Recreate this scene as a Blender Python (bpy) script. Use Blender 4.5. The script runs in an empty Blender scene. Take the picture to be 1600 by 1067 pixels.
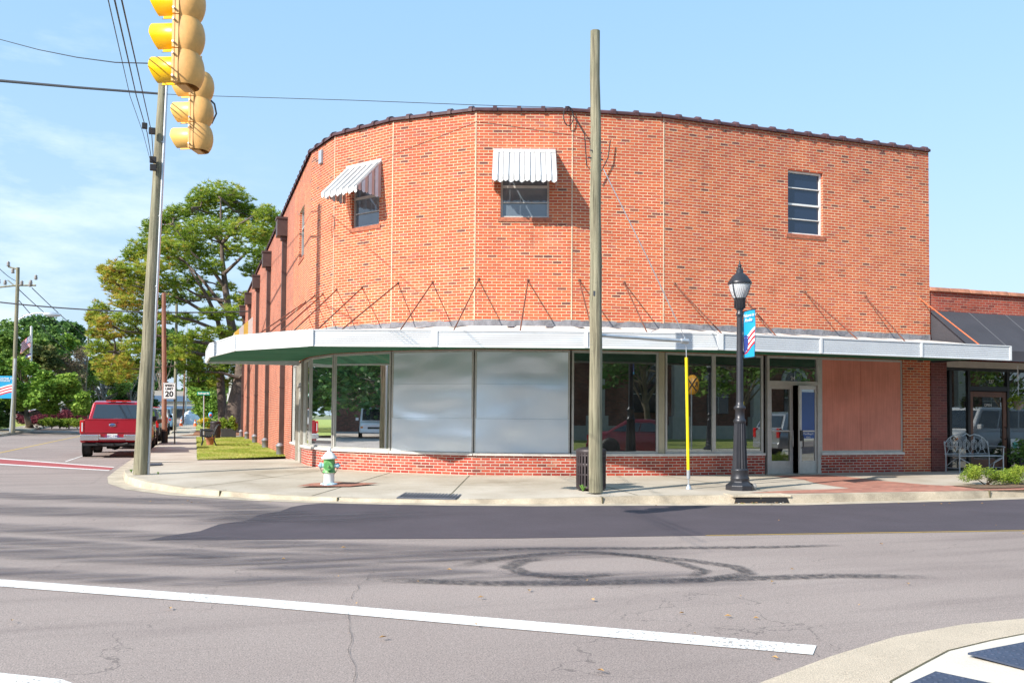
import bpy, math, random
import numpy as np
from mathutils import Vector, Matrix
random.seed(7); RNG=np.random.default_rng(7)
rad=math.radians
scene=bpy.context.scene
# ---------------------------------------------------------------- camera
EYE=Vector((-17.79,-18.47,1.53)); HEAD=19.2
F=1420.0; PITCH=rad(1.9); ROLL=rad(0.45); Y0=650-F*math.tan(PITCH)
CROT=Matrix.Rotation(-rad(HEAD),3,'Z')@Matrix.Rotation(math.pi/2+PITCH,3,'X')@Matrix.Rotation(ROLL,3,'Z')
cam=bpy.data.cameras.new('camera'); camo=bpy.data.objects.new('camera',cam)
scene.collection.objects.link(camo); scene.camera=camo
cam.sensor_width=36; cam.lens=F/1600*36; cam.shift_y=(Y0-533.5)/1600; cam.clip_end=5000; cam.clip_start=.05
camo.matrix_world=Matrix.Translation(EYE)@CROT.to_4x4()
# ---------------------------------------------------------------- sky, sun, exposure
SUN_EL=34.0; SUN_AZ=(.925,.376)
w=bpy.data.worlds.new('World'); scene.world=w; w.use_nodes=True
nt=w.node_tree; nt.nodes.clear(); N=nt.nodes.new; LK=nt.links.new
wo=N('ShaderNodeOutputWorld'); bg=N('ShaderNodeBackground'); sky=N('ShaderNodeTexSky')
sky.sky_type='NISHITA'; sky.sun_disc=False; sky.sun_elevation=rad(SUN_EL)
sky.sun_rotation=math.atan2(-SUN_AZ[0],-SUN_AZ[1]); sky.air_density=1.0; sky.dust_density=1.2; sky.ozone_density=1.6
tc=N('ShaderNodeTexCoord'); mp=N('ShaderNodeMapping'); mp.inputs['Scale'].default_value=(1,1,3.2)
n1=N('ShaderNodeTexNoise'); n1.inputs['Scale'].default_value=2.6; n1.inputs['Detail'].default_value=8; n1.inputs['Roughness'].default_value=.62
cr=N('ShaderNodeValToRGB'); cr.color_ramp.elements[0].position=.47; cr.color_ramp.elements[1].position=.66
LK(tc.outputs['Generated'],mp.inputs[0]); LK(mp.outputs[0],n1.inputs[0]); LK(n1.outputs[0],cr.inputs[0])
# clouds lie mostly to the north-west quarter and fade upwards
dt=N('ShaderNodeVectorMath'); dt.operation='DOT_PRODUCT'; dt.inputs[1].default_value=(-.36,.93,0)
mr=N('ShaderNodeMapRange'); mr.inputs[1].default_value=.86; mr.inputs[2].default_value=1.0
LK(tc.outputs['Generated'],dt.inputs[0]); LK(dt.outputs['Value'],mr.inputs[0])
m1=N('ShaderNodeMath'); m1.operation='MULTIPLY'; LK(cr.outputs[0],m1.inputs[0]); LK(mr.outputs[0],m1.inputs[1])
m2=N('ShaderNodeMath'); m2.operation='MULTIPLY'; m2.inputs[1].default_value=.7; LK(m1.outputs[0],m2.inputs[0])
mx=N('ShaderNodeMix'); mx.data_type='RGBA'; LK(m2.outputs[0],mx.inputs[0])
SKY_GAIN=1.0
tint=N('ShaderNodeMix'); tint.data_type='RGBA'; tint.blend_type='MULTIPLY'; tint.inputs[0].default_value=1
LK(sky.outputs[0],tint.inputs[6]); tint.inputs[7].default_value=(.90,.83,.93,1)
lift=N('ShaderNodeMix'); lift.data_type='RGBA'; lift.inputs[0].default_value=.55; LK(tint.outputs[2],lift.inputs[6]); lift.inputs[7].default_value=(1.55,3.1,4.3,1)
sxyz=N('ShaderNodeSeparateXYZ'); LK(tc.outputs['Generated'],sxyz.inputs[0])
hz1=N('ShaderNodeMath'); hz1.operation='SUBTRACT'; hz1.inputs[0].default_value=1; LK(sxyz.outputs[2],hz1.inputs[1])
hz2=N('ShaderNodeMath'); hz2.operation='POWER'; hz2.inputs[1].default_value=3.6; hz2.use_clamp=True; LK(hz1.outputs[0],hz2.inputs[0])
hz3=N('ShaderNodeMath'); hz3.operation='MULTIPLY'; hz3.inputs[1].default_value=.75; LK(hz2.outputs[0],hz3.inputs[0])
hzm=N('ShaderNodeMix'); hzm.data_type='RGBA'; LK(hz3.outputs[0],hzm.inputs[0]); LK(lift.outputs[2],hzm.inputs[6]); hzm.inputs[7].default_value=(2.35,2.8,3.35,1)
LK(hzm.outputs[2],mx.inputs[6]); mx.inputs[7].default_value=(5.4,5.6,5.8,1)
LK(mx.outputs[2],bg.inputs[0]); bg.inputs[1].default_value=.15
LK(bg.outputs[0],wo.inputs[0])
sd=bpy.data.lights.new('sun','SUN'); sd.energy=4.1; sd.angle=rad(.5); sd.color=(1,.93,.83)
so=bpy.data.objects.new('sun',sd); scene.collection.objects.link(so)
ce=math.cos(rad(SUN_EL)); so.rotation_euler=Vector((SUN_AZ[0]*ce,SUN_AZ[1]*ce,-math.sin(rad(SUN_EL)))).to_track_quat('-Z','Y').to_euler()
so.location=(-60,-40,50)
scene.view_settings.view_transform='Standard'; scene.view_settings.look='None'
scene.view_settings.gamma=1; scene.view_settings.exposure=.90
scene.cycles.max_bounces=8; scene.cycles.transparent_max_bounces=16
# ---------------------------------------------------------------- pixel rays -> points of the place
def ray(px,py): return CROT@Vector(((px-800)/F,-(py-Y0)/F,-1))
def G(px,py,z=0):
    d=ray(px,py); return EYE+d*((z-EYE.z)/d.z)
FW=Vector((math.sin(rad(HEAD)),math.cos(rad(HEAD)),0))
def AT(px,py,Y): d=ray(px,py); return EYE+d*(Y/d.dot(FW))
def PL(px,py,a,b):            # vertical plane through a,b -> (s,z)
    d=ray(px,py); ax,ay=a; ex,ey=b[0]-ax,b[1]-ay; L=math.hypot(ex,ey); ex/=L; ey/=L
    nx,ny=-ey,ex
    t=((ax-EYE.x)*nx+(ay-EYE.y)*ny)/(d.x*nx+d.y*ny); P=EYE+d*t
    return (P.x-ax)*ex+(P.y-ay)*ey, P.z
# ---------------------------------------------------------------- materials
MATS={}
def pm(name,col,rough=.7,metal=0,var=.12,vs=3.0,bump=0,bs=60,spec=.5,coat=0,emit=None,sp2=0,s2=40):
    if name in MATS: return MATS[name]
    m=bpy.data.materials.new(name); m.use_nodes=True; t=m.node_tree; b=t.nodes['Principled BSDF']
    b.inputs['Base Color'].default_value=(*col,1); b.inputs['Roughness'].default_value=rough; b.inputs['Metallic'].default_value=metal
    b.inputs['Specular IOR Level'].default_value=spec
    if coat: b.inputs['Coat Weight'].default_value=coat; b.inputs['Coat Roughness'].default_value=.04
    if emit: b.inputs['Emission Color'].default_value=(*emit[0],1); b.inputs['Emission Strength'].default_value=emit[1]
    tc=t.nodes.new('ShaderNodeTexCoord')
    if var or sp2:
        n=t.nodes.new('ShaderNodeTexNoise'); n.inputs['Scale'].default_value=vs; n.inputs['Detail'].default_value=6; n.inputs['Roughness'].default_value=.6
        t.links.new(tc.outputs['Object'],n.inputs[0])
        r=t.nodes.new('ShaderNodeMapRange'); r.inputs[1].default_value=.3; r.inputs[2].default_value=.7; r.inputs[3].default_value=1-var; r.inputs[4].default_value=1+var
        t.links.new(n.outputs[0],r.inputs[0]); out=r.outputs[0]
        if sp2:
            n2=t.nodes.new('ShaderNodeTexNoise'); n2.inputs['Scale'].default_value=s2; n2.inputs['Detail'].default_value=3
            t.links.new(tc.outputs['Object'],n2.inputs[0])
            r2=t.nodes.new('ShaderNodeMapRange'); r2.inputs[1].default_value=.3; r2.inputs[2].default_value=.7; r2.inputs[3].default_value=1-sp2; r2.inputs[4].default_value=1+sp2
            t.links.new(n2.outputs[0],r2.inputs[0]); q=t.nodes.new('ShaderNodeMath'); q.operation='MULTIPLY'
            t.links.new(out,q.inputs[0]); t.links.new(r2.outputs[0],q.inputs[1]); out=q.outputs[0]
        v=t.nodes.new('ShaderNodeVectorMath'); v.operation='SCALE'; v.inputs[0].default_value=col
        t.links.new(out,v.inputs['Scale']); t.links.new(v.outputs[0],b.inputs['Base Color'])
    if bump:
        n=t.nodes.new('ShaderNodeTexNoise'); n.inputs['Scale'].default_value=bs; n.inputs['Detail'].default_value=4
        t.links.new(tc.outputs['Object'],n.inputs[0]); bp=t.nodes.new('ShaderNodeBump'); bp.inputs['Strength'].default_value=bump; bp.inputs['Distance'].default_value=.02
        t.links.new(n.outputs[0],bp.inputs['Height']); t.links.new(bp.outputs[0],b.inputs['Normal'])
    MATS[name]=m; return m
class NT:      # little node helper
    def __init__(s,name):
        s.m=bpy.data.materials.new(name); s.m.use_nodes=True; s.t=s.m.node_tree; s.b=s.t.nodes['Principled BSDF']; s.o=s.t.nodes['Material Output']; MATS[name]=s.m
        s.tc=s.t.nodes.new('ShaderNodeTexCoord')
    def n(s,k,**kw):
        x=s.t.nodes.new(k)
        for a,v in kw.items(): setattr(x,a,v)
        return x
    def l(s,a,b): s.t.links.new(a,b)
    def noise(s,vec,scale,detail=5,rough=.6):
        x=s.n('ShaderNodeTexNoise'); x.inputs['Scale'].default_value=scale; x.inputs['Detail'].default_value=detail; x.inputs['Roughness'].default_value=rough; s.l(vec,x.inputs[0]); return x.outputs[0]
    def ramp(s,fac,stops,const=False):
        x=s.n('ShaderNodeValToRGB'); e=x.color_ramp.elements
        if const: x.color_ramp.interpolation='CONSTANT'
        while len(e)<len(stops): e.new(.5)
        for i,(p,c) in enumerate(stops):
            e[i].position=p; e[i].color=(*c,1) if len(c)==3 else c
        s.l(fac,x.inputs[0]); return x.outputs[0]
    def mix(s,f,a,b,mode='MIX'):
        x=s.n('ShaderNodeMix',data_type='RGBA',blend_type=mode)
        for i,v in ((0,f),(6,a),(7,b)):
            if hasattr(v,'default_value') or hasattr(v,'is_linked'): s.l(v,x.inputs[i])
            else: x.inputs[i].default_value=v if i==0 else (*v,1)
        return x.outputs[2]
    def math(s,op,a,b=0,clamp=False):
        x=s.n('ShaderNodeMath',operation=op,use_clamp=clamp)
        for i,v in ((0,a),(1,b)):
            if hasattr(v,'is_linked'): s.l(v,x.inputs[i])
            else: x.inputs[i].default_value=v
        return x.outputs[0]
    def bump(s,h,st,dist=.01):
        x=s.n('ShaderNodeBump'); x.inputs['Strength'].default_value=st; x.inputs['Distance'].default_value=dist; s.l(h,x.inputs['Height']); s.l(x.outputs[0],s.b.inputs['Normal'])
def brick_mat(name,stops,mortar,row=.0662,wid=.210,ms=.0065,weather=.25,spec=.3,bias=0,mort_var=.15,rough=.85):
    k=NT(name); uv=k.tc.outputs['UV']
    b=k.n('ShaderNodeTexBrick'); b.inputs['Scale'].default_value=1; b.inputs['Brick Width'].default_value=wid; b.inputs['Row Height'].default_value=row
    b.inputs['Mortar Size'].default_value=ms; b.inputs['Mortar Smooth'].default_value=.25; b.inputs['Color1'].default_value=(0,0,0,1); b.inputs['Color2'].default_value=(1,1,1,1); b.inputs['Mortar'].default_value=(.5,.5,.5,1)
    b.inputs['Bias'].default_value=bias
    # slight wobble of the joints
    nz=k.n('ShaderNodeTexNoise'); nz.inputs['Scale'].default_value=9; k.l(uv,nz.inputs[0])
    vm=k.n('ShaderNodeVectorMath',operation='SUBTRACT'); k.l(nz.outputs['Color'],vm.inputs[0]); vm.inputs[1].default_value=(.5,.5,.5)
    vs=k.n('ShaderNodeVectorMath',operation='SCALE'); vs.inputs['Scale'].default_value=.006; k.l(vm.outputs[0],vs.inputs[0])
    va=k.n('ShaderNodeVectorMath',operation='ADD'); k.l(uv,va.inputs[0]); k.l(vs.outputs[0],va.inputs[1]); k.l(va.outputs[0],b.inputs[0])
    col=k.ramp(b.outputs['Color'],stops)
    fine=k.noise(uv,55,3); fr=k.ramp(fine,[(.3,(.82,.82,.82)),(.7,(1.12,1.12,1.12))]); col=k.mix(1.0,col,fr,'MULTIPLY')
    mv=k.ramp(k.noise(uv,2.2,5),[(.3,tuple(c*(1-mort_var) for c in mortar)),(.7,tuple(min(1,c*(1+mort_var)) for c in mortar))])
    col=k.mix(b.outputs['Fac'],col,mv)
    big=k.noise(uv,.55,7,.65); wr=k.ramp(big,[(.35,(1-weather,)*3),(.62,(1.06,1.06,1.06))]); col=k.mix(1.0,col,wr,'MULTIPLY')
    mp=k.n('ShaderNodeMapping'); mp.inputs['Scale'].default_value=(2.2,.16,1); k.l(uv,mp.inputs[0])
    st=k.ramp(k.noise(mp.outputs[0],1.6,6,.7),[(.28,(.76,.73,.72)),(.42,(1,1,1))]); col=k.mix(.8,col,st,'MULTIPLY')
    # soot and run-off under the coping (z near the roof edge), a few bleached patches
    sx=k.n('ShaderNodeSeparateXYZ'); k.l(uv,sx.inputs[0]); mr=k.n('ShaderNodeMapRange'); mr.inputs[1].default_value=6.9; mr.inputs[2].default_value=8.4; k.l(sx.outputs[1],mr.inputs[0])
    mp2=k.n('ShaderNodeMapping'); mp2.inputs['Scale'].default_value=(1.6,.35,1); k.l(uv,mp2.inputs[0]); s2=k.ramp(k.noise(mp2.outputs[0],1.7,7,.7),[(.40,(0,0,0)),(.62,(1,1,1))])
    col=k.mix(k.math('MULTIPLY',k.math('MULTIPLY',mr.outputs[0],s2),.32),col,(.17,.075,.075))
    bl=k.ramp(k.noise(uv,.8,6,.7),[(.60,(0,0,0)),(.74,(1,1,1))]); col=k.mix(k.math('MULTIPLY',bl,.22),col,(.62,.36,.26))
    k.l(col,k.b.inputs['Base Color']); k.b.inputs['Roughness'].default_value=rough; k.b.inputs['Specular IOR Level'].default_value=spec
    inv=k.math('SUBTRACT',1,b.outputs['Fac']); h=k.math('ADD',inv,k.math('MULTIPLY',fine,.35)); k.bump(h,.55,.008)
    return k.m
# ---------------------------------------------------------------- mesh builder
COL=scene.collection
class MB:
    def __init__(s): s.v=[];s.f=[];s.mi=[];s.uv=[];s.sm=[];s.m=0
    def face(s,pts,uv=None,sm=False):
        i=len(s.v); s.v+=[tuple(p) for p in pts]; s.f.append(tuple(range(i,i+len(pts)))); s.mi.append(s.m); s.sm.append(sm)
        s.uv.append(uv if uv else [(0,0)]*len(pts))
    def idx(s,vs,fs,sm=False,uvs=None):
        i=len(s.v); s.v+=[tuple(p) for p in vs]
        for k,f in enumerate(fs):
            s.f.append(tuple(i+j for j in f)); s.mi.append(s.m); s.sm.append(sm); s.uv.append(uvs[k] if uvs else [(0,0)]*len(f))
    def box(s,x0,x1,y0,y1,z0,z1):
        if x0>x1:x0,x1=x1,x0
        if y0>y1:y0,y1=y1,y0
        if z0>z1:z0,z1=z1,z0
        X,Y,Z=x1-x0,y1-y0,z1-z0
        v=[(x0,y0,z0),(x1,y0,z0),(x1,y1,z0),(x0,y1,z0),(x0,y0,z1),(x1,y0,z1),(x1,y1,z1),(x0,y1,z1)]
        f=[(0,3,2,1),(4,5,6,7),(0,1,5,4),(1,2,6,5),(2,3,7,6),(3,0,4,7)]
        def q(a,b,c,d): return [(a,c),(b,c),(b,d),(a,d)]
        uv=[[(x0,y0),(x0,y1),(x1,y1),(x1,y0)],q(x0,x1,y0,y1),q(x0,x1,z0,z1),q(y0,y1,z0,z1),q(-x1,-x0,z0,z1),q(-y1,-y0,z0,z1)]
        s.idx(v,f,False,uv)
    def hexa(s,v,sm=False):   # 8 points, bottom 4 then top 4
        s.idx(v,[(0,3,2,1),(4,5,6,7),(0,1,5,4),(1,2,6,5),(2,3,7,6),(3,0,4,7)],sm)
    def obox(s,c,ex,hx,hy,z0,z1):   # box on direction ex (2D unit), half sizes
        px,py=-ex[1],ex[0]; P=[]
        for z in (z0,z1):
            for a,b in ((-1,-1),(1,-1),(1,1),(-1,1)): P.append((c[0]+ex[0]*hx*a+px*hy*b,c[1]+ex[1]*hx*a+py*hy*b,z))
        L=2*hx; s.idx(P,[(0,3,2,1),(4,5,6,7),(0,1,5,4),(1,2,6,5),(2,3,7,6),(3,0,4,7)],False,[[(0,0),(0,1),(1,1),(1,0)],[(0,0),(1,0),(1,1),(0,1)],[(0,z0),(L,z0),(L,z1),(0,z1)],[(0,z0),(2*hy,z0),(2*hy,z1),(0,z1)],[(0,z0),(L,z0),(L,z1),(0,z1)],[(0,z0),(2*hy,z0),(2*hy,z1),(0,z1)]])
    def tube(s,pts,r,n=8,cap=True,sm=True):
        pts=[Vector(p) for p in pts]; R=r if isinstance(r,(list,tuple)) else [r]*len(pts)
        vs=[];up=None
        for i,p in enumerate(pts):
            d=(pts[min(i+1,len(pts)-1)]-pts[max(i-1,0)])
            if d.length<1e-9: d=Vector((0,0,1))
            d.normalize()
            if up is None:
                up=Vector((0,0,1)) if abs(d.z)<.9 else Vector((1,0,0))
            x=d.cross(up)
            if x.length<1e-6: x=d.orthogonal()
            x.normalize(); y=x.cross(d).normalized(); up=y
            for k in range(n):
                a=2*math.pi*k/n; vs.append(p+x*(R[i]*math.cos(a))+y*(R[i]*math.sin(a)))
        fs=[]
        for i in range(len(pts)-1):
            for k in range(n): fs.append((i*n+k,i*n+(k+1)%n,(i+1)*n+(k+1)%n,(i+1)*n+k))
        s.idx(vs,fs,sm)
        if cap:
            s.idx(vs[:n],[tuple(range(n))]); s.idx(vs[-n:],[tuple(reversed(range(n)))])
    def lathe(s,c,prof,n=20,axis='Z',sm=True,sx=1,sy=1,rot=0):   # prof: (r,h)
        vs=[]
        for r,h in prof:
            for k in range(n):
                a=2*math.pi*k/n+rot; p=(r*math.cos(a)*sx,r*math.sin(a)*sy,h)
                if axis=='X': p=(p[2],p[0],p[1])
                if axis=='Y': p=(p[1],p[2],p[0])
                vs.append((c[0]+p[0],c[1]+p[1],c[2]+p[2]))
        fs=[(i*n+k,i*n+(k+1)%n,(i+1)*n+(k+1)%n,(i+1)*n+k) for i in range(len(prof)-1) for k in range(n)]
        s.idx(vs,fs,sm)
        if prof[0][0]>1e-4: s.idx(vs[:n],[tuple(reversed(range(n)))])
        if prof[-1][0]>1e-4: s.idx(vs[-n:],[tuple(range(n))])
    def prism(s,poly,z0,z1,top=True):
        n=len(poly); lo=[(p[0],p[1],z0) for p in poly]; hi=[(p[0],p[1],z1) for p in poly]
        L=0
        for i in range(n):
            j=(i+1)%n; d=math.hypot(poly[j][0]-poly[i][0],poly[j][1]-poly[i][1])
            s.face([lo[i],lo[j],hi[j],hi[i]],[(L,z0),(L+d,z0),(L+d,z1),(L,z1)]); L+=d
        if top:
            s.face(hi,[(p[0],p[1]) for p in hi]); s.face(lo[::-1])
    def sheet(s,poly,z): s.face([(p[0],p[1],z) for p in poly],[(p[0],p[1]) for p in poly])
    def extr(s,poly,y0,y1,taper=0,axis='Y',sm=False):   # side polygon (x,z) extruded along y
        n=len(poly); A=[(p[0],y0,p[1]) for p in poly]; B=[(p[0],y1,p[1]) for p in poly]
        s.idx(A+B,[tuple(range(n-1,-1,-1)),tuple(range(n,2*n))]+[(i,(i+1)%n,n+(i+1)%n,n+i) for i in range(n)],sm)
    def build(s,name,mats,parent=None,bevel=0,seg=2,loc=None):
        me=bpy.data.meshes.new(name)
        off=Vector(parent.matrix_world.translation) if parent else Vector(loc or (0,0,0))
        if parent:
            off=Vector((0,0,0)); p=parent
            while p: off+=Vector(p.location); p=p.parent
        V=np.array(s.v,dtype=np.float64).reshape(-1,3)-np.array(off)
        me.from_pydata(V.tolist(),[],s.f)
        if not isinstance(mats,(list,tuple)): mats=[mats]
        for m in mats: me.materials.append(m)
        if len(mats)>1: me.polygons.foreach_set('material_index',s.mi)
        me.polygons.foreach_set('use_smooth',s.sm)
        ul=me.uv_layers.new(name='UVMap'); flat=[c for f in s.uv for p in f for c in p]; ul.data.foreach_set('uv',flat)
        me.update()
        o=bpy.data.objects.new(name,me); COL.objects.link(o); o.location=(0,0,0) if parent else off
        if parent: o.parent=parent
        if bevel:
            b=o.modifiers.new('bevel','BEVEL'); b.width=bevel; b.segments=seg; b.limit_method='ANGLE'; b.angle_limit=rad(35)
        return o
def tag(o,label=None,cat=None,group=None,kind=None):
    if label: o['label']=label
    if cat: o['category']=cat
    if group: o['group']=group
    if kind: o['kind']=kind
    return o
def thing(name,label,cat,loc=(0,0,0),group=None,rz=0):
    o=bpy.data.objects.new(name,None); COL.objects.link(o); o.location=loc; o.rotation_euler=(0,0,rz); o.empty_display_size=.3
    tag(o,label,cat,group); return o
def copy_tree(o,parent=None):
    c=o.copy(); COL.objects.link(c)
    if parent: c.parent=parent
    for ch in [x for x in o.children]: copy_tree(ch,c)
    return c
def struct(mb,name,mat,**k):
    o=mb.build(name,mat,**k); o['kind']='structure'; return o
def text(name,body,size,mat,parent,loc,rot,extr=.002,bold=0,align='CENTER',sx=1):
    cu=bpy.data.curves.new('t','FONT'); cu.body=body; cu.size=size; cu.align_x=align; cu.align_y='CENTER'; cu.extrude=extr; cu.offset=bold
    cu.resolution_u=3
    t=bpy.data.objects.new('t',cu); COL.objects.link(t); dg=bpy.context.evaluated_depsgraph_get()
    me=bpy.data.meshes.new_from_object(t.evaluated_get(dg)); COL.objects.unlink(t); bpy.data.objects.remove(t)
    me.materials.clear(); me.materials.append(mat); o=bpy.data.objects.new(name,me); COL.objects.link(o); o.parent=parent
    o.location=loc; o.rotation_euler=rot; o.scale=(sx,1,1); return o
# ================================================================ materials of the place
ORANGE=[(0.0,(.15,.05,.045)),(.025,(.24,.065,.045)),(.05,(.42,.080,.038)),(.3,(.51,.096,.042)),(.7,(.56,.132,.052)),(.9,(.48,.088,.045)),(1,(.41,.100,.070))]
M_BRICK=brick_mat('orange brick',ORANGE,(.60,.475,.315),weather=.08,ms=.0079)
M_KNEE=brick_mat('low wall brick',[(0,(.20,.05,.04)),(.2,(.40,.05,.035)),(.5,(.48,.085,.045)),(.8,(.36,.05,.035)),(1,(.50,.17,.11))],(.52,.46,.39),ms=.0085,weather=.22)
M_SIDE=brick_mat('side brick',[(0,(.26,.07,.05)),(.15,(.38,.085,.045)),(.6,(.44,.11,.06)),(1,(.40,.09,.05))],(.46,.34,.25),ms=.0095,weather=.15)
M_NBRICK=brick_mat('neighbour brick',[(0,(.22,.045,.035)),(.3,(.40,.07,.045)),(.8,(.46,.09,.05)),(1,(.3,.06,.04))],(.40,.28,.22),weather=.3,ms=.006)
M_PIER=brick_mat('painted dark brick',[(0,(.10,.03,.03)),(.5,(.17,.04,.035)),(1,(.13,.035,.03))],(.22,.11,.09),weather=.2,ms=.006,rough=.45)
M_COPE=pm('glazed coping tile',(.085,.04,.042),.38,var=.35,vs=4)
M_ALU=pm('dull aluminium',(.50,.49,.46),.45,.35,var=.10,vs=5,sp2=.06)
M_ALUD=pm('aged aluminium',(.36,.33,.28),.5,.3,var=.15,vs=5)
M_SILL=pm('painted sill',(.62,.59,.55),.5,.1,var=.14,vs=5)
M_TRIM=pm('white metal trim',(.66,.68,.69),.45,0,var=.06)
M_SHEET=pm('canopy roof sheet',(.70,.66,.60),.7,0,var=.25,vs=2.2)
M_TAR=pm('tar flashing',(.20,.20,.22),.9,0,var=.35,vs=5,bump=.8,bs=14)
M_RUST=pm('rusty rod',(.15,.055,.035),.75,.2,var=.4,vs=7)
M_RUSTO=pm('orange painted rod',(.50,.13,.05),.6,0,var=.25,vs=7)
M_PLY=NT('red painted plywood'); k=M_PLY
_m=k.n('ShaderNodeMapping'); _m.inputs['Scale'].default_value=(26,26,.8); k.l(k.tc.outputs['Object'],_m.inputs[0])
_g=k.noise(_m.outputs[0],1.2,4); _c=k.ramp(_g,[(.3,(.62,.21,.14)),(.7,(.74,.28,.20))]); _l=k.ramp(k.noise(k.tc.outputs['Object'],1.3,6),[(.3,(.82,.8,.8)),(.7,(1.08,1.08,1.08))])
k.l(k.mix(1.0,_c,_l,'MULTIPLY'),k.b.inputs['Base Color']); k.b.inputs['Roughness'].default_value=.7; k.bump(_g,.2,.003); M_PLY=k.m
def galv():
    k=NT('galvanised sheet'); o=k.tc.outputs['Object']
    c=k.ramp(k.noise(o,1.1,5),[(.3,(.76,.86,.94)),(.7,(.82,.90,.96))]); k.l(c,k.b.inputs['Base Color']); k.b.inputs['Metallic'].default_value=.55
    k.b.inputs['Roughness'].default_value=.28
    mp=k.n('ShaderNodeMapping'); mp.inputs['Scale'].default_value=(.9,.9,2.0); k.l(o,mp.inputs[0])
    h=k.noise(mp.outputs[0],.75,1,.3); k.bump(h,.6,.15); return k.m
M_GALV=galv()
def fascia_mat():
    k=NT('ribbed fascia metal'); o=k.tc.outputs['Object']; sp=k.n('ShaderNodeSeparateXYZ'); k.l(o,sp.inputs[0])
    z=k.math('MULTIPLY',sp.outputs[2],2*math.pi/.043); s=k.math('SINE',z)
    k.l(k.ramp(k.noise(o,1.5,5),[(.3,(.54,.57,.60)),(.7,(.64,.67,.69))]),k.b.inputs['Base Color']); k.b.inputs['Roughness'].default_value=.42; k.b.inputs['Metallic'].default_value=.15
    k.bump(s,.55,.005); return k.m
M_FASC=fascia_mat()
def soffit_mat():
    k=NT('green soffit'); o=k.tc.outputs['Object']
    mp=k.n('ShaderNodeMapping'); mp.inputs['Rotation'].default_value=(0,0,.35); mp.inputs['Scale'].default_value=(.35,3.2,1); k.l(o,mp.inputs[0])
    c=k.ramp(k.noise(mp.outputs[0],1.2,5,.7),[(.25,(.015,.07,.04)),(.42,(.03,.125,.072)),(.58,(.05,.18,.11)),(.74,(.17,.15,.10))]); k.l(c,k.b.inputs['Base Color']); k.b.inputs['Roughness'].default_value=.85; k.b.inputs['Specular IOR Level'].default_value=.1
    w_=k.n('ShaderNodeTexWave'); w_.inputs['Scale'].default_value=2.2; k.l(mp.outputs[0],w_.inputs[0]); k.bump(w_.outputs['Fac'],.5,.02); return k.m
M_SOFF=soffit_mat()
def glass_mat(name,tr=(.22,.26,.26),f0=.10,dirt=.03,rough=0.0):
    m=bpy.data.materials.new(name); m.use_nodes=True; t=m.node_tree; t.nodes.clear(); n=t.nodes.new
    o=n('ShaderNodeOutputMaterial'); a=n('ShaderNodeBsdfTransparent'); a.inputs[0].default_value=(*tr,1); g=n('ShaderNodeBsdfGlossy'); g.inputs['Roughness'].default_value=rough; g.inputs[0].default_value=(.95,1,1,1)
    fr=n('ShaderNodeFresnel'); fr.inputs[0].default_value=1.5; mr=n('ShaderNodeMapRange'); mr.inputs[1].default_value=.04; mr.inputs[2].default_value=1; mr.inputs[3].default_value=f0; mr.inputs[4].default_value=1
    t.links.new(fr.outputs[0],mr.inputs[0]); x=n('ShaderNodeMixShader'); t.links.new(mr.outputs[0],x.inputs[0]); t.links.new(a.outputs[0],x.inputs[1]); t.links.new(g.outputs[0],x.inputs[2])
    d=n('ShaderNodeBsdfDiffuse'); d.inputs[0].default_value=(.6,.6,.56,1); x2=n('ShaderNodeMixShader'); tc=n('ShaderNodeTexCoord'); nz=n('ShaderNodeTexNoise'); nz.inputs['Scale'].default_value=2.5; nz.inputs['Detail'].default_value=7
    t.links.new(tc.outputs['Object'],nz.inputs[0]); q=n('ShaderNodeMapRange'); q.inputs[1].default_value=.35; q.inputs[2].default_value=.8; q.inputs[3].default_value=dirt*.3; q.inputs[4].default_value=dirt*2.2
    t.links.new(nz.outputs[0],q.inputs[0]); t.links.new(q.outputs[0],x2.inputs[0]); t.links.new(x.outputs[0],x2.inputs[1]); t.links.new(d.outputs[0],x2.inputs[2]); t.links.new(x2.outputs[0],o.inputs[0]); MATS[name]=m; return m
M_GLASS=glass_mat('store glass',f0=.21); M_NGLASS=glass_mat('shop glass',(.45,.5,.5),.16,.02)
M_PANE=pm('curtained window glass',(.10,.13,.16),.06,0,var=.1,spec=1.0,coat=.6)
M_PANED=pm('dark window glass',(.012,.022,.05),.05,0,var=0,spec=.9)
M_DARK=pm('dark void',(.01,.01,.012),.8,var=0)
M_BROWN=pm('brown downspout metal',(.085,.055,.05),.45,.2,var=.2)
M_IRON=pm('grey cast iron boot',(.22,.22,.24),.6,.4,var=.25)
M_AWN=pm('white awning metal',(.58,.585,.58),.42,0,var=.08,vs=2)
M_AWNP=pm('faded pink awning stripe',(.50,.36,.33),.5,0,var=.1); M_AWNB=pm('pale blue awning stripe',(.50,.57,.66),.5,0,var=.1)
M_BLACKC=pm('black awning canvas',(.045,.045,.055),.8,0,var=.12,vs=2,bump=.15,bs=300)
M_WOOD=pm('brown door wood',(.11,.045,.025),.5,0,var=.3,vs=6)
M_BLACK=pm('black painted metal',(.012,.013,.016),.38,.2,var=.15)
M_PLASTER=pm('interior plaster',(.20,.17,.13),.9,var=.1); M_INFLOOR=pm('interior floor',(.12,.10,.08),.6,var=.2)
M_INRED=pm('interior maroon wall',(.10,.035,.03),.8,var=.1)
M_COLUMN=pm('cream column paint',(.42,.38,.27),.6,var=.08)
M_TUBE=pm('fluorescent tube',(.8,.85,.85),.4,var=0,emit=((.85,1,.95),7))
M_CONC=NT('sidewalk concrete'); k=M_CONC; o_=k.tc.outputs['Object']
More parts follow.
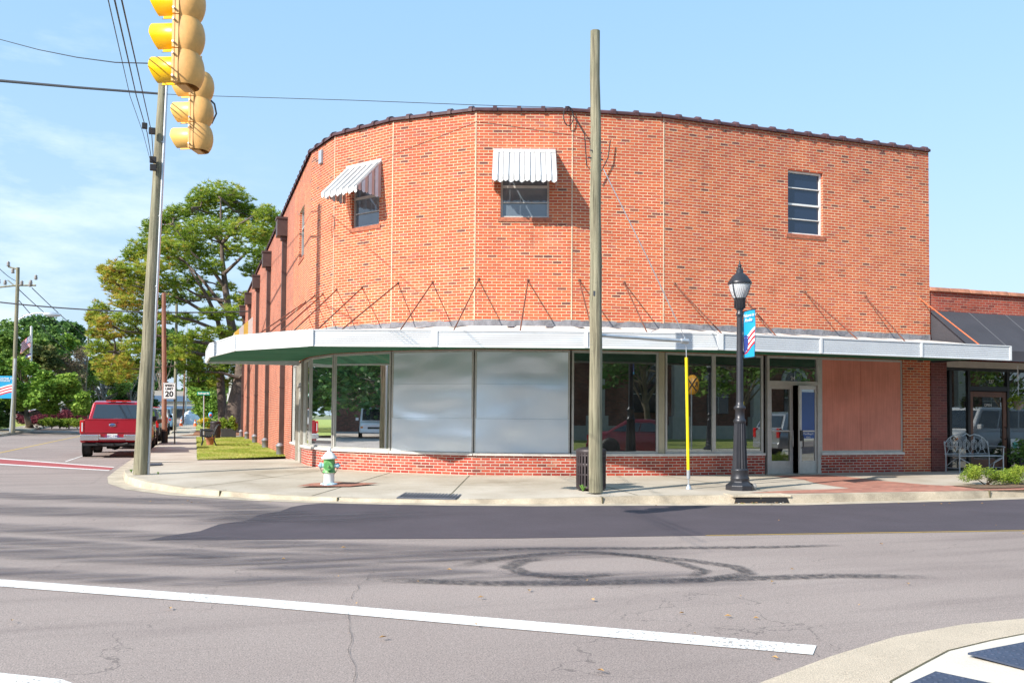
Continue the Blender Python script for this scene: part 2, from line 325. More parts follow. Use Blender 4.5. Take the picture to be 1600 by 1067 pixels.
_c=k.ramp(k.noise(o_,.7,8,.65),[(.28,(.34,.29,.225)),(.45,(.455,.40,.325)),(.7,(.53,.475,.40))]); _s=k.ramp(k.noise(o_,70,3),[(.3,(.86,)*3),(.7,(1.1,)*3)]); _c=k.mix(1.0,_c,_s,'MULTIPLY')
_sp=k.ramp(k.noise(o_,6,4,.75),[(.28,(.62,.6,.58)),(.36,(1,1,1))]); _c=k.mix(.7,_c,_sp,'MULTIPLY')
_v=k.n('ShaderNodeTexVoronoi'); _v.inputs['Scale'].default_value=2.3; k.l(o_,_v.inputs[0]); _d=k.ramp(_v.outputs['Distance'],[(.035,(.45,.43,.42)),(.06,(1,1,1))]); _c=k.mix(.8,_c,_d,'MULTIPLY')
_b=k.ramp(k.noise(o_,.33,5,.6),[(.36,(.80,.77,.73)),(.52,(1,1,1))]); _c=k.mix(1.0,_c,_b,'MULTIPLY')
k.l(_c,k.b.inputs['Base Color']); k.b.inputs['Roughness'].default_value=.9; k.bump(k.noise(o_,45,4),.3,.004); M_CONC=k.m
M_KERB=pm('kerb concrete',(.43,.37,.28),.9,var=.3,vs=2.2,bump=.4,bs=50,sp2=.15,s2=60)
M_NEWC=pm('pale new concrete',(.60,.55,.47),.9,var=.08,vs=1.5,bump=.3,bs=80,sp2=.10,s2=90)
M_GUTC=pm('exposed aggregate gutter',(.50,.42,.32),.95,var=.12,vs=1.5,bump=.5,bs=120,sp2=.30,s2=120)
def road_mat():
    k=NT('old asphalt'); o=k.tc.outputs['Object']
    c=k.ramp(k.noise(o,.22,7,.6),[(.3,(.250,.208,.190)),(.5,(.290,.244,.222)),(.72,(.325,.275,.25))])
    mp=k.n('ShaderNodeMapping'); mp.inputs['Scale'].default_value=(.18,1.5,1); k.l(o,mp.inputs[0])
    tr=k.ramp(k.noise(mp.outputs[0],.9,6,.6),[(.32,(.80,.79,.80)),(.5,(1,1,1)),(.8,(1.06,1.05,1.05))]); c=k.mix(1.0,c,tr,'MULTIPLY')
    s1=k.ramp(k.noise(o,95,2,.8),[(.34,(.52,.52,.54)),(.5,(1,1,1)),(.68,(1.46,1.42,1.38))]); c=k.mix(1.0,c,s1,'MULTIPLY')
    s2=k.ramp(k.noise(o,26,3,.8),[(.3,(.84,)*3),(.7,(1.12,)*3)]); c=k.mix(1.0,c,s2,'MULTIPLY')
    # hairline cracks: edges of large warped cells, broken up
    wn=k.n('ShaderNodeTexNoise'); wn.inputs['Scale'].default_value=.9; wn.inputs['Detail'].default_value=8; k.l(o,wn.inputs[0])
    ad=k.n('ShaderNodeVectorMath',operation='ADD'); sc=k.n('ShaderNodeVectorMath',operation='SCALE'); sc.inputs['Scale'].default_value=1.9; k.l(wn.outputs['Color'],sc.inputs[0]); k.l(o,ad.inputs[0]); k.l(sc.outputs[0],ad.inputs[1])
    vo=k.n('ShaderNodeTexVoronoi',feature='DISTANCE_TO_EDGE'); vo.inputs['Scale'].default_value=.20; k.l(ad.outputs[0],vo.inputs[0])
    ln=k.math('LESS_THAN',vo.outputs[0],.0010); br=k.math('GREATER_THAN',k.noise(o,.6,4),.47); cm=k.math('MULTIPLY',ln,br); c=k.mix(k.math('MULTIPLY',cm,.45),c,(.05,.045,.045))
    k.l(c,k.b.inputs['Base Color']); k.b.inputs['Roughness'].default_value=.93; k.b.inputs['Specular IOR Level'].default_value=.3
    k.bump(k.noise(o,110,3,.8),.5,.006); return k.m
M_ROAD=road_mat()
M_NEWA=pm('fresh asphalt',(.066,.054,.065),.85,var=.14,vs=1.0,bump=.4,bs=110,sp2=.25,s2=100)
def decal(name,col,a=.8,thr=(.38,.6),sc=9,stretch=(1,1,1)):
    m=bpy.data.materials.new(name); m.use_nodes=True; t=m.node_tree; b=t.nodes['Principled BSDF']; b.inputs['Base Color'].default_value=(*col,1); b.inputs['Roughness'].default_value=.9
    n=t.nodes.new; tc=n('ShaderNodeTexCoord'); mp=n('ShaderNodeMapping'); mp.inputs['Scale'].default_value=stretch; t.links.new(tc.outputs['Object'],mp.inputs[0])
    nz=n('ShaderNodeTexNoise'); nz.inputs['Scale'].default_value=sc; nz.inputs['Detail'].default_value=7; nz.inputs['Roughness'].default_value=.75; t.links.new(mp.outputs[0],nz.inputs[0])
    mr=n('ShaderNodeMapRange'); mr.inputs[1].default_value=thr[0]; mr.inputs[2].default_value=thr[1]; mr.inputs[4].default_value=a; t.links.new(nz.outputs[0],mr.inputs[0])
    sp=n('ShaderNodeSeparateXYZ'); t.links.new(tc.outputs['UV'],sp.inputs[0])
    # v runs 0..1 across: fade at both rims; u fades at ends
    def edge(o,wd):
        a1=n('ShaderNodeMath'); a1.operation='PINGPONG'; a1.inputs[1].default_value=.5; t.links.new(o,a1.inputs[0]); r=n('ShaderNodeMapRange'); r.inputs[2].default_value=wd; t.links.new(a1.outputs[0],r.inputs[0]); return r.outputs[0]
    e=n('ShaderNodeMath'); e.operation='MULTIPLY'; t.links.new(edge(sp.outputs[1],.25),e.inputs[0]); t.links.new(edge(sp.outputs[0],.12),e.inputs[1])
    f=n('ShaderNodeMath'); f.operation='MULTIPLY'; t.links.new(e.outputs[0],f.inputs[0]); t.links.new(mr.outputs[0],f.inputs[1]); t.links.new(f.outputs[0],b.inputs['Alpha']); MATS[name]=m; return m
M_SKID=decal('tyre rubber marks',(.045,.045,.05),.8,(.36,.62),14)
M_SMEAR=decal('broad dark tyre wear',(.085,.078,.092),.60,(.36,.62),2.6,(.22,2.0,1))
def paint_mat(name,col):
    k=NT(name); o=k.tc.outputs['Object']; k.l(k.ramp(k.noise(o,3,6,.7),[(.3,tuple(c*.86 for c in col)),(.7,col)]),k.b.inputs['Base Color']); k.b.inputs['Roughness'].default_value=.7
    n=k.noise(o,38,5,.8); k.l(k.ramp(k.math('ADD',n,k.math('MULTIPLY',k.math('SUBTRACT',k.noise(o,.8,3),.5),.25)),[(.36,(.0,)*3),(.44,(1,)*3)]),k.b.inputs['Alpha']); return k.m
M_WHITEP=paint_mat('white road paint',(.78,.77,.74)); M_YELP=paint_mat('yellow road paint',(.6,.40,.06))
M_REDP=pm('red crosswalk surface',(.33,.07,.07),.9,var=.15,sp2=.15,s2=60)
def paver():
    k=NT('red brick paver'); uv=k.tc.outputs['UV']; b=k.n('ShaderNodeTexBrick'); b.inputs['Scale'].default_value=1; b.inputs['Brick Width'].default_value=.2; b.inputs['Row Height'].default_value=.1; b.inputs['Mortar Size'].default_value=.005
    b.inputs['Color1'].default_value=(.33,.13,.09,1); b.inputs['Color2'].default_value=(.45,.20,.14,1); b.inputs['Mortar'].default_value=(.25,.16,.12,1); k.l(uv,b.inputs[0])
    k.l(k.mix(1.0,b.outputs[0],k.ramp(k.noise(uv,1.6,6),[(.3,(.8,)*3),(.7,(1.15,)*3)]),'MULTIPLY'),k.b.inputs['Base Color']); k.b.inputs['Roughness'].default_value=.9; return k.m
M_PAVER=paver()
def grass_mat():
    k=NT('lawn soil'); o=k.tc.outputs['Object']; k.l(k.ramp(k.noise(o,1.5,8,.7),[(.3,(.20,.27,.05)),(.55,(.34,.38,.085)),(.75,(.50,.44,.16))]),k.b.inputs['Base Color']); k.b.inputs['Roughness'].default_value=1; k.bump(k.noise(o,60,4),.8,.03); return k.m
M_LAWN=grass_mat()
M_EARTH=pm('far ground',(.16,.17,.08),1,var=.3,vs=.1)
M_MULCH=pm('pine straw mulch',(.30,.13,.06),1,var=.4,vs=8,bump=1,bs=40,sp2=.3)
def pole_mat(name,c1,c2,c3):
    k=NT(name); o=k.tc.outputs['Object']; mp=k.n('ShaderNodeMapping'); mp.inputs['Scale'].default_value=(14,14,.55); k.l(o,mp.inputs[0])
    g=k.noise(mp.outputs[0],1.6,7,.7); c=k.ramp(g,[(.3,c1),(.5,c2),(.68,c3)]); l=k.ramp(k.noise(o,1.2,5),[(.3,(.8,.85,.8)),(.7,(1.1,1.08,1.05))])
    k.l(k.mix(1.0,c,l,'MULTIPLY'),k.b.inputs['Base Color']); k.b.inputs['Roughness'].default_value=.9; k.bump(g,.9,.02); return k.m
M_POLE=pole_mat('weathered pole wood',(.07,.06,.04),(.24,.22,.155),(.37,.345,.25)); M_POLEB=pole_mat('brown pole wood',(.16,.07,.05),(.29,.14,.10),(.38,.21,.15))
M_GALVP=pm('galvanised pipe',(.52,.56,.60),.38,.6,var=.12)
M_CABLE=pm('black cable',(.015,.015,.018),.6,var=0); M_CABLEG=pm('grey wire',(.10,.11,.13),.5,.3,var=0)
# ================================================================ ground
Pw=[(0,0),(-7.7,0),(-9.83,.36),(-11.89,1.09),(-13.51,2.44),(-14.63,4.09),(-15.01,5.73),(-15.05,39.0)]
g=MB(); g.sheet([(-2500,-2500),(2500,-2500),(2500,2500),(-2500,2500)],-.06); struct(g,'ground',M_EARTH)
g=MB(); g.sheet([(-160,-70),(120,-70),(120,330),(-160,330)],0); struct(g,'road',M_ROAD)
# our corner: pavement rising from the kerb (z .15) to the wall (z .2)
OUT=[(60,-4.7),(0,-4.7),(-2.2,-4.7),(-4.4,-4.72),(-7.64,-4.62),(-10.34,-4.0),(-12.23,-3.6),(-13.65,-3.1),(-14.66,-2.66),(-15.88,-1.98),(-16.73,-1.38),(-17.94,-.05),(-18.75,1.4),(-19.2,3.1),(-19.4,5.26),(-19.42,8.8),(-19.4,17.9),(-19.4,40),(-19.5,240)]
KW=.17
HK=[.15,.15,.15,.15,.15,.135,.09,.065,.06,.07,.085,.11,.14,.15,.15,.15,.15,.15,.15]
def offs(pl,d):
    r=[]
    for i,p in enumerate(pl):
        a=pl[max(i-1,0)]; b=pl[min(i+1,len(pl)-1)]; dx,dy=b[0]-a[0],b[1]-a[1]; L=math.hypot(dx,dy); r.append((p[0]+dy/L*d,p[1]-dx/L*d))
    return r
INK=offs(OUT,KW)
g=MB(); Lc=0
for i in range(len(OUT)-1):
    a,b,c,d=OUT[i],OUT[i+1],INK[i+1],INK[i]
    L=math.hypot(b[0]-a[0],b[1]-a[1]); n=max(1,int(L/1.5)) if L<12 else 1
    a1,b1=offs(OUT,.035)[i],offs(OUT,.035)[i+1]
    g.face([(a[0],a[1],0),(b[0],b[1],0),(b1[0],b1[1],HK[i+1]),(a1[0],a1[1],HK[i])]); g.face([(a1[0],a1[1],HK[i]),(b1[0],b1[1],HK[i+1]),(c[0],c[1],HK[i+1]+.003),(d[0],d[1],HK[i]+.003)])
struct(g,'kerb',M_KERB)
inner=[(60,.2),(0,.2),(-2.2,.2),(-4.4,.2),(-7.7,.2),(-9.83,.5),(-11.0,.95),(-11.89,1.3),(-12.7,1.9),(-13.4,2.6),(-14.0,3.4),(-14.5,4.2),(-14.75,4.9),(-14.85,5.73),(-14.9,6.6),(-14.9,9.6),(-14.9,17.9),(-14.9,40),(-14.9,240)]
g=MB()
for i in range(len(OUT)-1):
    if i>=15: continue
    a,b,c,d=INK[i],INK[i+1],inner[i+1],inner[i]
    g.face([(a[0],a[1],HK[i]),(b[0],b[1],HK[i+1]),(c[0],c[1],.2),(d[0],d[1],.2)],[(a[0],a[1]),(b[0],b[1]),(c[0],c[1]),(d[0],d[1])])
g.sheet([(-19.25,8.8),(-14.9,8.8),(-14.9,9.7),(-17.7,9.7),(-17.7,9.7),(-19.25,9.7)],.172)
g.sheet([(-19.25,9.7),(-17.7,9.7),(-17.7,240),(-19.33,240)],.16); g.sheet([(-17.7,37.1),(-10,37.1),(-10,41.0),(-17.7,41.0)],.165)
struct(g,'sidewalk',M_CONC)
g=MB(); g.sheet([(-17.7,9.7),(-14.95,11.6),(-14.95,37.1),(-17.7,37.1)],.185); g.sheet([(-17.7,58),(60,58),(60,240),(-17.7,240)],.17); struct(g,'lawn',M_LAWN)
g=MB(); g.sheet([(-18.9,41.0),(-10,41.0),(-10,58),(-17.7,58),(-17.9,44)],.19); struct(g,'mulch_bed',M_MULCH)
# score joints of the pavement
g=MB()
def joint(p,q,wd=.018,z=(.1545,.2045)):
    dx,dy=q[0]-p[0],q[1]-p[1]; L=math.hypot(dx,dy); nx,ny=-dy/L*wd/2,dx/L*wd/2
    g.face([(p[0]-nx,p[1]-ny,z[0]),(p[0]+nx,p[1]+ny,z[0]),(q[0]+nx,q[1]+ny,z[1]),(q[0]-nx,q[1]-ny,z[1])])
for i,j in ((7,7),(4,4),(11,11),(13,13)): joint(INK[i],inner[j],.018,(HK[i]+.0045,.2045))
for i,t in ((5,.5),(9,.5)):
    a=INK[i]; joint(a,inner[i],.018,(HK[i]+.0045,.2045))
for i in range(3,12):
    a=((INK[i][0]+inner[i][0])/2,(INK[i][1]+inner[i][1])/2); b=((INK[i+1][0]+inner[i+1][0])/2,(INK[i+1][1]+inner[i+1][1])/2); joint(a,b,.014,((HK[i]+.2)/2+.004,(HK[i+1]+.2)/2+.004))
for v in range(12,80,3): joint((-19.2,v),(-17.72,v),.02,(.1645,.1645))
struct(g,'pavement_joint',pm('joint dirt',(.10,.09,.05),1,var=.3,vs=6))
# kerb joints
g=MB()
for i,t in ((2,.4),(4,.2),(5,.35),(8,.6),(10,.5)):
    a,b=OUT[i],OUT[i+1]; x=a[0]+(b[0]-a[0])*t; y=a[1]+(b[1]-a[1])*t; L=math.hypot(b[0]-a[0],b[1]-a[1]); ex=((b[0]-a[0])/L,(b[1]-a[1])/L); nx=(ex[1],-ex[0])
    g.obox((x+nx[0]*.08,y+nx[1]*.08),ex,.009,.087,.01,HK[i]*(1-t)+HK[i+1]*t+.0055)
struct(g,'kerb_joint',MATS['joint dirt'])
# brick paver band by the kerb and in front of the door
def strip_on_walk(mb,u0,u1,f0,f1,dz=.004,n=10):
    for i in range(n):
        a=u0+(u1-u0)*i/n; b=u0+(u1-u0)*(i+1)/n
        def P(u,f): y=-4.53+f*4.73; return (u,y,.15+.05*f+dz)
        mb.face([P(a,f0),P(b,f0),P(b,f1),P(a,f1)],[(a,f0*4.7),(b,f0*4.7),(b,f1*4.7),(a,f1*4.7)])
g=MB(); pass
def WP(px,py):
    z=.17
    for _ in range(4): p=G(px,py,z); z=.15+.05*(p.y+4.53)/4.73
    return (p.x,p.y,z+.004)
for pl in ([(1170,769.5),(1240,766),(1300,764),(1330,762.5),(1480,758.5),(1600,757),(1900,753),(1900,760),(1600,765),(1480,767.5),(1240,770.8)],[(1203,743.2),(1290,741.5),(1335,746),(1365,750),(1400,753),(1445,757),(1480,758.8),(1330,762.8),(1300,759),(1275,755),(1256,749.5),(1235,746.8)]):
    P=[WP(*q) for q in pl]; g.face(P,[(p[0],p[1]) for p in P])
for i in range(0):      # curved paver apron at the door
    a=-6.3+5.6*i/16; b=-6.3+5.6*(i+1)/16
    def fr(u): t=(u+3.6)/2.8; return max(.17,.17+.75*abs(t)**1.1)
    def P(u,f): return (u,-4.53+f*4.73,.15+.05*f+.004)
    if -6.1<a<-.9:
        fa,fb=min(1,fr(a)),min(1,fr(b)); t0=.17
        g.face([P(a,t0),P(b,t0),P(b,1-.83*abs((b+3.6)/2.8)**2 if abs(b+3.6)<2.8 else t0),P(a,1-.83*abs((a+3.6)/2.8)**2 if abs(a+3.6)<2.8 else t0)],[(a,0),(b,0),(b,3),(a,3)])
struct(g,'paving',M_PAVER)
g=MB(); O2=offs(OUT,-.34)
for i in range(len(OUT)-1):
    a,b,c,d=OUT[i],OUT[i+1],O2[i+1],O2[i]
    if i<18: g.face([(d[0],d[1],.005),(c[0],c[1],.005),(b[0],b[1],.007),(a[0],a[1],.007)])
struct(g,'gutter',M_KERB)
# fresh asphalt lane along the kerb
g=MB(); lane=[offs(OUT,-.34)[i] for i in range(0,9)]+[(-16.0,-2.7),(-16.25,-3.0),(-16.5,-3.7),(-16.85,-4.1),(-17.05,-4.8),(-17.45,-5.2),(-17.7,-5.9),(-18.1,-6.3),(-18.3,-6.62),(-17.4,-6.86),(-16.5,-7.05),(-14,-7.67),(-11.5,-8.1),(-6.9,-8.86),(0,-9.2),(60,-9.2)]
lane[8]=(-15.5,-2.45)
g.sheet(lane,.004); struct(g,'asphalt_lane',M_NEWA)
g=MB(); g.sheet([(-11.5,-8.13),(-6.9,-8.89),(0,-9.235),(60,-9.235),(60,-9.19),(0,-9.19),(-6.9,-8.845),(-11.5,-8.095)],.0062)
g.face([(-24.7,14,.004),(-24.6,14,.004),(-25.2,90,.004),(-25.3,90,.004)]); struct(g,'yellow_centre_line',M_YELP)
# opposite corner (lower right) with apron, ramp and tactile plates
RE=[(-16.6,-40),(-16.4,-18),(-16.1,-16),(-15.5,-14.8),(-14.67,-13.93),(-13.89,-13.57),(-13.11,-13.27),(-12.36,-13.12),(-11.74,-13.1),(-9,-13.1),(60,-13.1)]
RI=[(-16.0,-40),(-15.8,-18),(-15.4,-16.4),(-14.8,-15.2),(-13.98,-14.2),(-13.5,-13.95),(-13.11,-13.75),(-12.6,-13.62),(-12.24,-13.55),(-9,-13.5),(60,-13.5)]
g=MB()
for i in range(len(RE)-1): g.face([(*RE[i],.004),(*RE[i+1],.004),(*RI[i+1],.02),(*RI[i],.02)])
struct(g,'apron',M_GUTC)
g=MB()
for i in range(len(RI)-1):
    a,b=RI[i],RI[i+1]; g.face([(*a,.021),(*b,.021),(max(b[0],-12)+.8,b[1]-1.6 if b[1]>-16 else b[1],.10),(max(a[0],-12)+.8,a[1]-1.6 if a[1]>-16 else a[1],.10)])
g.sheet([(-14.5,-40),(60,-40),(60,-15.0),(-11,-15.0),(-12.5,-16.5)],.099)
struct(g,'opposite_sidewalk',M_NEWC)
g=MB(); g.sheet([(-12,-60),(60,-60),(60,-18),(-12,-18)],.12); struct(g,'opposite_lawn',M_LAWN)
# dark seam where ramp meets apron
g=MB()
for i in range(2,len(RI)-1):
    a,b=RI[i],RI[i+1]; dx,dy=b[0]-a[0],b[1]-a[1]; L=math.hypot(dx,dy); nx,ny=-dy/L*.007,dx/L*.007
    g.face([(a[0]-nx,a[1]-ny,.0245),(b[0]-nx,b[1]-ny,.0245),(b[0]+nx,b[1]+ny,.0245),(a[0]+nx,a[1]+ny,.0245)])
struct(g,'apron_joint',MATS['joint dirt'])
M_TAC=pm('dark blue tactile plate',(.045,.06,.10),.55,var=.2)
def tactile(label,pts):
    a,b,c,d=[Vector(p) for p in pts]; r=thing('tactile_plate',label,'tactile paving',tuple((a+b+c+d)/4),'tactile plates at the near kerb ramp')
    m=MB(); z=Vector((0,0,.012)); m.hexa([a,b,c,d,a+z,b+z,c+z,d+z])
    nu=int((b-a).length/.06); nv=int((d-a).length/.06)
    for i in range(nu):
        for j in range(nv):
            u=(i+.5)/nu; v=(j+.5)/nv; p=a*(1-u)*(1-v)+b*u*(1-v)+c*u*v+d*(1-u)*v; m.lathe((p.x,p.y,p.z+.012),[(.017,0),(.012,.006),(0,.0065)],6)
    m.build('plate',M_TAC,r)
zt=.045
tactile('dark blue domed tactile plate farther from the camera, at the right edge of the photo',[tuple(G(1512,1022,zt)),tuple(G(1625,1052,zt)),tuple(G(1760,1027,zt)),tuple(G(1600,1005,zt))])
tactile('dark blue domed tactile plate nearest the camera, cut by the bottom edge of the photo',[tuple(G(1418,1071,zt)),tuple(G(1560,1110,zt)),tuple(G(1620,1085,zt)),tuple(G(1462,1051,zt))])
# other blocks
g=MB(); W1=[(-29.3,12),(-29.3,46),(-29.9,60),(-31,72),(-33.6,105),(-34.3,138),(-34.5,200)]
for i in range(len(W1)-1):
    a,b=W1[i],W1[i+1]; g.face([(a[0],a[1],0),(b[0],b[1],0),(b[0]-.03,b[1],.15),(a[0]-.03,a[1],.15)]); g.face([(a[0]-.03,a[1],.15),(b[0]-.03,b[1],.15),(b[0]-2.3,b[1],.16),(a[0]-2.3,a[1],.16)])
struct(g,'far_sidewalk',M_CONC)
g=MB(); g.sheet([(-31.6,36),(-31.6,46),(-32.1,60),(-33.2,72),(-35.8,105),(-36.6,138),(-36.8,200),(-160,200),(-160,36)],.17); struct(g,'far_lawn',M_LAWN)
# painted lines
def ribbon(mb,pts,wd,z,uvn=True):
    P=[Vector((p[0],p[1])) for p in pts]; n=len(P); tot=0
    W=wd if isinstance(wd,list) else [wd]*n; Ls=[0]
    for i in range(1,n): tot+=(P[i]-P[i-1]).length; Ls.append(tot)
    for i in range(n-1):
        def nn(j):
            d=(P[min(j+1,n-1)]-P[max(j-1,0)]).normalized(); return Vector((-d.y,d.x))
        a,b=P[i],P[i+1]; na,nb=nn(i)*W[i]/2,nn(i+1)*W[i+1]/2; u0,u1=Ls[i]/tot,Ls[i+1]/tot
        mb.face([(a.x-na.x,a.y-na.y,z),(b.x-nb.x,b.y-nb.y,z),(b.x+nb.x,b.y+nb.y,z),(a.x+na.x,a.y+na.y,z)],[(u0,0),(u1,0),(u1,1),(u0,1)])
def gp(l): return [(G(a,b).x,G(a,b).y) for a,b in l]
g=MB(); P=gp([(-260,884),(1272,1003),(1276,1017),(-260,895)]); P=gp([(-400,876),(0,905.5),(400,935),(800,968.5),(1276,1009),(1270,1023.5),(800,983),(400,947.5),(0,916.5),(-400,886)]); g.sheet(P,.006)
g.sheet(gp([(-300,1026),(0,1052),(96,1062),(160,1085),(60,1085),(-300,1045)]),.006)
struct(g,'white_road_line',M_WHITEP)
g=MB(); g.sheet(gp([(-200,707),(0,717.5),(150,728.5),(178,731),(172,734),(150,733.5),(0,724),(-200,713)]),.005); struct(g,'red_crosswalk',M_REDP)
g=MB(); g.sheet(gp([(-200,705),(0,715.8),(178,729.7),(178,730.7),(0,717.2),(-200,706.6)]),.0065); g.sheet(gp([(-200,713.4),(0,724.4),(172,734.4),(170,735.6),(0,725.8),(-200,714.6)]),.0065)
g.sheet(gp([(101,721),(130,711.5),(131.2,711.8),(103,721.6)]),.0065); struct(g,'crosswalk_edge_line',M_WHITEP)
g=MB()
def sk(pts,wd): ribbon(g,gp(pts),wd,.009+.0006*len(g.f)/30)
sk([(690,862),(850,857),(1000,857),(1200,855),(1320,852)],.22)
sk([(560,905),(760,912),(930,911),(1100,906),(1300,900),(1470,902)],.30)
sk([(708,888),(760,876),(830,867),(900,862),(990,868),(1080,876),(1150,886),(1170,896),(1100,907),(1020,908)],.24)
sk([(945,906),(880,903),(820,896),(795,886),(815,877),(850,872)],.26)
sk([(920,861),(1000,870),(1060,880),(1100,892),(1080,903)],.20)
sk([(800,895),(860,902),(920,901),(960,897)],.16)
struct(g,'tyre_marks',M_SKID)
g=MB()
def sk2(pts,wd): ribbon(g,gp(pts),wd,.013+.0006*len(g.f)/30)
sk2([(-200,790),(100,800),(300,803),(520,810),(700,800)],1.6)
sk2([(-200,815),(100,830),(350,848),(700,862),(1100,862)],1.0)
sk2([(-200,850),(100,868),(400,880),(800,905),(1200,905)],.9)
sk2([(-300,880),(0,895),(300,910),(600,905)],.6); sk2([(-100,770),(150,780),(350,786),(430,800),(300,830)],1.4)
sk2([(-200,835),(100,850),(350,868),(620,874),(900,868)],.7)
struct(g,'dark_tyre_wear',M_SMEAR)
M_CRACK=pm('dark crack',(.075,.068,.066),1,var=0)  # plain dark colour of the road crack lines
g=MB()
def crack(px0,px1,wob=3,wd=.012,n=26,seed=0):
    r=random.Random(seed); a=Vector(px0); b=Vector(px1); pts=[]; o=0
    for i in range(n+1):
        t=i/n; o=o*.8+r.uniform(-wob,wob); p=a.lerp(b,t); d=(b-a).normalized(); pts.append((p.x-d.y*o,p.y+d.x*o*.5))
    ribbon(g,gp(pts),[wd*.17*r.uniform(.1,1.7) for _ in pts],.0085)
crack((600,872),(545,935),4,.018,26,1); crack((545,935),(552,1067),3,.014,26,2); crack((60,972),(330,950),3,.012,30,3); crack((330,950),(640,960),3,.010,30,4); crack((0,920),(150,860),5,.012,20,5)
crack((640,960),(840,930),3,.009,26,6); crack((900,990),(1010,930),4,.008,20,8); crack((178,731),(240,700),1.2,.03,16,9); crack((178,731),(142,757),1.5,.02,12,10); crack((0,690),(120,668),1,.03,14,11)
crack((1000,955),(1250,935),2,.007,26,12); crack((780,975),(1020,968),3,.009,20,13); crack((130,900),(500,925),3,.008,26,14)
struct(g,'road_crack',M_CRACK)
# ================================================================ the corner building
B=thing('brick_corner_building','two storey orange brick building with rounded faceted corner and white metal canopy','building',(-7.7,6,0))
ZT=8.44; ZC=3.02; ZG=.17
FD=[]; acc=0
for i in range(7):
    a,b=Pw[i],Pw[i+1]; L=math.hypot(b[0]-a[0],b[1]-a[1]); e=((b[0]-a[0])/L,(b[1]-a[1])/L); FD.append((a,e,(-e[1],e[0]),L,acc)); acc+=L
def FP(i,s,o,z): a,e,n,L,u=FD[i]; return Vector((a[0]+e[0]*s+n[0]*o,a[1]+e[1]*s+n[1]*o,z))
def H(px,py,i): return PL(px,py,Pw[i],Pw[i+1])
def fbox(mb,i,s0,s1,o0,o1,z0,z1):
    a,e,n,L,u=FD[i]; P=[]
    for z in (z0,z1):
        for s_,o_ in ((s0,o1),(s1,o1),(s1,o0),(s0,o0)): P.append(FP(i,s_,o_,z))
    U0,U1=-(u+s0),-(u+s1)
    mb.idx(P,[(0,3,2,1),(4,5,6,7),(0,1,5,4),(1,2,6,5),(2,3,7,6),(3,0,4,7)],False,
      [[(U0,0),(U0,.1),(U1,.1),(U1,0)],[(U0,o1),(U1,o1),(U1,o0),(U0,o0)],[(U0,z0),(U1,z0),(U1,z1),(U0,z1)],[(o1,z0),(o0,z0),(o0,z1),(o1,z1)],[(U1,z0),(U0,z0),(U0,z1),(U1,z1)],[(o0,z0),(o1,z0),(o1,z1),(o0,z1)]])
def wall(mb,i,s0,s1,z0,z1,holes,dep=.14):
    u=FD[i][4]; S=sorted({s0,s1,*[h[0] for h in holes],*[h[1] for h in holes]}); Z=sorted({z0,z1,*[h[2] for h in holes],*[h[3] for h in holes]})
    for a,b in zip(S,S[1:]):
        for c,d in zip(Z,Z[1:]):
            if any(h[0]-1e-6<=a and b<=h[1]+1e-6 and h[2]-1e-6<=c and d<=h[3]+1e-6 for h in holes): continue
            mb.face([FP(i,a,0,c),FP(i,b,0,c),FP(i,b,0,d),FP(i,a,0,d)],[(-u-a,c),(-u-b,c),(-u-b,d),(-u-a,d)])
    for a,b,c,d in holes:
        for (p,q) in (((a,c),(a,d)),((b,d),(b,c)),((a,d),(b,d)),((b,c),(a,c))):
            mb.face([FP(i,p[0],0,p[1]),FP(i,q[0],0,q[1]),FP(i,q[0],-dep,q[1]),FP(i,p[0],-dep,p[1])],[(0,p[1]),(.0 if p[0]==q[0] else abs(q[0]-p[0]),q[1]),(dep,q[1]),(dep,p[1])])
# --- upper windows from measured corners
def span(i,pa,pb,ytop,ybot):
    s0,z1=H(pa,ytop,i); s1,z0=H(pb,ybot,i); return s0,s1
sR,zR1=H(1285.5,268,0); sL,_=H(1231,264,0); zR0=H(1231,364.5,0)[1]; WR=(sR,sL,zR0,H(1231,265,0)[1])
s1,_=H(858,340,2); s0,_=H(782,340,2); W1_=(s1,s0,H(820,340,2)[1],7.28)
a1,_=H(592,350,4); a0,_=H(549.5,357,4); W2_=(a1,a0,H(570,354,4)[1],7.22)
c1=H(476,320,6)[0]; c0=H(468.5,320,6)[0]; WS=(c1,c0,H(472,402,6)[1],H(476,318,6)[1])
holes={0:[WR],2:[W1_],4:[W2_],6:[WS]}
print('windows',WR,W1_,W2_,WS)
mb=MB()
for i in range(7):
    if i<6: wall(mb,i,0,FD[i][3],ZC,ZT,holes.get(i,[]))
L6=FD[6][3]
SE=9.95-5.73   # brick resumes on the side wall
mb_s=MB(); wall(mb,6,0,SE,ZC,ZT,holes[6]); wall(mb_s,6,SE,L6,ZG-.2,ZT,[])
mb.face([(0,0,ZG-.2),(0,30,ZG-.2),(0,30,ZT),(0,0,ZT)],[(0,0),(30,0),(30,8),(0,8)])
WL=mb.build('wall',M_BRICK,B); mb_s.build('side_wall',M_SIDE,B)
# vertical mortar seams at the facet corners
mb=MB()
for i in range(1,6):
    p=FP(i,0,0,0); q=FD[i-1][2]; r=FD[i][2]; nx,ny=(q[0]+r[0])/2,(q[1]+r[1])/2; mb.obox((p.x+nx*-.004,p.y+ny*-.004),(-ny,nx),.011,.012,3.6,ZT-.01)
mb.build('corner_seam',pm('pale seam mortar',(.62,.50,.36),.9,var=.2,vs=4),WL)
# roof, back, closing
mb=MB(); roof=[(p[0],p[1]) for p in Pw]; mb.sheet([(0,39)]+roof,8.15); mb.build('roof',pm('roof felt',(.12,.12,.12),.9),B)
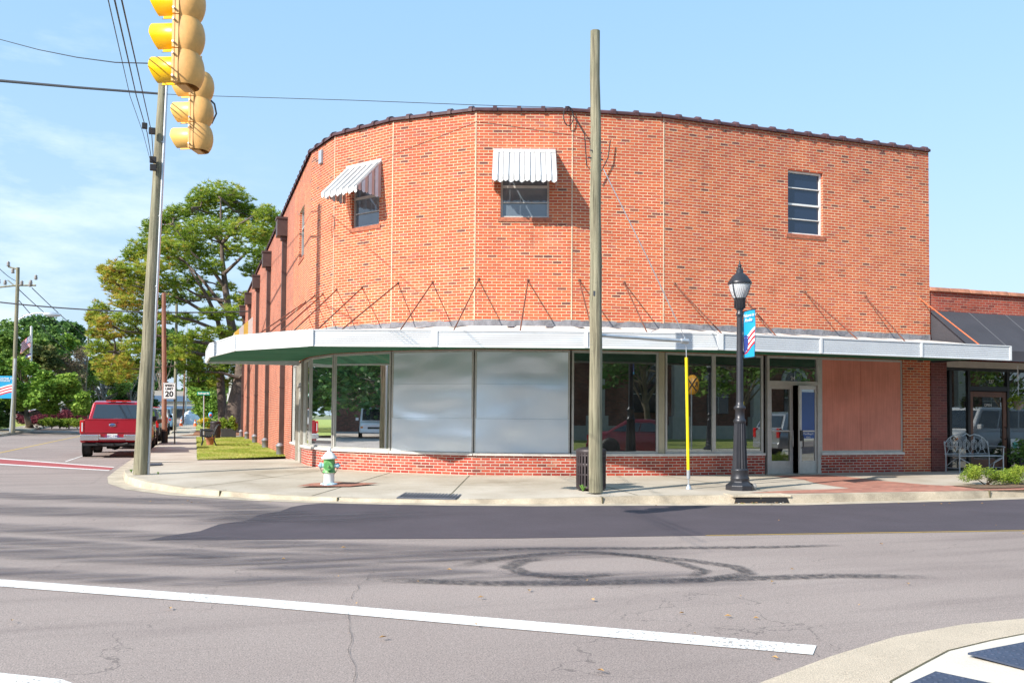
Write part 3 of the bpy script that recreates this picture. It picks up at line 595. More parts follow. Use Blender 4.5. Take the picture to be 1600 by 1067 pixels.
# coping
mb=MB(); cp=Pw
for i in range(7):
    L=FD[i][3]; prof=[(.06,-.01),(.065,.035),(.035,.07),(-.02,.09),(-.14,.09),(-.2,.05),(-.2,-.01)]
    for (o1,z1),(o2,z2) in zip(prof,prof[1:]):
        mb.face([FP(i,-.01,o1,ZT+z1),FP(i,L+.01,o1,ZT+z1),FP(i,L+.01,o2,ZT+z2),FP(i,-.01,o2,ZT+z2)],None,True)
    n=max(1,round(L/.53))
    for k in range(n+1 if i==6 else n):
        s=L*(k+.0)/n+.12
        if s>L: continue
        w_=.045; P=[(.085,-.02),(.09,.05),(.05,.105),(-.03,.135),(-.16,.13),(-.2,-.0)]
        for (o1,z1),(o2,z2) in zip(P,P[1:]): mb.face([FP(i,s-w_,o1,ZT+z1),FP(i,s+w_,o1,ZT+z1),FP(i,s+w_,o2,ZT+z2),FP(i,s-w_,o2,ZT+z2)],None)
        for sg in (-w_,w_): mb.face([FP(i,s+sg,o,ZT+z) for o,z in P])
mb.face([FP(0,-.012,o,ZT+z) for o,z in prof])
mb.build('coping',M_COPE,B)
# --- upper window parts
def upper_window(i,w,bars,pane,sill=True,fm=M_ALU,backing=None):
    s0,s1,z0,z1=w; dep=-.10; f=MB(); t=.045
    fbox(f,i,s0,s0+t,dep-.03,dep+.03,z0,z1); fbox(f,i,s1-t,s1,dep-.03,dep+.03,z0,z1); fbox(f,i,s0+t,s1-t,dep-.03,dep+.03,z0,z0+t); fbox(f,i,s0+t,s1-t,dep-.03,dep+.03,z1-t,z1)
    for zb,tb in bars: fbox(f,i,s0+t,s1-t,dep-.02,dep+.032,zb-tb/2,zb+tb/2)
    fo=f.build('window',fm,B); p=MB(); fbox(p,i,s0+t*.5,s1-t*.5,dep-.028,dep-.012,z0+t*.5,z1-t*.5); p.build('pane',pane,fo)
    if sill:
        q=MB(); fbox(q,i,s0-.058,s1+.058,-.1,.02,z0-.098,z0-.012); q.build('sill',M_SILLB,fo)
    bk=MB(); fbox(bk,i,s0-.1,s1+.1,-.6,-.145,z0-.1,z1+.1); bk.build('recess',M_DARK,fo)
M_SILLB=pm('brick sill',(.34,.115,.065),.85,var=.35,vs=14)
hz=WR[3]-WR[2]; upper_window(0,WR,[(WR[2]+hz*.245,.02),(WR[2]+hz*.475,.045),(WR[2]+hz*.735,.02)],M_PANED,fm=pm('white window frame',(.7,.7,.68),.5,var=.1))
upper_window(2,W1_,[(6.73,.055),(6.37,.02)],M_PANE); upper_window(4,W2_,[(6.78,.055),(6.4,.02)],M_PANE); upper_window(6,WS,[(6.9,.05)],M_PANED)
# --- window awnings
def awning(i,s0,s1,zt,d=.78,ns=6):
    def prof(s,k=0): return [(.0,zt),(.02,zt-.075),(d*.80,zt-.66),(d,zt-.80),(d+.01,zt-.92)]
    m=MB(); P=prof(0); n=ns; wd=(s1-s0)/n
    fbox(m,i,s0,s1,.0,.03,zt-.07,zt+.01)
    for k in range(n):
        a=s0+wd*k; b=a+wd; 
        for q,(lo,hi,r) in enumerate(((a,a+wd*.5,0.0),(a+wd*.5,b,.022))):
            for (o1,z1),(o2,z2) in zip(P[1:-1],P[2:]): m.face([FP(i,lo,o1+r,z1+r),FP(i,hi,o1+r,z1+r),FP(i,hi,o2+r,z2+r),FP(i,lo,o2+r,z2+r)])
            e=P[-1]; mid=(lo+hi)/2; m.face([FP(i,lo,e[0]+r,e[1]+r),FP(i,hi,e[0]+r,e[1]+r),FP(i,mid,e[0]+r,e[1]+r-.035)])
        for x,r0 in ((a,.022),(a+wd*.5,.022)):
            for (o1,z1),(o2,z2) in zip(P[1:-1],P[2:]): m.face([FP(i,x,o1,z1),FP(i,x,o1+r0,z1+r0),FP(i,x,o2+r0,z2+r0),FP(i,x,o2,z2)])
    ob=m.build('window_awning',M_AWN,B)
    sm=MB()
    for k in range(n):      # dark joint lines between sheets
        x=s0+wd*k
        for (o1,z1),(o2,z2) in zip(P[1:-1],P[2:]): sm.face([FP(i,x-.008,o1+.026,z1+.026),FP(i,x+.008,o1+.026,z1+.026),FP(i,x+.008,o2+.026,z2+.026),FP(i,x-.008,o2+.026,z2+.026)])
    sm.build('awning_seam',pm('seam grey',(.25,.25,.26),.6,var=0),ob)
    for sx,sg in ((s0,-1),(s1,1)):
        nb=7; 
        def top(o):
            for (o1,z1),(o2,z2) in zip(P[1:],P[2:]):
                if o<=o2: return z1+(z2-z1)*(o-o1)/(o2-o1)
            return P[-2][1]
        sd_=MB()
        for k in range(nb):
            a=.02+(d-.04)*k/nb; b=.02+(d-.04)*(k+1)/nb; x=sx+sg*.012*(k%2); zb=zt-.86-.02*(k%2)-.04*(1-k/nb)
            sd_.m=k%2; sd_.face([FP(i,x,a,zb),FP(i,x,b,zb),FP(i,x,b,top(b)),FP(i,x,a,top(a))]); sd_.face([FP(i,x,a,zb),FP(i,x,b,zb),FP(i,x,(a+b)/2,zb-.03)])
        sd_.build('awning_side',[M_AWNP,M_AWNB],ob)
aw1=(H(868,231,2)[0],H(771,231,2)[0],7.56); awning(2,*aw1)
aw2=(H(597,249,4)[0],H(542,262,4)[0],H(597,249,4)[1]); awning(4,*aw2)
print('awn',aw1,aw2)
# --- small grey junction box
m=MB(); sj,zj=H(503,246,5); fbox(m,5,sj-.1,sj+.1,0,.06,zj-.17,zj+.17); m.build('junction_box',pm('box grey',(.35,.40,.45),.5,.2),B,bevel=.008)
# --- canopy
CO=[(-.05,-2.45),(-7.75,-2.45),(-10.4,-1.75),(-13.27,-.75),(-15.6,.1),(-16.96,2.19),(-17.45,4.85),(-17.5,7.55)]
CI=[(-.05,0),(-7.7,0),Pw[2],Pw[3],Pw[4],Pw[5],Pw[6],(-15.05,7.55)]
ZO,ZI=3.22,3.56
m=MB()
for i in range(7):
    a,b,c,d=CO[i],CO[i+1],CI[i+1],CI[i]; m.face([(*a,ZO-.02),(*b,ZO-.02),(*c,ZI),(*d,ZI)])
cn=m.build('canopy',M_SHEET,B)
m=MB()
for i in range(7):
    a,b,c,d=CO[i],CO[i+1],CI[i+1],CI[i]; m.face([(*a,2.95),(*d,3.03),(*c,3.03),(*b,2.95)])
m.face([(*CO[0],2.95),(*CO[0],ZO-.02),(*CI[0],ZI),(*CI[0],3.03)]); m.face([(*CO[7],2.95),(*CO[7],ZO-.02),(*CI[7],ZI),(*CI[7],3.03)])
m.build('soffit',M_SOFF,cn)
m=MB(); tr=MB()
poly=CO+[CI[7]]
for i in range(8):
    a,b=poly[i],poly[i+1]; dx,dy=b[0]-a[0],b[1]-a[1]; L=math.hypot(dx,dy); e=(dx/L,dy/L); n=(-e[1],e[0]); c=((a[0]+b[0])/2+n[0]*.02,(a[1]+b[1])/2+n[1]*.02)
    m.obox(c,e,L/2-.003,.014,2.925,ZO); tr.obox((c[0]+n[0]*.004,c[1]+n[1]*.004),e,L/2,.024,ZO,ZO+.022); tr.obox((c[0]+n[0]*.003,c[1]+n[1]*.003),e,L/2,.020,2.90,2.925)
js=[(0,.985,.03),(1,.0,.06),(2,.0,.035),(3,.0,.06),(4,.0,.06),(5,.0,.03),(6,.0,.03),(7,0,.02)]
for i,t,hw in js:
    a,b=poly[i],poly[min(i+1,8)]; dx,dy=b[0]-a[0],b[1]-a[1]; L=math.hypot(dx,dy); e=(dx/L,dy/L); n=(-e[1],e[0])
    if i>0:
        a0=poly[i-1]; e0=((a[0]-a0[0]),(a[1]-a0[1])); l0=math.hypot(*e0); e=((e[0]+e0[0]/l0)/2,(e[1]+e0[1]/l0)/2); l=math.hypot(*e); e=(e[0]/l,e[1]/l); n=(-e[1],e[0])
    p=(a[0]+dx*t*0+n[0]*.035,a[1]+n[1]*.035) if i else (a[0],a[1]-.03)
    tr.obox(p,e,hw,.016,2.905,ZO+.015)
for px in (1438,1281):
    P=AT(px,540,21.0); u=P.x
    d=ray(px,540); t=(-2.45-EYE.y)/d.y; u=(EYE+d*t).x; tr.obox((u,-2.49),(1,0),.028,.014,2.905,ZO+.015)
m.build('fascia',M_FASC,cn); tr.build('fascia_trim',M_TRIM,cn)
m=MB()
for i in range(7):
    L=FD[i][3] if i<6 else 7.55-5.73; n=max(2,int(L/.12)); r=random.Random(i); zz=[3.68+r.uniform(-.012,.02) for _ in range(n+1)]
    for k in range(n):
        a,b=L*k/n,L*(k+1)/n; P=[FP(i,a,.022,3.55),FP(i,b,.022,3.55),FP(i,b,.02,zz[k+1]),FP(i,a,.02,zz[k])]; m.face(P); m.face([P[3],P[2],FP(i,b,0,zz[k+1]+.004),FP(i,a,0,zz[k]+.004)])
        if k%7==2+i%3 and i<6:
            s=a; m.face([FP(i,s-.1,.022,3.56+.004),FP(i,s+.08,.022,3.56+.004),FP(i,s+.12,.7,3.47),FP(i,s-.02,.7,3.47)])
m.build('flashing',M_TAR,cn)
# rods
anch=[(0,1439,470,(1538,539)),(0,1352,465,(1421,536)),(0,1257,459,(1349,533)),(0,1150,453,(1219,527)),(0,1054,447,(1132,522)),(1,975,442,(1013,518)),(1,905,439,(927,517)),(2,825,438,(812,516.5)),(2,748,437,(706,516.5)),(3,676,439,(621,516.5)),(3,622,442,(527,515)),(4,566,447,(490,515)),(4,526,452,(452,518)),(5,505,462,(430,520)),(5,492,468,(412,521)),(6,478,475,(395,523))]
for k,(i,px,py,_) in enumerate(anch):
    s,z=H(px,py,i); z=4.58+(.0 if k%2 else .02); o_=2.2 if i in (0,) else 2.15
    m=MB(); A=FP(i,s,.0,z); Bp=G(_[0],_[1]+1,ZO+.02); hd=Vector((Bp.x-A.x,Bp.y-A.y)); q_=min(1,2.2/hd.length) if hd.length>2.2 and i==0 else .96; Bp=Vector((A.x+hd.x*q_,A.y+hd.y*q_,ZO+.015))
    m.tube([A,A.lerp(Bp,.5),Bp],.015,6); m.lathe((A.x,A.y,A.z-.02),[(.03,0),(.03,.05)],8)
    m.build('hanger_rod',M_RUSTO if k==0 else M_RUST,cn)
# --- downspouts
for k,v in enumerate((12.36,19.0,25.6,32.2,38.3)):
    s=v-5.73; m=MB(); fbox(m,6,s-.085,s+.085,.02,.15,.55,7.35)
    for zz in (2.4,4.6): fbox(m,6,s-.10,s+.10,.0,.165,zz,zz+.05)
    d=m.build('downspout',M_BROWN,B); m=MB(); fbox(m,6,s-.24,s+.24,.0,.34,7.40,7.95); fbox(m,6,s-.27,s+.27,.0,.37,7.95,8.03); fbox(m,6,s-.14,s+.14,.01,.2,7.28,7.40); m.build('conductor_head',M_BROWN,d,bevel=.01)
    m=MB(); P=FP(6,s,.1,0); m.lathe((P.x,P.y,ZG),[(.13,0),(.13,.28),(.15,.29),(.15,.36),(.10,.38),(.10,.42)],14); m.build('boot',M_IRON,d)
# side awning, yellow and white stripes, far along the side wall
m=MB(); s=31.5-5.73-.9
for k in range(9):
    a=s+k*.22; m.m=k%2; m.face([FP(6,a,0,6.6),FP(6,a+.22,0,6.6),FP(6,a+.22,.9,5.75),FP(6,a,.9,5.75)]); m.face([FP(6,a,.9,5.75),FP(6,a+.22,.9,5.75),FP(6,a+.22,.9,5.6),FP(6,a,.9,5.6)])
for q,sx in enumerate((s,s+9*.22)):
    for k in range(4): m.m=(k+1)%2; a=.225*k; m.face([FP(6,sx,a,5.6),FP(6,sx,a+.225,5.6),FP(6,sx,a+.225,6.6-.944*(a+.225)),FP(6,sx,a,6.6-.944*a)])
m.build('side_awning',[pm('yellow awning stripe',(.6,.42,.08),.5),M_AWN],B)
# --- storefront
SZ=.68
sP0=H(1411.5,640,0)[0]; sP1=H(1283.5,640,0)[0]; sD0=H(1280.5,640,0)[0]; sD1=H(1199,640,0)[0]; sW0=H(1194,640,0)[0]; sW1=H(1117,640,0)[0]
print('store',sP0,sP1,sD0,sD1,sW0,sW1)
m=MB(); fbox(m,0,-.0,sP0,-.25,.0,0,ZC); m.build('brick_pier',M_BRICK,B)
m=MB()
fbox(m,0,sP0,sD0-.03,-.25,0,0,SZ-.04); m.build('knee_wall',M_KNEE,B); m=MB(); fbox(m,0,sW0-.02,FD[0][3],-.25,0,0,SZ-.04)
for i in range(1,6): fbox(m,i,0,FD[i][3],-.25,0,0,SZ-.04)
fbox(m,6,0,1.35,-.25,0,0,SZ-.04); m.build('knee_wall',M_KNEE,B); m=MB(); fbox(m,6,8.45-5.73,SE,-.25,0,0,SZ-.04); m.build('knee_wall',M_KNEE,B)

for (i_,a_,b_) in ((0,sP0,sD0-.03),(6,8.45-5.73,SE)): m=MB(); fbox(m,i_,a_,b_,-.2,.045,SZ-.04,SZ+.02); m.build('sill',M_SILL,B,bevel=.006)
m=MB(); fbox(m,0,sW0-.02,FD[0][3],-.2,.045,SZ-.04,SZ+.02)
for i in range(1,6): fbox(m,i,0,FD[i][3],-.2,.05,SZ-.04,SZ+.02)
fbox(m,6,0,1.35,-.2,.05,SZ-.04,SZ+.02)
m.build('sill',M_SILL,B,bevel=.006)
# shop windows: one part each (frame) with its pane
def shopwin(i,s0,s1,pane,z0=SZ+.02,z1=ZC,t=.045,name='shop_window',fm=M_ALU,o=-.07):
    f=MB(); fbox(f,i,s0,s0+t,o-.03,o+.04,z0,z1); fbox(f,i,s1-t,s1,o-.03,o+.04,z0,z1); fbox(f,i,s0+t,s1-t,o-.03,o+.035,z0,z0+.05); fbox(f,i,s0+t,s1-t,o-.03,o+.035,z1-.05,z1)
    fo=f.build(name,fm,B)
    if pane is not None: p=MB(); fbox(p,i,s0+t*.6,s1-t*.6,o-.006,o+.006,z0+.03,z1-.03); p.build('pane',pane,fo)
    return fo
shopwin(0,sW0,sW1,M_GLASS); sM=H(1041,640,0)[0]; shopwin(0,sW1,min(sM,FD[0][3]-.02),M_GLASS)
shopwin(1,.10,FD[1][3]-.03,M_GLASS); shopwin(4,.02,FD[4][3]-.03,M_GLASS); shopwin(5,.02,FD[5][3]-.02,M_GLASS); shopwin(6,.02,1.33,M_GLASS); shopwin(6,8.5-5.73,SE-.02,M_GLASS)
# tall cream column corner mullion
m=MB(); P=FP(1,.02,-.09,0); m.obox((P.x,P.y),FD[1][1],.07,.05,SZ+.02,ZC); m.build('corner_mullion',M_COLUMN,B)
# galvanised sheets over two windows, pinned in three strips
for i in (2,3):
    f=shopwin(i,.02,FD[i][3]-.02,None,name='covered_window'); L=FD[i][3]; q=MB(); H3=(ZC-SZ)/3
    for k in range(3): q=MB(); z=SZ+.03+k*H3; fbox(q,i,.05+.003*k,L-.05-.002*k,-.03-.009*k,-.022-.009*k,z-(.03 if k else 0),z+H3-.02); q.build('metal_sheet',M_GALV,f,bevel=.004)
# red plywood panel
f=shopwin(0,sP0,sP1,None,name='boarded_window',t=.05); q=MB()
mid=H(1347,640,0)[0]; fbox(q,0,sP0+.045,mid-.004,-.06,-.04,SZ+.05,ZC-.04); fbox(q,0,mid+.004,sP1-.045,-.062,-.042,SZ+.05,ZC-.04); q.build('plywood_board',M_PLY,f)
# --- door set
zD=H(1240,602,0)[1]; print('door top',zD)
f=MB(); ds=sD0; de=sD1; t=.055
fbox(f,0,ds-.03,ds+t,-.10,.01,ZG+.0,ZC); fbox(f,0,de-t,de+.0,-.10,.01,ZG,ZC); fbox(f,0,ds+t,de-t,-.10,.005,zD,zD+.10); fbox(f,0,ds+t,de-t,-.10,.0,ZC-.05,ZC)
fbox(f,0,ds+t,de-t,-.1,.02,ZG,ZG+.035)
fr=f.build('door_frame',M_ALU,B); p=MB(); fbox(p,0,ds+t,de-t,-.055,-.045,zD+.10,ZC-.05); p.build('transom_pane',M_GLASS,fr)
text('house_number','24',.13,M_TRIM,fr,FP(0,(ds+de)/2,-.03,zD+.17)-B.location,(math.pi/2,0,0))
def leaf(s0,s1,hand,rz,blue=False):   # door leaf hinged at s0, closing towards s1 ; built flat then rotated
    wd=abs(s1-s0); sg=1 if s1>s0 else -1; hp=FP(0,s0,-.05,0); h=zD-ZG-.04; z0=ZG+.038
    root=MB(); d=-sg   # facet 0 runs towards -x, so local x direction
    def bx(mb,a,b,c,dd,z_0,z_1): mb.box(d*a if True else 0,d*b,c,dd,z_0,z_1)
    m=MB(); bx(m,0,.085,-.022,.022,z0,z0+h); bx(m,wd-.085,wd,-.022,.022,z0,z0+h); bx(m,.085,wd-.085,-.022,.022,z0,z0+.30); bx(m,.085,wd-.085,-.022,.022,z0+h-.09,z0+h)
    o=m.build('door',M_ALU,None,bevel=.004); o.parent=B; o.location=Vector((hp.x,hp.y,0))-B.location; o.rotation_euler=(0,0,rz)
    def sub(mb,name,mat): q=mb.build(name,mat,None); q.parent=o; return q
    p=MB(); bx(p,.08,wd-.08,-.004,.004,z0+.29,z0+h-.08); sub(p,'pane',M_GLASS)
    b=MB(); bx(b,.085,wd-.085,-.035,-.015,z0+1.0,z0+1.035); sub(b,'push_bar',M_ALU)
    q=MB(); x=d*(wd-.05); q.box(x-.04,x+.04,-.05,-.02,z0+.78,z0+1.04); q.tube([(x,-.05,z0+.9),(x,-.09,z0+.9),(x,-.09,z0+.65),(x,-.03,z0+.62)],.012,6); sub(q,'handle',M_ALU if not blue else M_BLACK)
    return o
cD=(ds+de)/2
LW=(de-ds-2*t)/2
l1=leaf(de-t,de-t-LW,1,0)         # left leaf, closed
l2=leaf(ds+t,ds+t+LW,-1,.3,True)   # right leaf, ajar outwards
q=MB(); q.box(-(LW-.09),-.09,-.012,-.008,1.05,zD-.16); bp=q.build('blue_poster',pm('blue sticker',(.01,.07,.28),.4,var=.1),None); bp.parent=l2
text('lettering','PawnShop24',.075,M_TRIM,l2,(-LW/2,-.02,1.16),(math.pi/2,0,0)); text('lettering','0224 91',.05,M_TRIM,l2,(-LW/2,-.02,1.08),(math.pi/2,0,0))
# side door on the return
m=MB(); a,b=7.2-5.73,8.4-5.73
fbox(m,6,a-.1,a,-.12,.03,ZG,ZC); fbox(m,6,b,b+.05,-.12,.03,ZG,ZC); fbox(m,6,a,b,-.1,0,2.32,2.42); fo=m.build('side_door_frame',M_ALUD,B)
m=MB(); fbox(m,6,a,a+.09,-.09,-.045,ZG+.02,2.3); fbox(m,6,b-.09,b,-.09,-.045,ZG+.02,2.3); fbox(m,6,a+.09,b-.09,-.09,-.045,ZG+.02,ZG+.3); fbox(m,6,a+.09,b-.09,-.09,-.045,2.2,2.3); do=m.build('side_door',M_ALU,B); m=MB(); fbox(m,6,a+.08,b-.08,-.07,-.062,ZG+.3,2.2); m.build('pane',M_GLASS,do)
m=MB(); fbox(m,6,a,b,-.06,-.05,2.42,ZC); m.build('transom_pane',M_GLASS,fo)
# --- interior
m=MB(); fl=[(p[0]+.0,p[1]+.25) for p in Pw[:6]]+[(-14.75,5.8),(-14.8,12)]+[(0,12)]
m.sheet(fl,.21); m.build('interior_floor',M_INFLOOR,B)
m=MB(); m.sheet(fl,3.55); m.build('interior_ceiling',pm('green grey ceiling',(.12,.2,.16),.8),B)
m=MB(); m.box(-14.9,-.05,11.9,12,.2,3.55); m.box(-.2,-.05,.2,11.9,.2,3.55); m.build('interior_wall',M_INRED,B)
m=MB(); m.box(-14.7,-14.6,8.6,11.9,.2,3.55); m.build('side_partition',M_PLASTER,B)
for (px,i,o_) in ((492,5,-.55),(538,4,-.55)):
    P=AT(px,690,24.8 if px==492 else 23.1); m=MB(); m.lathe((P.x,P.y,.2),[(.115,0),(.115,3.35)],20); m.build('interior_column',M_COLUMN,B)
for (xa,xb,yy,Yt) in ((536,577,548.5,28.3),(500,556,555,30.4),(478,520,561,32.5)):
    m=MB(); pa=AT(xa,yy,Yt); pb=AT(xb,yy,Yt); pb.z=pa.z; m.tube([pa,pb],.03,8); m.build('ceiling_tube',M_TUBE,B)
# ================================================================ the neighbouring shop
NB=thing('brick_shop','low red brick shop with black canvas awning and black framed windows beside the corner building','building',(6,5,0))
m=MB(); zt=4.83
def nbox(m,x0,x1,y0,y1,z0,z1): m.box(x0,x1,y0,y1,z0,z1)
nbox(m,.012,16,.03,.3,3.05,zt); m.build('wall',M_NBRICK,NB)
m=MB()
for k in range(24):
    a=.01+k*.66; m.hexa([(a,-.05,zt),(a+.655,-.05,zt),(a+.655,.35,zt),(a,.35,zt),(a,.0,zt+.11),(a+.655,.0,zt+.11+.01*(k%2)),(a+.655,.3,zt+.12),(a,.3,zt+.12)])
m.build('coping',pm('terracotta coping',(.40,.17,.10),.7,var=.35,vs=5),NB,bevel=.02)
m=MB(); nbox(m,.012,.52,-.02,.35,.15,3.0); m.build('brick_pier',M_PIER,NB); m=MB(); nbox(m,7.4,7.9,-.02,.35,.15,3.0); m.build('brick_pier',M_PIER,NB)
m=MB(); nbox(m,.52,16,-.04,.25,2.90,3.05); m.build('lintel',pm('pale lintel',(.42,.38,.33),.7),NB)
# storefront frame
m=MB()
D=.30
xs=[PL(p,640,(0,D),(10,D))[0] for p in (1483,1512,1516,1567,1573,1655)]
for x in (xs[0]+.0,xs[1],xs[4],xs[5],xs[5]+1.9): nbox(m,x-.03,x+.05,D-.05,D+.05,.17,2.9)
for z0,z1 in ((.17,.27),(2.82,2.9)): nbox(m,.52,7.4,D-.045,D+.045,z0,z1)
nbox(m,xs[1],xs[4],D-.045,D+.045,2.30,2.42)
fr=m.build('storefront_frame',M_BLACK,NB)
m=MB(); nbox(m,.52,xs[1]-.03,D-.005,D+.005,.27,2.82); nbox(m,xs[1]+.05,xs[4]-.03,D-.005,D+.005,2.42,2.82); nbox(m,xs[4]+.05,7.4,D-.005,D+.005,.27,2.82); m.build('pane',M_NGLASS,fr)
m=MB(); a,b=xs[1]+.06,xs[4]-.04; nbox(m,a,a+.10,D-.03,D+.03,.2,2.28); nbox(m,b-.12,b,D-.03,D+.03,.2,2.28); nbox(m,a+.1,b-.12,D-.03,D+.03,.2,.48); nbox(m,a+.1,b-.12,D-.03,D+.03,2.14,2.28)
dr=m.build('door',M_WOOD,NB,bevel=.006); m=MB(); nbox(m,a+.1,b-.12,D-.004,D+.004,.48,2.14); m.build('pane',M_NGLASS,dr)
m=MB(); m.tube([(b-.07,D-.03,1.0),(b-.07,D-.1,1.05),(b-.07,D-.1,1.3),(b-.07,D-.03,1.35)],.014,6); m.build('handle',M_BLACK,dr)
text('door_lettering','OPEN',.10,pm('faded white lettering',(.55,.55,.52),.6,var=0),dr,Vector(((a+b)/2,D-.012,1.92))-NB.location,(math.pi/2,0,0))
text('door_lettering','237',.12,MATS['faded white lettering'],NB,Vector(((a+b)/2+.1,D-.03,2.55))-NB.location,(math.pi/2,0,0))
m=MB(); nbox(m,xs[4]+.12,xs[4]+.42,D-.012,D-.006,.62,1.02); nt_=m.build('notice',pm('paper notice',(.62,.64,.62),.8,var=.05),NB); m=MB(); m.lathe((xs[4]+.27,D-.014,.86),[(.09,-.002),(.09,.002)],18,'Y'); m.build('notice_emblem',pm('teal print',(.10,.42,.36),.7,var=0),nt_)
# fairy lights behind the glass
m=MB()
for k,(x,z) in enumerate(((.62,2.05),(.68,2.22),(.80,2.33),(.95,2.30),(1.05,2.20),(1.1,2.05),(1.6,2.1))): m.lathe((x,D+.25,z),[(.0,-.018),(.018,0),(0,.018)],8)
m.build('fairy_lights',pm('warm bulb',(.9,.6,.3),.5,var=0,emit=((1,.55,.2),6)),NB)
m=MB(); m.sheet([(.5,.31),(16,.31),(16,8),(.5,8)],.18); m.build('interior_floor',M_INFLOOR,NB)
m=MB(); nbox(m,.3,16,8,8.1,.1,4.7); nbox(m,15.9,16,.3,8,.1,4.7); nbox(m,.3,16,.31,8,3.06,3.1); m.build('interior_wall',M_INRED,NB)
m=MB(); nbox(m,.012,16,.3,9,4.5,4.6); m.build('roof',MATS['roof felt'],NB)
# canvas awning
m=MB(); X0,X1=.06,15.9; P=[(.02,4.33),(-1.30,3.24),(-1.31,2.98)]
m.face([(X0,P[0][0],P[0][1]),(X1,P[0][0],P[0][1]),(X1,P[1][0],P[1][1]),(X0,P[1][0],P[1][1])])
m.face([(X0,P[1][0],P[1][1]),(X1,P[1][0],P[1][1]),(X1,P[2][0],P[2][1]),(X0,P[2][0],P[2][1])])
m.face([(X0,.02,4.33),(X0,-1.30,3.24),(X0,-1.31,2.98),(X0,.02,2.98)]); an=m.build('awning',M_BLACKC,NB)
m=MB(); x=X0+1.25
while x<X1:
    m.face([(x-.012,.02,4.334),(x+.012,.02,4.334),(x+.012,-1.302,3.244),(x-.012,-1.302,3.244)]); x+=1.25
m.build('awning_seam',pm('grey awning seam',(.16,.16,.17),.8,var=0),an)
# ================================================================ bench of white wrought iron
M_WIRON=pm('white wrought iron',(.36,.41,.44),.5,.1,var=.15,vs=8)
bx0=PL(1489,720,(0,-.45),(10,-.45))[0]; bx1=PL(1557,720,(0,-.45),(10,-.45))[0]; print('bench',bx0,bx1)
BN=thing('wrought_iron_bench','white wrought iron scroll garden bench with curved back by the shop door','bench',(bx0+.65,-.42,.195))
m=MB(); L=bx1-bx0; x0=bx0; x1=bx0+L; yb=-.22; yf=-.66; zs=.195
for sx,nm in ((x0,1),(x1,1)):
    a=MB(); a.tube([(sx,yf,zs),(sx,yf,zs+.42),(sx,yf-.01,zs+.62)],.016,6); a.tube([(sx,yb,zs),(sx,yb,zs+.42),(sx,yb+.05,zs+.78)],.016,6)
    a.tube([(sx,yf-.05,zs+.64),(sx,yf,zs+.66),(sx,yb+.04,zs+.66),(sx,yb+.05,zs+.74)],.016,6); a.tube([(sx,yf,zs+.12),(sx,yb,zs+.12)],.010,6)
    a.tube([(sx,yf+.01,zs+.40),(sx,(yf+yb)/2,zs+.3),(sx,yb,zs+.14)],.010,6)
    a.build('bench_end',M_WIRON,BN)
m=MB()
for k in range(6): y=yf+(yb-yf)*k/5; m.tube([(x0,y,zs+.42),(x1,y,zs+.42)],.010,6)
for k in range(14): x=x0+L*k/13; m.tube([(x,yf,zs+.425),(x,yb,zs+.425)],.006,5)
m.tube([(x0,yf,zs+.38),(x0+.3,yf,zs+.25),(x0+.34,yf,zs+.12)],.010,6); m.tube([(x1,yf,zs+.38),(x1-.3,yf,zs+.25),(x1-.34,yf,zs+.12)],.010,6); m.build('seat',M_WIRON,BN)
m=MB(); yk=yb+.04
def bk(pts,r=.010): m.tube([(x0+L*px,yk,zs+pz) for px,pz in pts],r,6)
bk([(0,.72),(.1,.86),(.2,.93),(.32,.96),(.42,.92),(.5,.98),(.58,.92),(.68,.96),(.8,.93),(.9,.86),(1,.72)],.014); bk([(0,.46),(1,.46)],.012)
for c in (.14,.32,.5,.68,.86):
    for rr in (.075,.05):
        bk([(c+rr*math.cos(t),.70+1.7*rr*math.sin(t)) for t in [k*math.pi/7 for k in range(15)]],.007)
    bk([(c-.09,.46),(c-.03,.6),(c,.9)],.007); bk([(c+.09,.46),(c+.03,.6),(c,.9)],.007)
m.build('backrest',M_WIRON,BN)
# ================================================================ foliage tools
def leaf_mat(name,stops,rough=.65,trans=.25):
    k=NT(name); at=k.n('ShaderNodeAttribute'); at.attribute_name='tone'; c=k.ramp(at.outputs['Fac'],stops)
    k.l(c,k.b.inputs['Base Color']); k.b.inputs['Roughness'].default_value=rough; k.b.inputs['Specular IOR Level'].default_value=.25
    tr=k.n('ShaderNodeBsdfTranslucent'); k.l(c,tr.inputs[0]); mx=k.n('ShaderNodeMixShader'); mx.inputs[0].default_value=trans; k.l(k.b.outputs[0],mx.inputs[1]); k.l(tr.outputs[0],mx.inputs[2]); k.l(mx.outputs[0],k.o.inputs[0]); return k.m
def faces_mesh(name,V,Fn,tone,mat,parent,nv):
    V=V.reshape(-1,3); me=bpy.data.meshes.new(name); n=len(V); nf=n//nv; me.vertices.add(n); me.vertices.foreach_set('co',V.astype(np.float32).ravel()); me.loops.add(n); me.loops.foreach_set('vertex_index',np.arange(n,dtype=np.int32))
    me.polygons.add(nf); me.polygons.foreach_set('loop_start',np.arange(0,n,nv,dtype=np.int32)); me.polygons.foreach_set('loop_total',np.full(nf,nv,dtype=np.int32)); me.update(calc_edges=True)
    a=me.attributes.new('tone','FLOAT','FACE'); a.data.foreach_set('value',tone.astype(np.float32)); me.materials.append(mat); me.validate()
    o=bpy.data.objects.new(name,me); COL.objects.link(o)
    if parent: o.parent=parent
    return o
def unit(n,rng): v=rng.normal(size=(n,3)); return v/np.linalg.norm(v,axis=1,keepdims=True)
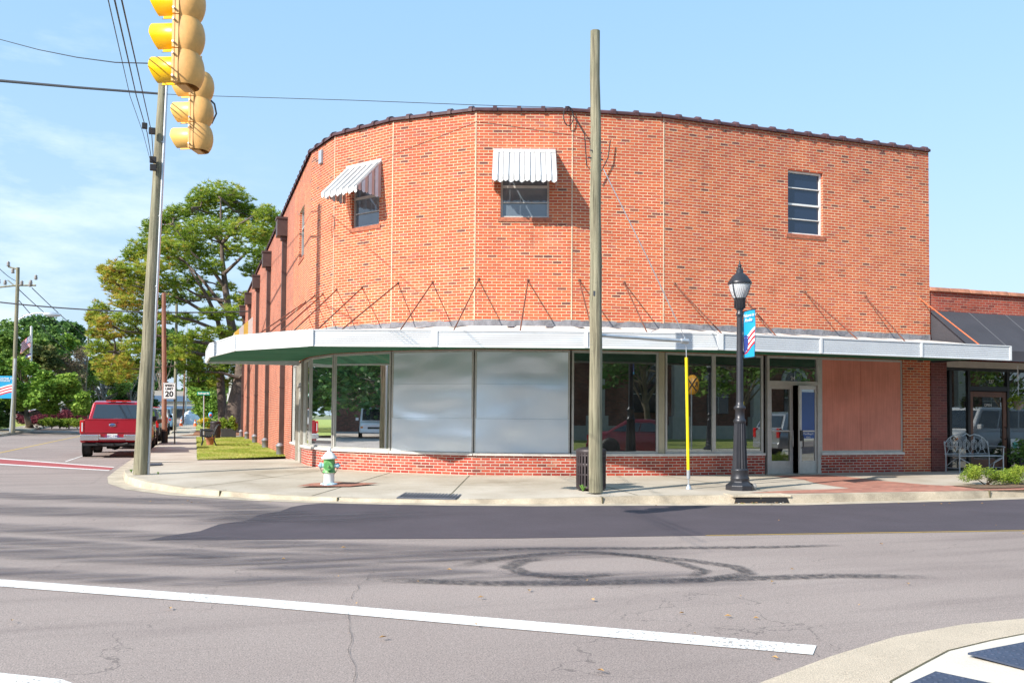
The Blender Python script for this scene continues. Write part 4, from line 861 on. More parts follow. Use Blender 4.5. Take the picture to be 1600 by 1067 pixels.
def leaves(name,centers,radii,per,size,mat,parent,seed=1,off=(0,0,0),shell=.55,drop=0.0,tone_lo=0,tone_hi=1):
    """leaf quads in clumps; centers (k,3), radii (k,3)"""
    rng=np.random.default_rng(seed); C=np.repeat(np.array(centers),per,axis=0); R=np.repeat(np.array(radii),per,axis=0); n=len(C)
    rr=rng.uniform(shell,1.0,(n,1))**.6; rr*=rng.uniform(.75,1.12,(n,1)); P=C+unit(n,rng)*R*rr
    # sub-clump jitter gives ragged outline
    P+=rng.normal(size=(n,3))*size*.5
    s=size*rng.uniform(.6,1.4,(n,1)); a=unit(n,rng); a[:,2]*=.5; b=np.cross(a,unit(n,rng)); b/=np.linalg.norm(b,axis=1,keepdims=True)+1e-9
    V=np.stack([P-a*s,P-b*s*.45,P+a*s,P+b*s*.45],axis=1)-np.array(off)
    tone=np.clip(rng.normal(.5,.17,n)+np.repeat(rng.normal(0,.14,len(centers)),per),0,1)*(tone_hi-tone_lo)+tone_lo
    return faces_mesh(name,V,None,tone,mat,parent,4)
L_BRIGHT=leaf_mat('bright spring leaves',[(0,(.07,.15,.02)),(.5,(.17,.31,.04)),(1,(.36,.48,.08))])
L_DARK=leaf_mat('dark green leaves',[(0,(.03,.08,.025)),(.5,(.07,.16,.045)),(1,(.15,.27,.07))])
L_MID=leaf_mat('mid green leaves',[(0,(.05,.11,.025)),(.5,(.12,.22,.045)),(1,(.25,.36,.07))])
L_RED=leaf_mat('dark red maple leaves',[(0,(.07,.012,.02)),(.5,(.16,.03,.045)),(1,(.28,.07,.08))])
L_BROWN=leaf_mat('brown budding twigs',[(0,(.09,.07,.05)),(.5,(.17,.13,.09)),(1,(.17,.20,.08))])
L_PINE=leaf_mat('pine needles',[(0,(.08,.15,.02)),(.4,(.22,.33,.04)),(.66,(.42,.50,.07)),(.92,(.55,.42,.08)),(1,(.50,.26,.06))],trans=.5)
L_YEL=leaf_mat('yellow flowers',[(0,(.5,.35,.01)),(1,(.8,.6,.03))]); L_HEDGE=leaf_mat('boxwood leaves',[(0,(.07,.13,.018)),(.5,(.20,.30,.03)),(1,(.45,.50,.08))])
M_BARK=pm('pine bark',(.125,.095,.078),.95,var=.4,vs=3,bump=1,bs=9,sp2=.3,s2=14); M_BARKG=pm('grey bark',(.16,.13,.10),.95,var=.35,vs=3,bump=.8,bs=12)
def tree(name,label,base,trunk_r,clusters,per,size,mat,seed=1,group=None,cat='tree',bark=None,limbs=True,shell=.3):
    """clusters: (x,y,z,rx,rz) absolute"""
    r=random.Random(seed); T=thing(name,label,cat,base,group); B0=Vector(base); cs=[Vector(c[:3]) for c in clusters]
    cx=sum((c for c in cs),Vector())/len(cs); low=min(c.z-k[4] for c,k in zip(cs,clusters))
    m=MB(); top=Vector((cx.x,cx.y,max(c.z for c in cs)*.85)); fork=B0.lerp(Vector((cx.x,cx.y,cx.z)),.45)
    fork.x=B0.x*.6+cx.x*.4; fork.y=B0.y*.6+cx.y*.4
    m.tube([B0,B0.lerp(fork,.15),B0.lerp(fork,.6)+Vector((r.uniform(-.1,.1),0,0)),fork,fork.lerp(top,.6),top],[trunk_r*1.35,trunk_r,trunk_r*.85,trunk_r*.7,trunk_r*.4,trunk_r*.12],10)
    if limbs:
        for c in cs:
            if r.random()<.85:
                t=r.uniform(0,.6); s=B0.lerp(fork,.75).lerp(top,t); mid=s.lerp(c,.5)+Vector((r.uniform(-.5,.5),r.uniform(-.5,.5),r.uniform(-.2,.4)))
                m.tube([s,mid,c],[trunk_r*.3,trunk_r*.18,trunk_r*.05],6)
    m.build('trunk',bark or M_BARKG,T)
    leaves('crown',[tuple(c) for c in cs],[(k[3],k[3],k[4]) for k in clusters],per,size,mat,T,seed,off=base,shell=shell); return T
def clus_px(lst,Y,jit,seed):
    r=random.Random(seed); out=[]
    for px,py,rx,ry in lst:
        y=Y+r.uniform(-jit,jit); p=AT(px,py,y); k=y/F; out.append((p.x,p.y,p.z,rx*k,ry*k))
    return out
def fill_px(x0,x1,y0,y1,n,rx,ry,seed,top=None):
    r=random.Random(seed); o=[]
    for _ in range(n):
        x=r.uniform(x0,x1); t=(x-x0)/(x1-x0); yt=y0 if top is None else top(t); o.append((x,r.uniform(yt,y1),rx*r.uniform(.7,1.3),ry*r.uniform(.7,1.3)))
    return o
# --- the big pine
PY=66.0
pine_px=[(345,303,34,13),(318,312,22,12),(372,315,24,12),(300,330,22,14),(272,338,16,12),(392,338,22,12),(418,338,20,14),(436,348,10,12),(345,335,42,16),(255,350,16,13),(238,362,18,14),(320,358,34,14),(372,362,30,14),(405,368,26,14),(425,375,15,14),(285,368,26,14),(262,388,30,14),(222,392,20,15),(205,402,14,10),(312,390,30,14),(360,392,24,12),(405,400,22,14),(428,402,12,12),
(180,424,18,14),(170,440,12,12),(205,430,24,14),(240,418,28,14),(283,412,28,12),(330,418,20,10),(160,422,6,6),(190,452,22,13),(225,450,24,13),(262,444,24,12),(300,440,20,10),(395,425,18,10),(415,432,14,12),(200,474,24,12),(240,474,22,10),(280,466,20,9),(320,462,18,9),(352,448,14,8),(380,470,20,10),(405,465,14,10),(360,490,18,10),(330,492,18,9),(395,494,18,11),
(155,486,14,12),(143,498,8,10),(160,505,16,10),(185,500,18,10),(215,500,20,8),(255,498,20,8),(290,500,18,8),(150,520,14,10),(175,522,18,10),(205,520,16,9),(240,520,16,9),(150,545,14,12),(178,545,18,12),(210,545,18,12),(240,548,18,12),(162,568,16,12),(190,570,20,12),(222,572,18,12),(165,590,12,10),(195,588,16,9),(285,530,18,9),(315,524,18,9),(345,520,18,9),(375,520,16,9),(280,556,20,10),(310,550,20,12),(340,552,20,10),(370,548,18,10),(395,540,14,12),(300,578,22,10),(335,578,20,10),(365,575,20,10),(390,565,14,10),(345,600,18,9),(315,600,20,9),(375,598,12,10)]
pb=G(362,673,.19); pb=Vector((pb.x,pb.y,.19)); k_=(PY-4)/F
pbase=AT(364,670,PY); pbase.z=.19
PT=thing('pine_tree','tall spreading pine with dark twin trunks and ragged yellow green crown behind the corner building','tree',tuple(pbase))
pc=[]; rr=random.Random(5)
for px,py,rx,ry in pine_px:
    y=PY+rr.uniform(-4.5,4.5); p=AT(px,py,y); k=y/F; pc.append((p,rx*k,ry*k,px,py))
m=MB()
def TP(px,py,dy=0): return AT(px,py,PY+dy)
tr=[pbase,TP(365,640),TP(374,600,.5),TP(377,570,.6),TP(366,530,0),TP(358,490,0),TP(352,450,0),TP(348,410,0),TP(345,360,0),TP(345,310,0)]
m.tube(tr,[.75,.56,.48,.40,.34,.28,.22,.16,.10,.05],12)
tr2=[AT(350,668,PY+1.5),TP(347,630,1.5),TP(344,590,1.5),TP(350,545,1),TP(340,500,.5),TP(322,460,0),TP(296,420,0)]; tr2[0].z=.1
m.tube(tr2,[.42,.34,.28,.22,.17,.12,.06],10)
limb=[[(366,530),(395,500),(408,470),(412,420)],[(358,490),(318,440),(290,410),(262,385)],[(352,450),(330,420),(300,395),(270,350)],[(350,520),(300,500),(250,490),(190,470)],[(350,540),(280,530),(220,520),(160,505)],[(350,560),(300,550),(240,545),(180,550)],[(348,430),(380,400),(410,372)],[(340,500),(290,470),(240,450),(180,430)],[(350,470),(310,462),(270,440)],[(345,575),(300,570),(230,575)],[(374,590),(345,582),(310,580)],[(346,380),(320,350),(300,325)],[(347,380),(375,350),(400,335)]]
for l in limb:
    d=rr.uniform(-3,3); n=len(l); m.tube([TP(x,y,d*i/(n-1)) for i,(x,y) in enumerate(l)],[.15*(1-.8*i/(n-1)) for i in range(n)],7)
nodes=[TP(x,y,0) for l in limb for (x,y) in l]+tr[3:]
for p,rx,rz,px,py in pc:
    q=min(nodes,key=lambda a:(a-p).length); mid=q.lerp(p,.5)+Vector((rr.uniform(-.3,.3),0,rr.uniform(-.3,.1))); m.tube([q,mid,p],[.09,.06,.03],5)
    for _ in range(5):
        e=p+Vector((rr.uniform(-1,1)*rx,rr.uniform(-1,1)*rx,rr.uniform(-.6,.9)*rz)); m.tube([mid.lerp(p,rr.random()),e],[.035,.012],4)
m.build('trunk',M_BARK,PT)
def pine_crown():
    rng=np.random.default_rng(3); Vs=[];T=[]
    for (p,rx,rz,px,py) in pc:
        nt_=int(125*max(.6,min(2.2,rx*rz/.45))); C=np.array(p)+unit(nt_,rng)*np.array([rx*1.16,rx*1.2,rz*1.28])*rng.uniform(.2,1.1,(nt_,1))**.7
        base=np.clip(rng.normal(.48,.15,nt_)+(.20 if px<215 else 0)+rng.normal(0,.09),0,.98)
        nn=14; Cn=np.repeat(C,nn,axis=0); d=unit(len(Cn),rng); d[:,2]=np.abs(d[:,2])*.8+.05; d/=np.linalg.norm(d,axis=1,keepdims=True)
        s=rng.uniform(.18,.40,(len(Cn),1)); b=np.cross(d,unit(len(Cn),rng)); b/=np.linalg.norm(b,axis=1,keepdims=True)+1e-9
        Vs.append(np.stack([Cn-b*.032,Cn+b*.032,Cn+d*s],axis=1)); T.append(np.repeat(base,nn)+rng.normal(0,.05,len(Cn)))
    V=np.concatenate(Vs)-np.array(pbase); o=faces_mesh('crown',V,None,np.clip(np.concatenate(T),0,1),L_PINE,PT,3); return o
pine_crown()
# --- trees across the side street (left) and behind
tree('foreground_tree','bright green low spreading tree drooping over the far pavement at the left edge',tuple(G(46,668,.17)),.28,clus_px(fill_px(-60,132,562,640,70,14,9,11,lambda t:562+ (26*(t-.35)**2*4 if t>.35 else 0)),66,4,11),330,.17,L_BRIGHT,11)
tree('broad_tree','tall mid green leafy tree behind the flagpole',tuple(G(70,658,.17)),.5,clus_px(fill_px(-60,100,512,580,60,16,12,12),100,6,12),260,.26,L_MID,12)
tree('dark_oak_tree','dark blue green oak rising highest behind the flagpole',tuple(G(95,655,.17)),.5,clus_px([(45,505,14,9),(60,500,12,8),(75,503,13,9),(88,512,12,10),(68,518,18,10),(100,510,9,9),(112,512,12,9),(124,520,10,12),(110,528,16,10),(85,530,18,10),(60,530,18,10),(122,540,12,14),(40,520,14,10)],125,4,13),420,.30,L_DARK,13)
tree('yellow_green_tree','round yellow green tree between the dark oak and the grey brown tree',tuple(G(103,656,.17)),.3,clus_px(fill_px(85,114,525,552,16,9,7,14),112,2,14),300,.22,L_BRIGHT,14)
tree('budding_tree','grey brown budding tree with thin twigs behind the far pavement',tuple(G(116,659,.17)),.3,clus_px(fill_px(70,132,545,625,60,11,8,15,lambda t:560-14*t),95,4,15),90,.15,L_BROWN,15,shell=.1)
tree('magnolia_tree','dark glossy tree with yellowish tips just right of the flag',tuple(G(60,657,.17)),.3,clus_px(fill_px(38,92,545,575,26,9,7,16),92,3,16),230,.2,leaf_mat('yellowish magnolia leaves',[(0,(.03,.05,.02)),(.6,(.10,.14,.04)),(1,(.40,.34,.12))]),16)
tree('shade_tree','dark evergreen mass in shade behind the post with the banner at the left edge',tuple(G(-8,668,.17)),.25,clus_px(fill_px(-60,24,625,662,30,12,10,17),68,3,17),260,.16,L_DARK,17)
for k,(px0,px1,y0,y1,Y,mt,lb) in enumerate([(128,195,562,650,108,L_MID,'mid green tree behind the red pickup, left of the two far banners'),(170,240,555,650,112,L_DARK,'dark green tree far down the street above the red pickup'),(225,275,520,625,230,L_DARK,'dark distant tree between the two nearest wooden poles'),(262,330,540,628,260,L_DARK,'dark distant tree at the far end of the side street'),(298,352,600,646,95,L_BRIGHT,'light green small tree above the yellow flowers'),(340,388,590,655,88,L_MID,'bushy green tree just behind the pine trunks')]):
    tree('street_tree',lb,tuple(G((px0+px1)/2,1.36*F/Y+647,.17)),.3,clus_px(fill_px(px0,px1,y0,y1,34,11,9,30+k),Y,4,30+k),460,.0030*Y if Y>120 else .17,mt,30+k,group='trees far down the side street')
# shrubs
def shrub(name,label,px,py,Y,wd,ht,mat,size=.09,n=9,per=500,seed=0,group=None,cat='shrub'):
    r=random.Random(seed); p=AT(px,py,Y); p.z=.17; T=thing(name,label,cat,tuple(p),group); cs=[];rs=[]
    for _ in range(n):
        a=r.uniform(0,6.28); q=r.random()**.5; cs.append((p.x+math.cos(a)*wd*.5*q*.75,p.y+math.sin(a)*wd*.35*q,.17+ht*(.45+.25*r.random()*(1-q*.5)))); rs.append((wd*.25,wd*.25,ht*.36))
    leaves('foliage',cs,rs,per,size,mat,T,seed,off=tuple(p),shell=.3)
    m=MB()
    for _ in range(4): a=r.uniform(0,6.28); m.tube([(p.x,p.y,.15),(p.x+math.cos(a)*wd*.2,p.y+math.sin(a)*wd*.2,.17+ht*.5)],[.03,.012],5)
    m.build('stem',M_BARKG,T); return T
shrub('maple_shrub','wide dark red mounded maple above the clipped hedge',104,655,82,6.4,1.7,L_RED,.12,14,600,1); shrub('maple_shrub','smaller dark red maple left of the wide red one, in shade',58,655,84,4.0,1.7,L_RED,.12,9,500,2)
for k,(px,lb) in enumerate(((69,'leftmost round clipped yellow green bush of the row'),(81,'second clipped bush of the row from the left'),(94,'third clipped bush of the row, under the wide red maple'),(108,'fourth clipped bush of the row, under the right of the red maple'),(121,'rightmost clipped bush of the row beside the pole'))):
    shrub('hedge_bush',lb,px,658,78,1.3,.95,L_HEDGE,.07,6,400,20+k,'clipped bushes below the red maples')
# boxwood by the right kerb
for k,(px,py,lb,wd) in enumerate(((1541,757,'low clipped boxwood at the kerb nearest the white bench',1.05),(1592,756,'low clipped boxwood at the kerb cut by the right edge of the photo',1.0))):
    p=G(px,py,.17); r=random.Random(k); T=thing('boxwood_bush',lb,'shrub',tuple(p),'boxwoods in the kerb bed'); cs=[];rs=[]
    for _ in range(12): a=r.uniform(0,6.28); q=r.random()**.5; cs.append((p.x+math.cos(a)*wd*.42*q,p.y+.1+math.sin(a)*.28*q,.17+r.uniform(.10,.32))); rs.append((.16,.16,.12))
    leaves('foliage',cs,rs,560,.016,L_HEDGE,T,50+k,off=tuple(p),shell=.3)
    m=MB()
    for _ in range(5): a=r.uniform(0,6.28); m.tube([(p.x,p.y,.15),(p.x+math.cos(a)*.25,p.y+math.sin(a)*.2,.33)],[.015,.006],5)
    m.build('stem',M_BARKG,T)
m=MB(); p=G(1570,760,.17); m.sheet([(p.x-.9,p.y-.25),(p.x+4,p.y-.25),(p.x+4,p.y+.5),(p.x-.9,p.y+.5)],.172); o=struct(m,'planting_bed',pm('bed soil',(.16,.10,.06),1,var=.4,vs=9,bump=.8,bs=60))
# lawn blades (one mass)
def blades(name,poly_fn,n,h,mat,seed,z):
    rng=np.random.default_rng(seed); P=poly_fn(rng,n); n=len(P); a=rng.uniform(0,6.28,n); hh=h*rng.uniform(.5,1.3,n); w_=.009; lean=rng.normal(0,.03,(n,2))
    b=np.stack([np.cos(a)*w_,np.sin(a)*w_,np.zeros(n)],1); B3=np.column_stack([P,np.full(n,z)]); tip=B3+np.column_stack([lean,hh]); V=np.stack([B3-b,B3+b,tip],1)
    o=faces_mesh(name,V,None,np.clip(rng.normal(.55,.2,n)+.35*np.sin(P[:,0]*2.1+np.sin(P[:,1]*.9)*2)*.6,0,1),mat,None,3); return o
L_GRASS=leaf_mat('grass blades',[(0,(.18,.26,.04)),(.5,(.36,.43,.07)),(.8,(.48,.48,.13)),(1,(.60,.54,.24))])
def pf(rng,n):
    u=rng.uniform(-17.7,-15.0,n); v=9.8+rng.uniform(0,1,n)**1.5*27.2; k=v>9.7+(u+17.7)*.70+.05; return np.column_stack([u,v])[k]
tag(blades('lawn_grass',pf,60000,.05,L_GRASS,1,.18),'short green grass on the strip beside the brick side wall','grass',kind='stuff')
# ================================================================ poles and wires
def pole(name,label,p0,p1,r0,r1,mat,cat='utility pole',group=None,z0=None):
    T=thing(name,label,cat,tuple(p0),group); m=MB(); n=10; pts=[Vector(p0).lerp(Vector(p1),i/n) for i in range(n+1)]; rnd=random.Random(len(label))
    pts=[q+Vector((rnd.uniform(-.012,.012),rnd.uniform(-.012,.012),0)) if 0<i<n else q for i,q in enumerate(pts)]
    m.tube(pts,[r0+(r1-r0)*i/n for i in range(n+1)],20); m.build('pole_shaft',mat,T); return T
cb=G(931,769,.155); ct=AT(930,49,(cb-EYE).dot(FW)); ct.z=ct.z
CPO=pole('utility_pole','bare weathered wooden pole standing at the kerb in front of the corner building',cb,ct,.128,.088,M_POLE)
m=MB(); rq=random.Random(3)
for _ in range(34):
    t=rq.uniform(.04,.45); q=cb.lerp(ct,t); an=rq.uniform(-2.9,-.9); r_=.128-.04*t; c=q+Vector((math.cos(an)*r_,math.sin(an)*r_,0)); m.obox((c.x,c.y),(-math.sin(an),math.cos(an)),.012,.002,c.z,c.z+.004)
q=cb.lerp(ct,.42); m.obox((q.x-.06,q.y-.10),(1,0),.03,.002,q.z,q.z+.09); q=cb.lerp(ct,.72); m.tube([q+Vector((-.16,-.02,0)),q+Vector((.16,.02,0))],.014,6)
q=cb.lerp(ct,.735); m.tube([q+Vector((-.13,-.06,.0)),q+Vector((.14,.02,.0))],.012,6)
m.build('pole_staples',M_CABLEG if 'M_CABLEG' in globals() else M_CABLE,CPO)
lb_=G(219,741,.155); lt=AT(257,95,(lb_-EYE).dot(FW)+.1)
LPO=pole('utility_pole','leaning weathered wooden pole with silver conduit at the pavement corner on the left',lb_,lt,.155,.10,M_POLE)
m=MB(); c0=G(231.5,741,.155); c1=AT(262.5,95,(lb_-EYE).dot(FW)); m.tube([c0,c0.lerp(c1,.5),c1],.032,8)
for t in (.03,.13,.3,.45,.62,.8):
    q=c0.lerp(c1,t); s=lb_.lerp(lt,t); m.tube([q,s],[.04,.02],6)
m.build('conduit',M_GALVP,LPO)
m=MB()
for py_,dy in ((250,0),(262,.0),(205,0)):
    q=AT(239+ (250-py_)*-.03,py_,(lb_-EYE).dot(FW)-.15); m.obox((q.x,q.y),(1,0),.07,.05,q.z-.07,q.z+.07)
m.build('pole_hardware',M_CABLE,LPO,bevel=.01)
def px_pole(label,pb,pt,wpx,mat,group=None,Y=None,name='utility_pole'):
    b=G(pb[0],pb[1],.17) if Y is None else AT(pb[0],pb[1],Y); Yd=(b-EYE).dot(FW); t=AT(pt[0],pt[1],Yd); r=wpx/2*Yd/F; return pole(name,label,b,t,r*1.05,r*.8,mat,group=group),b,t,Yd
P3,_,_,_=px_pole('reddish brown wooden pole with black base behind the speed limit sign',(257,691),(256,458),7.5,M_POLEB)
q=G(257,692,.17); m=MB(); m.tube([q,q+Vector((0,0,.55))],.145*1.0,14); m.build('pole_wrap',M_CABLE,P3)
px_pole('greenish wooden pole in the mulch just right of the speed limit sign',(273,672),(276,470),5,M_POLE)
px_pole('thin far brown pole near the orange cones',(286,662.3),(289,570),2.6,M_POLEB); px_pole('thin grey far pole at the end of the side street',(290,660),(292,500),2.2,M_GALVP)
Y4=62; PF,pb4,pt4,_=px_pole('tall wooden pole with cross arm, street light and banner at the left edge',(20,676),(28,418),6.5,M_POLE)
Yp=(pb4-EYE).dot(FW)
m=MB()
for (a,b,r) in (((28,421),(13,417),.06),((26,446),(-12,450),.06),((26,446),(56,446),.06),((30,452),(12,438),.035)):
    m.tube([AT(*a,Yp),AT(*b,Yp)],r,6)
m.build('cross_arm',M_POLE,PF); m=MB()
for (px,py) in ((13,413),(20,424),(-2,440),(8,442),(34,443),(47,445),(56,434),(48,442)): m=MB(); q=AT(px,py,Yp); m.lathe(tuple(q),[(.05,-.14),(.14,-.1),(.06,-.05),(.14,0),(.06,.05),(.12,.1),(.03,.2)],8); m.build('insulator',pm('grey insulator',(.28,.26,.25),.4),PF)
m=MB(); m.tube([AT(30,499,Yp),AT(40,493,Yp),AT(55,489.5,Yp),(AT(73,489,Yp))],.05,6); a_=m.build('lamp_arm',M_GALVP,PF); m=MB(); q=AT(82,491.5,Yp); m.lathe(tuple(q),[(.02,-.55),(.15,-.4),(.18,0),(.12,.4),(.02,.55)],10,'X',sy=1,sx=.6); m.build('street_light_head',M_GALVP,PF)
m=MB(); q0=G(16.5,676,.17); m.tube([q0,AT(24,560,Yp-.1)],.09,8); m.build('conduit',M_GALVP,PF)
px_pole('slender grey pole left of the red pickup with lower wooden half',(131,664),(139,508),3.2,M_POLE,Y=None)
px_pole('far wooden pole above the left end of the pickup roof',(172,655),(173,588),3.4,M_POLE,Y=120); px_pole('far pole with banner above the right end of the pickup roof',(208,652),(210,580),2.0,M_GALVP,Y=150)
px_pole('thin distant pole between the leaning pole and the brown pole, first',(240,652),(241,578),1.6,M_POLE,Y=190); px_pole('thin distant pole between the leaning pole and the brown pole, second',(247,650),(247,585),1.4,M_POLE,Y=230)
def wire(name,label,pts,r,mat=None,sag=0,group=None,n=16):
    P=[Vector(p) for p in pts]
    if len(P)==2: a,b=P; P=[a.lerp(b,i/n)-Vector((0,0,sag*4*(i/n)*(1-i/n))) for i in range(n+1)]
    m=MB(); m.tube(P,r,6); o=m.build(name,mat or M_CABLE,loc=tuple(P[0])); tag(o,label,'cable',group); return o
YL=(lb_-EYE).dot(FW); YC=(cb-EYE).dot(FW)
wire('span_cable','thick black lashed cable crossing from the left edge past the signals',[AT(-300,98,40),AT(0,126.5,30),AT(120,137,25),AT(258,147.5,YL)],[.06,.05,.036,.026])
wire('span_cable','thick black lashed cable running from the signals to the roof edge of the corner building',[AT(258,147.5,YL),AT(335,150.5,YL-.2),AT(550,157,YL-.3),AT(745,164.5,YL-.4),AT(880,168.5,19.9)],.007)
wire('thin_cable','thin cable sagging from the upper left edge to the leaning pole',[AT(-200,-10,40),AT(0,62,31),AT(60,78,28),AT(120,90,25),AT(180,98,22.5),AT(256,100,YL)],.014)
for k,(x0,x1,lb) in enumerate(((158,234,'leftmost strand of the overhead bundle coming down to the leaning pole'),(168,237,'middle strand of the overhead bundle coming down to the leaning pole'),(179,240,'right strand of the overhead bundle coming down to the leaning pole'))):
    wire('drop_cable',lb,[AT(x0,-60,6+k*.5),AT(x0+11,0,7.5+k*.3),AT(x0+36,110,12),AT(x0+45,150,14.5),AT((x0+55+x1)/2,208,18),AT(x1,248+3*k,YL-.15)],.005+.003*(k>0),group='overhead bundle at the leaning pole')
m=MB(); q=AT(226,197,16); m.obox((q.x,q.y),(1,0),.045,.04,q.z-.05,q.z+.05); tag(m.build('splice_box',M_CABLE,loc=tuple(q),bevel=.008),'small black splice box clipped on the overhead bundle','cable box')
wire('coiled_cable','loop of black cable hanging under the lashed cable right of the signals',[AT(322,152,YL-.2),AT(318,170,YL-.2),AT(322,188,YL-.2),AT(331,193,YL-.2),AT(338,178,YL-.2),AT(335,163,YL-.2),AT(326,154,YL-.2)],.022)
wire('coiled_cable','small coil of cable hanging at the roof edge left of the bare kerb pole',[FP(2,0.1,.1,8.3)+Vector((.12*math.cos(t),0,.22*math.sin(t))) for t in [k*.5 for k in range(14)]]+[FP(1,1.9,.1,7.9),FP(1,1.85,.1,7.2),FP(1,1.6,.1,6.9),FP(1,1.35,.1,7.4),FP(1,1.3,.1,7.8)],.012)
wire('service_wire','pale guy wire from the bare kerb pole down to the grey strut end',[AT(943,265,YC),AT(948,275,YC-.02),AT(1010,400,YC+.35),AT(1072,532,YC+.75)],.010,M_GALVP)
for k,(a,b,lb) in enumerate((((-20,470),(400,486),'long straight black wire crossing low behind the leaning pole'),((29,452),(140,540),'thin wire slanting down from the cross arm pole'),((50,450),(180,560),'second thin wire slanting down from the cross arm pole'),((-20,398),(28,440),'thin wire reaching the top of the cross arm pole'),((30,470),(120,560),'third thin wire slanting down behind the street light'))):
    Yw=Yp if k else 50; wire('far_wire',lb,[AT(*a,Yw),AT(*b,Yw+ (40 if k else 0))],.028 if k else .04,sag=.3)
wire('signal_cable','black cable running up behind the two traffic signals',[AT(305,30,9.8),AT(303,45,9.9),AT(308,80,11.5),AT(313,110,12.3),AT(319,148,YL-.3)],.009)
# guy strut, guard and anchor at the bare pole
GS=thing('guy_strut','grey steel strut reaching right from the bare kerb pole','strut',tuple(AT(938,522,YC)))
m=MB(); a=AT(938,524,YC); b=AT(1072,533,YC+.75); m.tube([a,b],.035,10); m.build('strut_pipe',M_GALVP,GS); m=MB(); m.tube([b-(b-a).normalized()*.12,b+(b-a).normalized()*.04],.05,10); m.build('strut_end',M_GALVP,GS)
ga=G(1076,764,.16); gt=AT(1072,533,YC+.75)
GG=thing('guy_guard','yellow plastic guard on the vertical guy wire beside the street lamp','guy guard',tuple(ga))
m=MB(); q0=gt.lerp(ga,.11); q1=gt.lerp(ga,.87); m.tube([q0,q1],.030,10); m.build('guard_tube',pm('yellow plastic',(.80,.60,.01),.4,var=.06),GG); m=MB(); m.tube([gt,q0],.008,6); m.tube([q1,q1.lerp(ga,.45)],.035,8); m.tube([q1.lerp(ga,.45),ga],.015,6); m.lathe(tuple(ga),[(.06,0),(.05,.05),(.02,.09)],8); m.build('anchor_rod',M_GALVP,GG)
# ================================================================ traffic signals
M_SIGB=pm('aged yellow signal housing',(.66,.36,.11),.5,var=.16,vs=5,sp2=.05,s2=30); M_SIGV=pm('bright yellow visor',(.86,.50,.005),.35,var=.04); M_SIGV2=pm('pale yellow visor',(.80,.50,.14),.4,var=.04); M_LENS=pm('dark lens',(.03,.05,.04),.1,var=0)
def signal(label,px,pyb,Y,pitch,vis,yaw):
    q=AT(px,pyb,Y); T=thing('traffic_signal',label,'traffic light',tuple(q)); T.rotation_euler=(0,0,yaw)
    def sub(m,name,mat,par,**k):
        o=m.build(name,mat,None,**k); o.parent=par; return o
    for k in range(3):      # local: faces -Y ; z up from 0
        z=pitch*k; m=MB(); hw=pitch*.46; 
        nseg=8
        prof=[]
        for j in range(nseg+1):
            t=j/nseg; b=math.sin(math.pi*t)**.7; prof.append((z+pitch*t, hw*(.86+.12*b), .150+.062*b))
        n=14; vs=[]
        for (zz,wd,dp) in prof:
            for a in range(n+1):
                th=math.pi*a/n; vs.append((wd*math.cos(th),.035+dp*math.sin(th)**.8,zz))
        fs=[(i*(n+1)+a,i*(n+1)+a+1,(i+1)*(n+1)+a+1,(i+1)*(n+1)+a) for i in range(nseg) for a in range(n)]; m.idx(vs,fs,True)
        m.box(-hw*1.02,hw*1.02,-.0,.035,z+.006,z+pitch-.006); 
        if k==0: m.box(-hw*.62,hw*.62,.0,.10,z-.012,z+.004)
        h=sub(m,'signal_section',M_SIGB,T)
        m=MB(); m.box(-hw*1.04,hw*1.04,-.035,-.003,z+.008,z+pitch-.008); sub(m,'signal_door',M_SIGB,h,bevel=.006)
        m=MB(); R=pitch*.40; c=z+pitch*.5; L=pitch*.74; vs=[];n=22
        for (yy,sc) in ((-.033,1.0),(-.033-L,1.02)):
            for a in range(n+1):
                th=math.radians(-76+ (332)*a/n); vs.append((R*sc*math.cos(th),yy-(.0 if yy>-.1 else -.05*max(0,-math.sin(th))*1.2),c+R*sc*math.sin(th)))
        for (yy,sc) in ((-.033,.97),(-.033-L,.99)):
            for a in range(n+1):
                th=math.radians(-76+(332)*a/n); vs.append((R*sc*math.cos(th),yy-(.0 if yy>-.1 else -.05*max(0,-math.sin(th))*1.2),c+R*sc*math.sin(th)))
        N1=n+1; fs=[]
        for a in range(n): fs+= [(a,a+1,N1+a+1,N1+a),(2*N1+a,3*N1+a,3*N1+a+1,2*N1+a+1),(N1+a,N1+a+1,3*N1+a+1,3*N1+a)]
        m.idx(vs,fs,True); sub(m,'visor',vis,h)
        m=MB(); m.lathe((0,-.036,c),[(R*.95,-.004),(R*.9,-.02),(R*.5,-.035),(0,-.04)][::-1],18,'Y'); m.lathe((0,-.034,c),[(R*.95,-.006),(R*.95,0)],18,'Y'); sub(m,'lens',M_LENS,h)
        m=MB()
        for sx in (-1,1):
            for zz in (z+.06,z+pitch-.06): m.lathe((sx*hw*1.05,-.01,zz),[(.012,-.03),(.012,.03)],6,'X'); 
        sub(m,'hinge_bolt',M_GALVP,h)
    m=MB(); m.tube([(0,.05,3*pitch),(0,.05,3*pitch+.25)],.022,8); m.box(-.05,.05,.0,.1,3*pitch,3*pitch+.04); sub(m,'hanger',M_SIGB,T); return T
# headings: visors point away from us, to the left
signal('nearer traffic signal with bright yellow visors, cut off by the top of the photo',283,137,9.7,.365,M_SIGV,-1.98)
signal('farther traffic signal with pale yellow visors hanging lower',305,237,12.6,.365,M_SIGV2,-1.98)
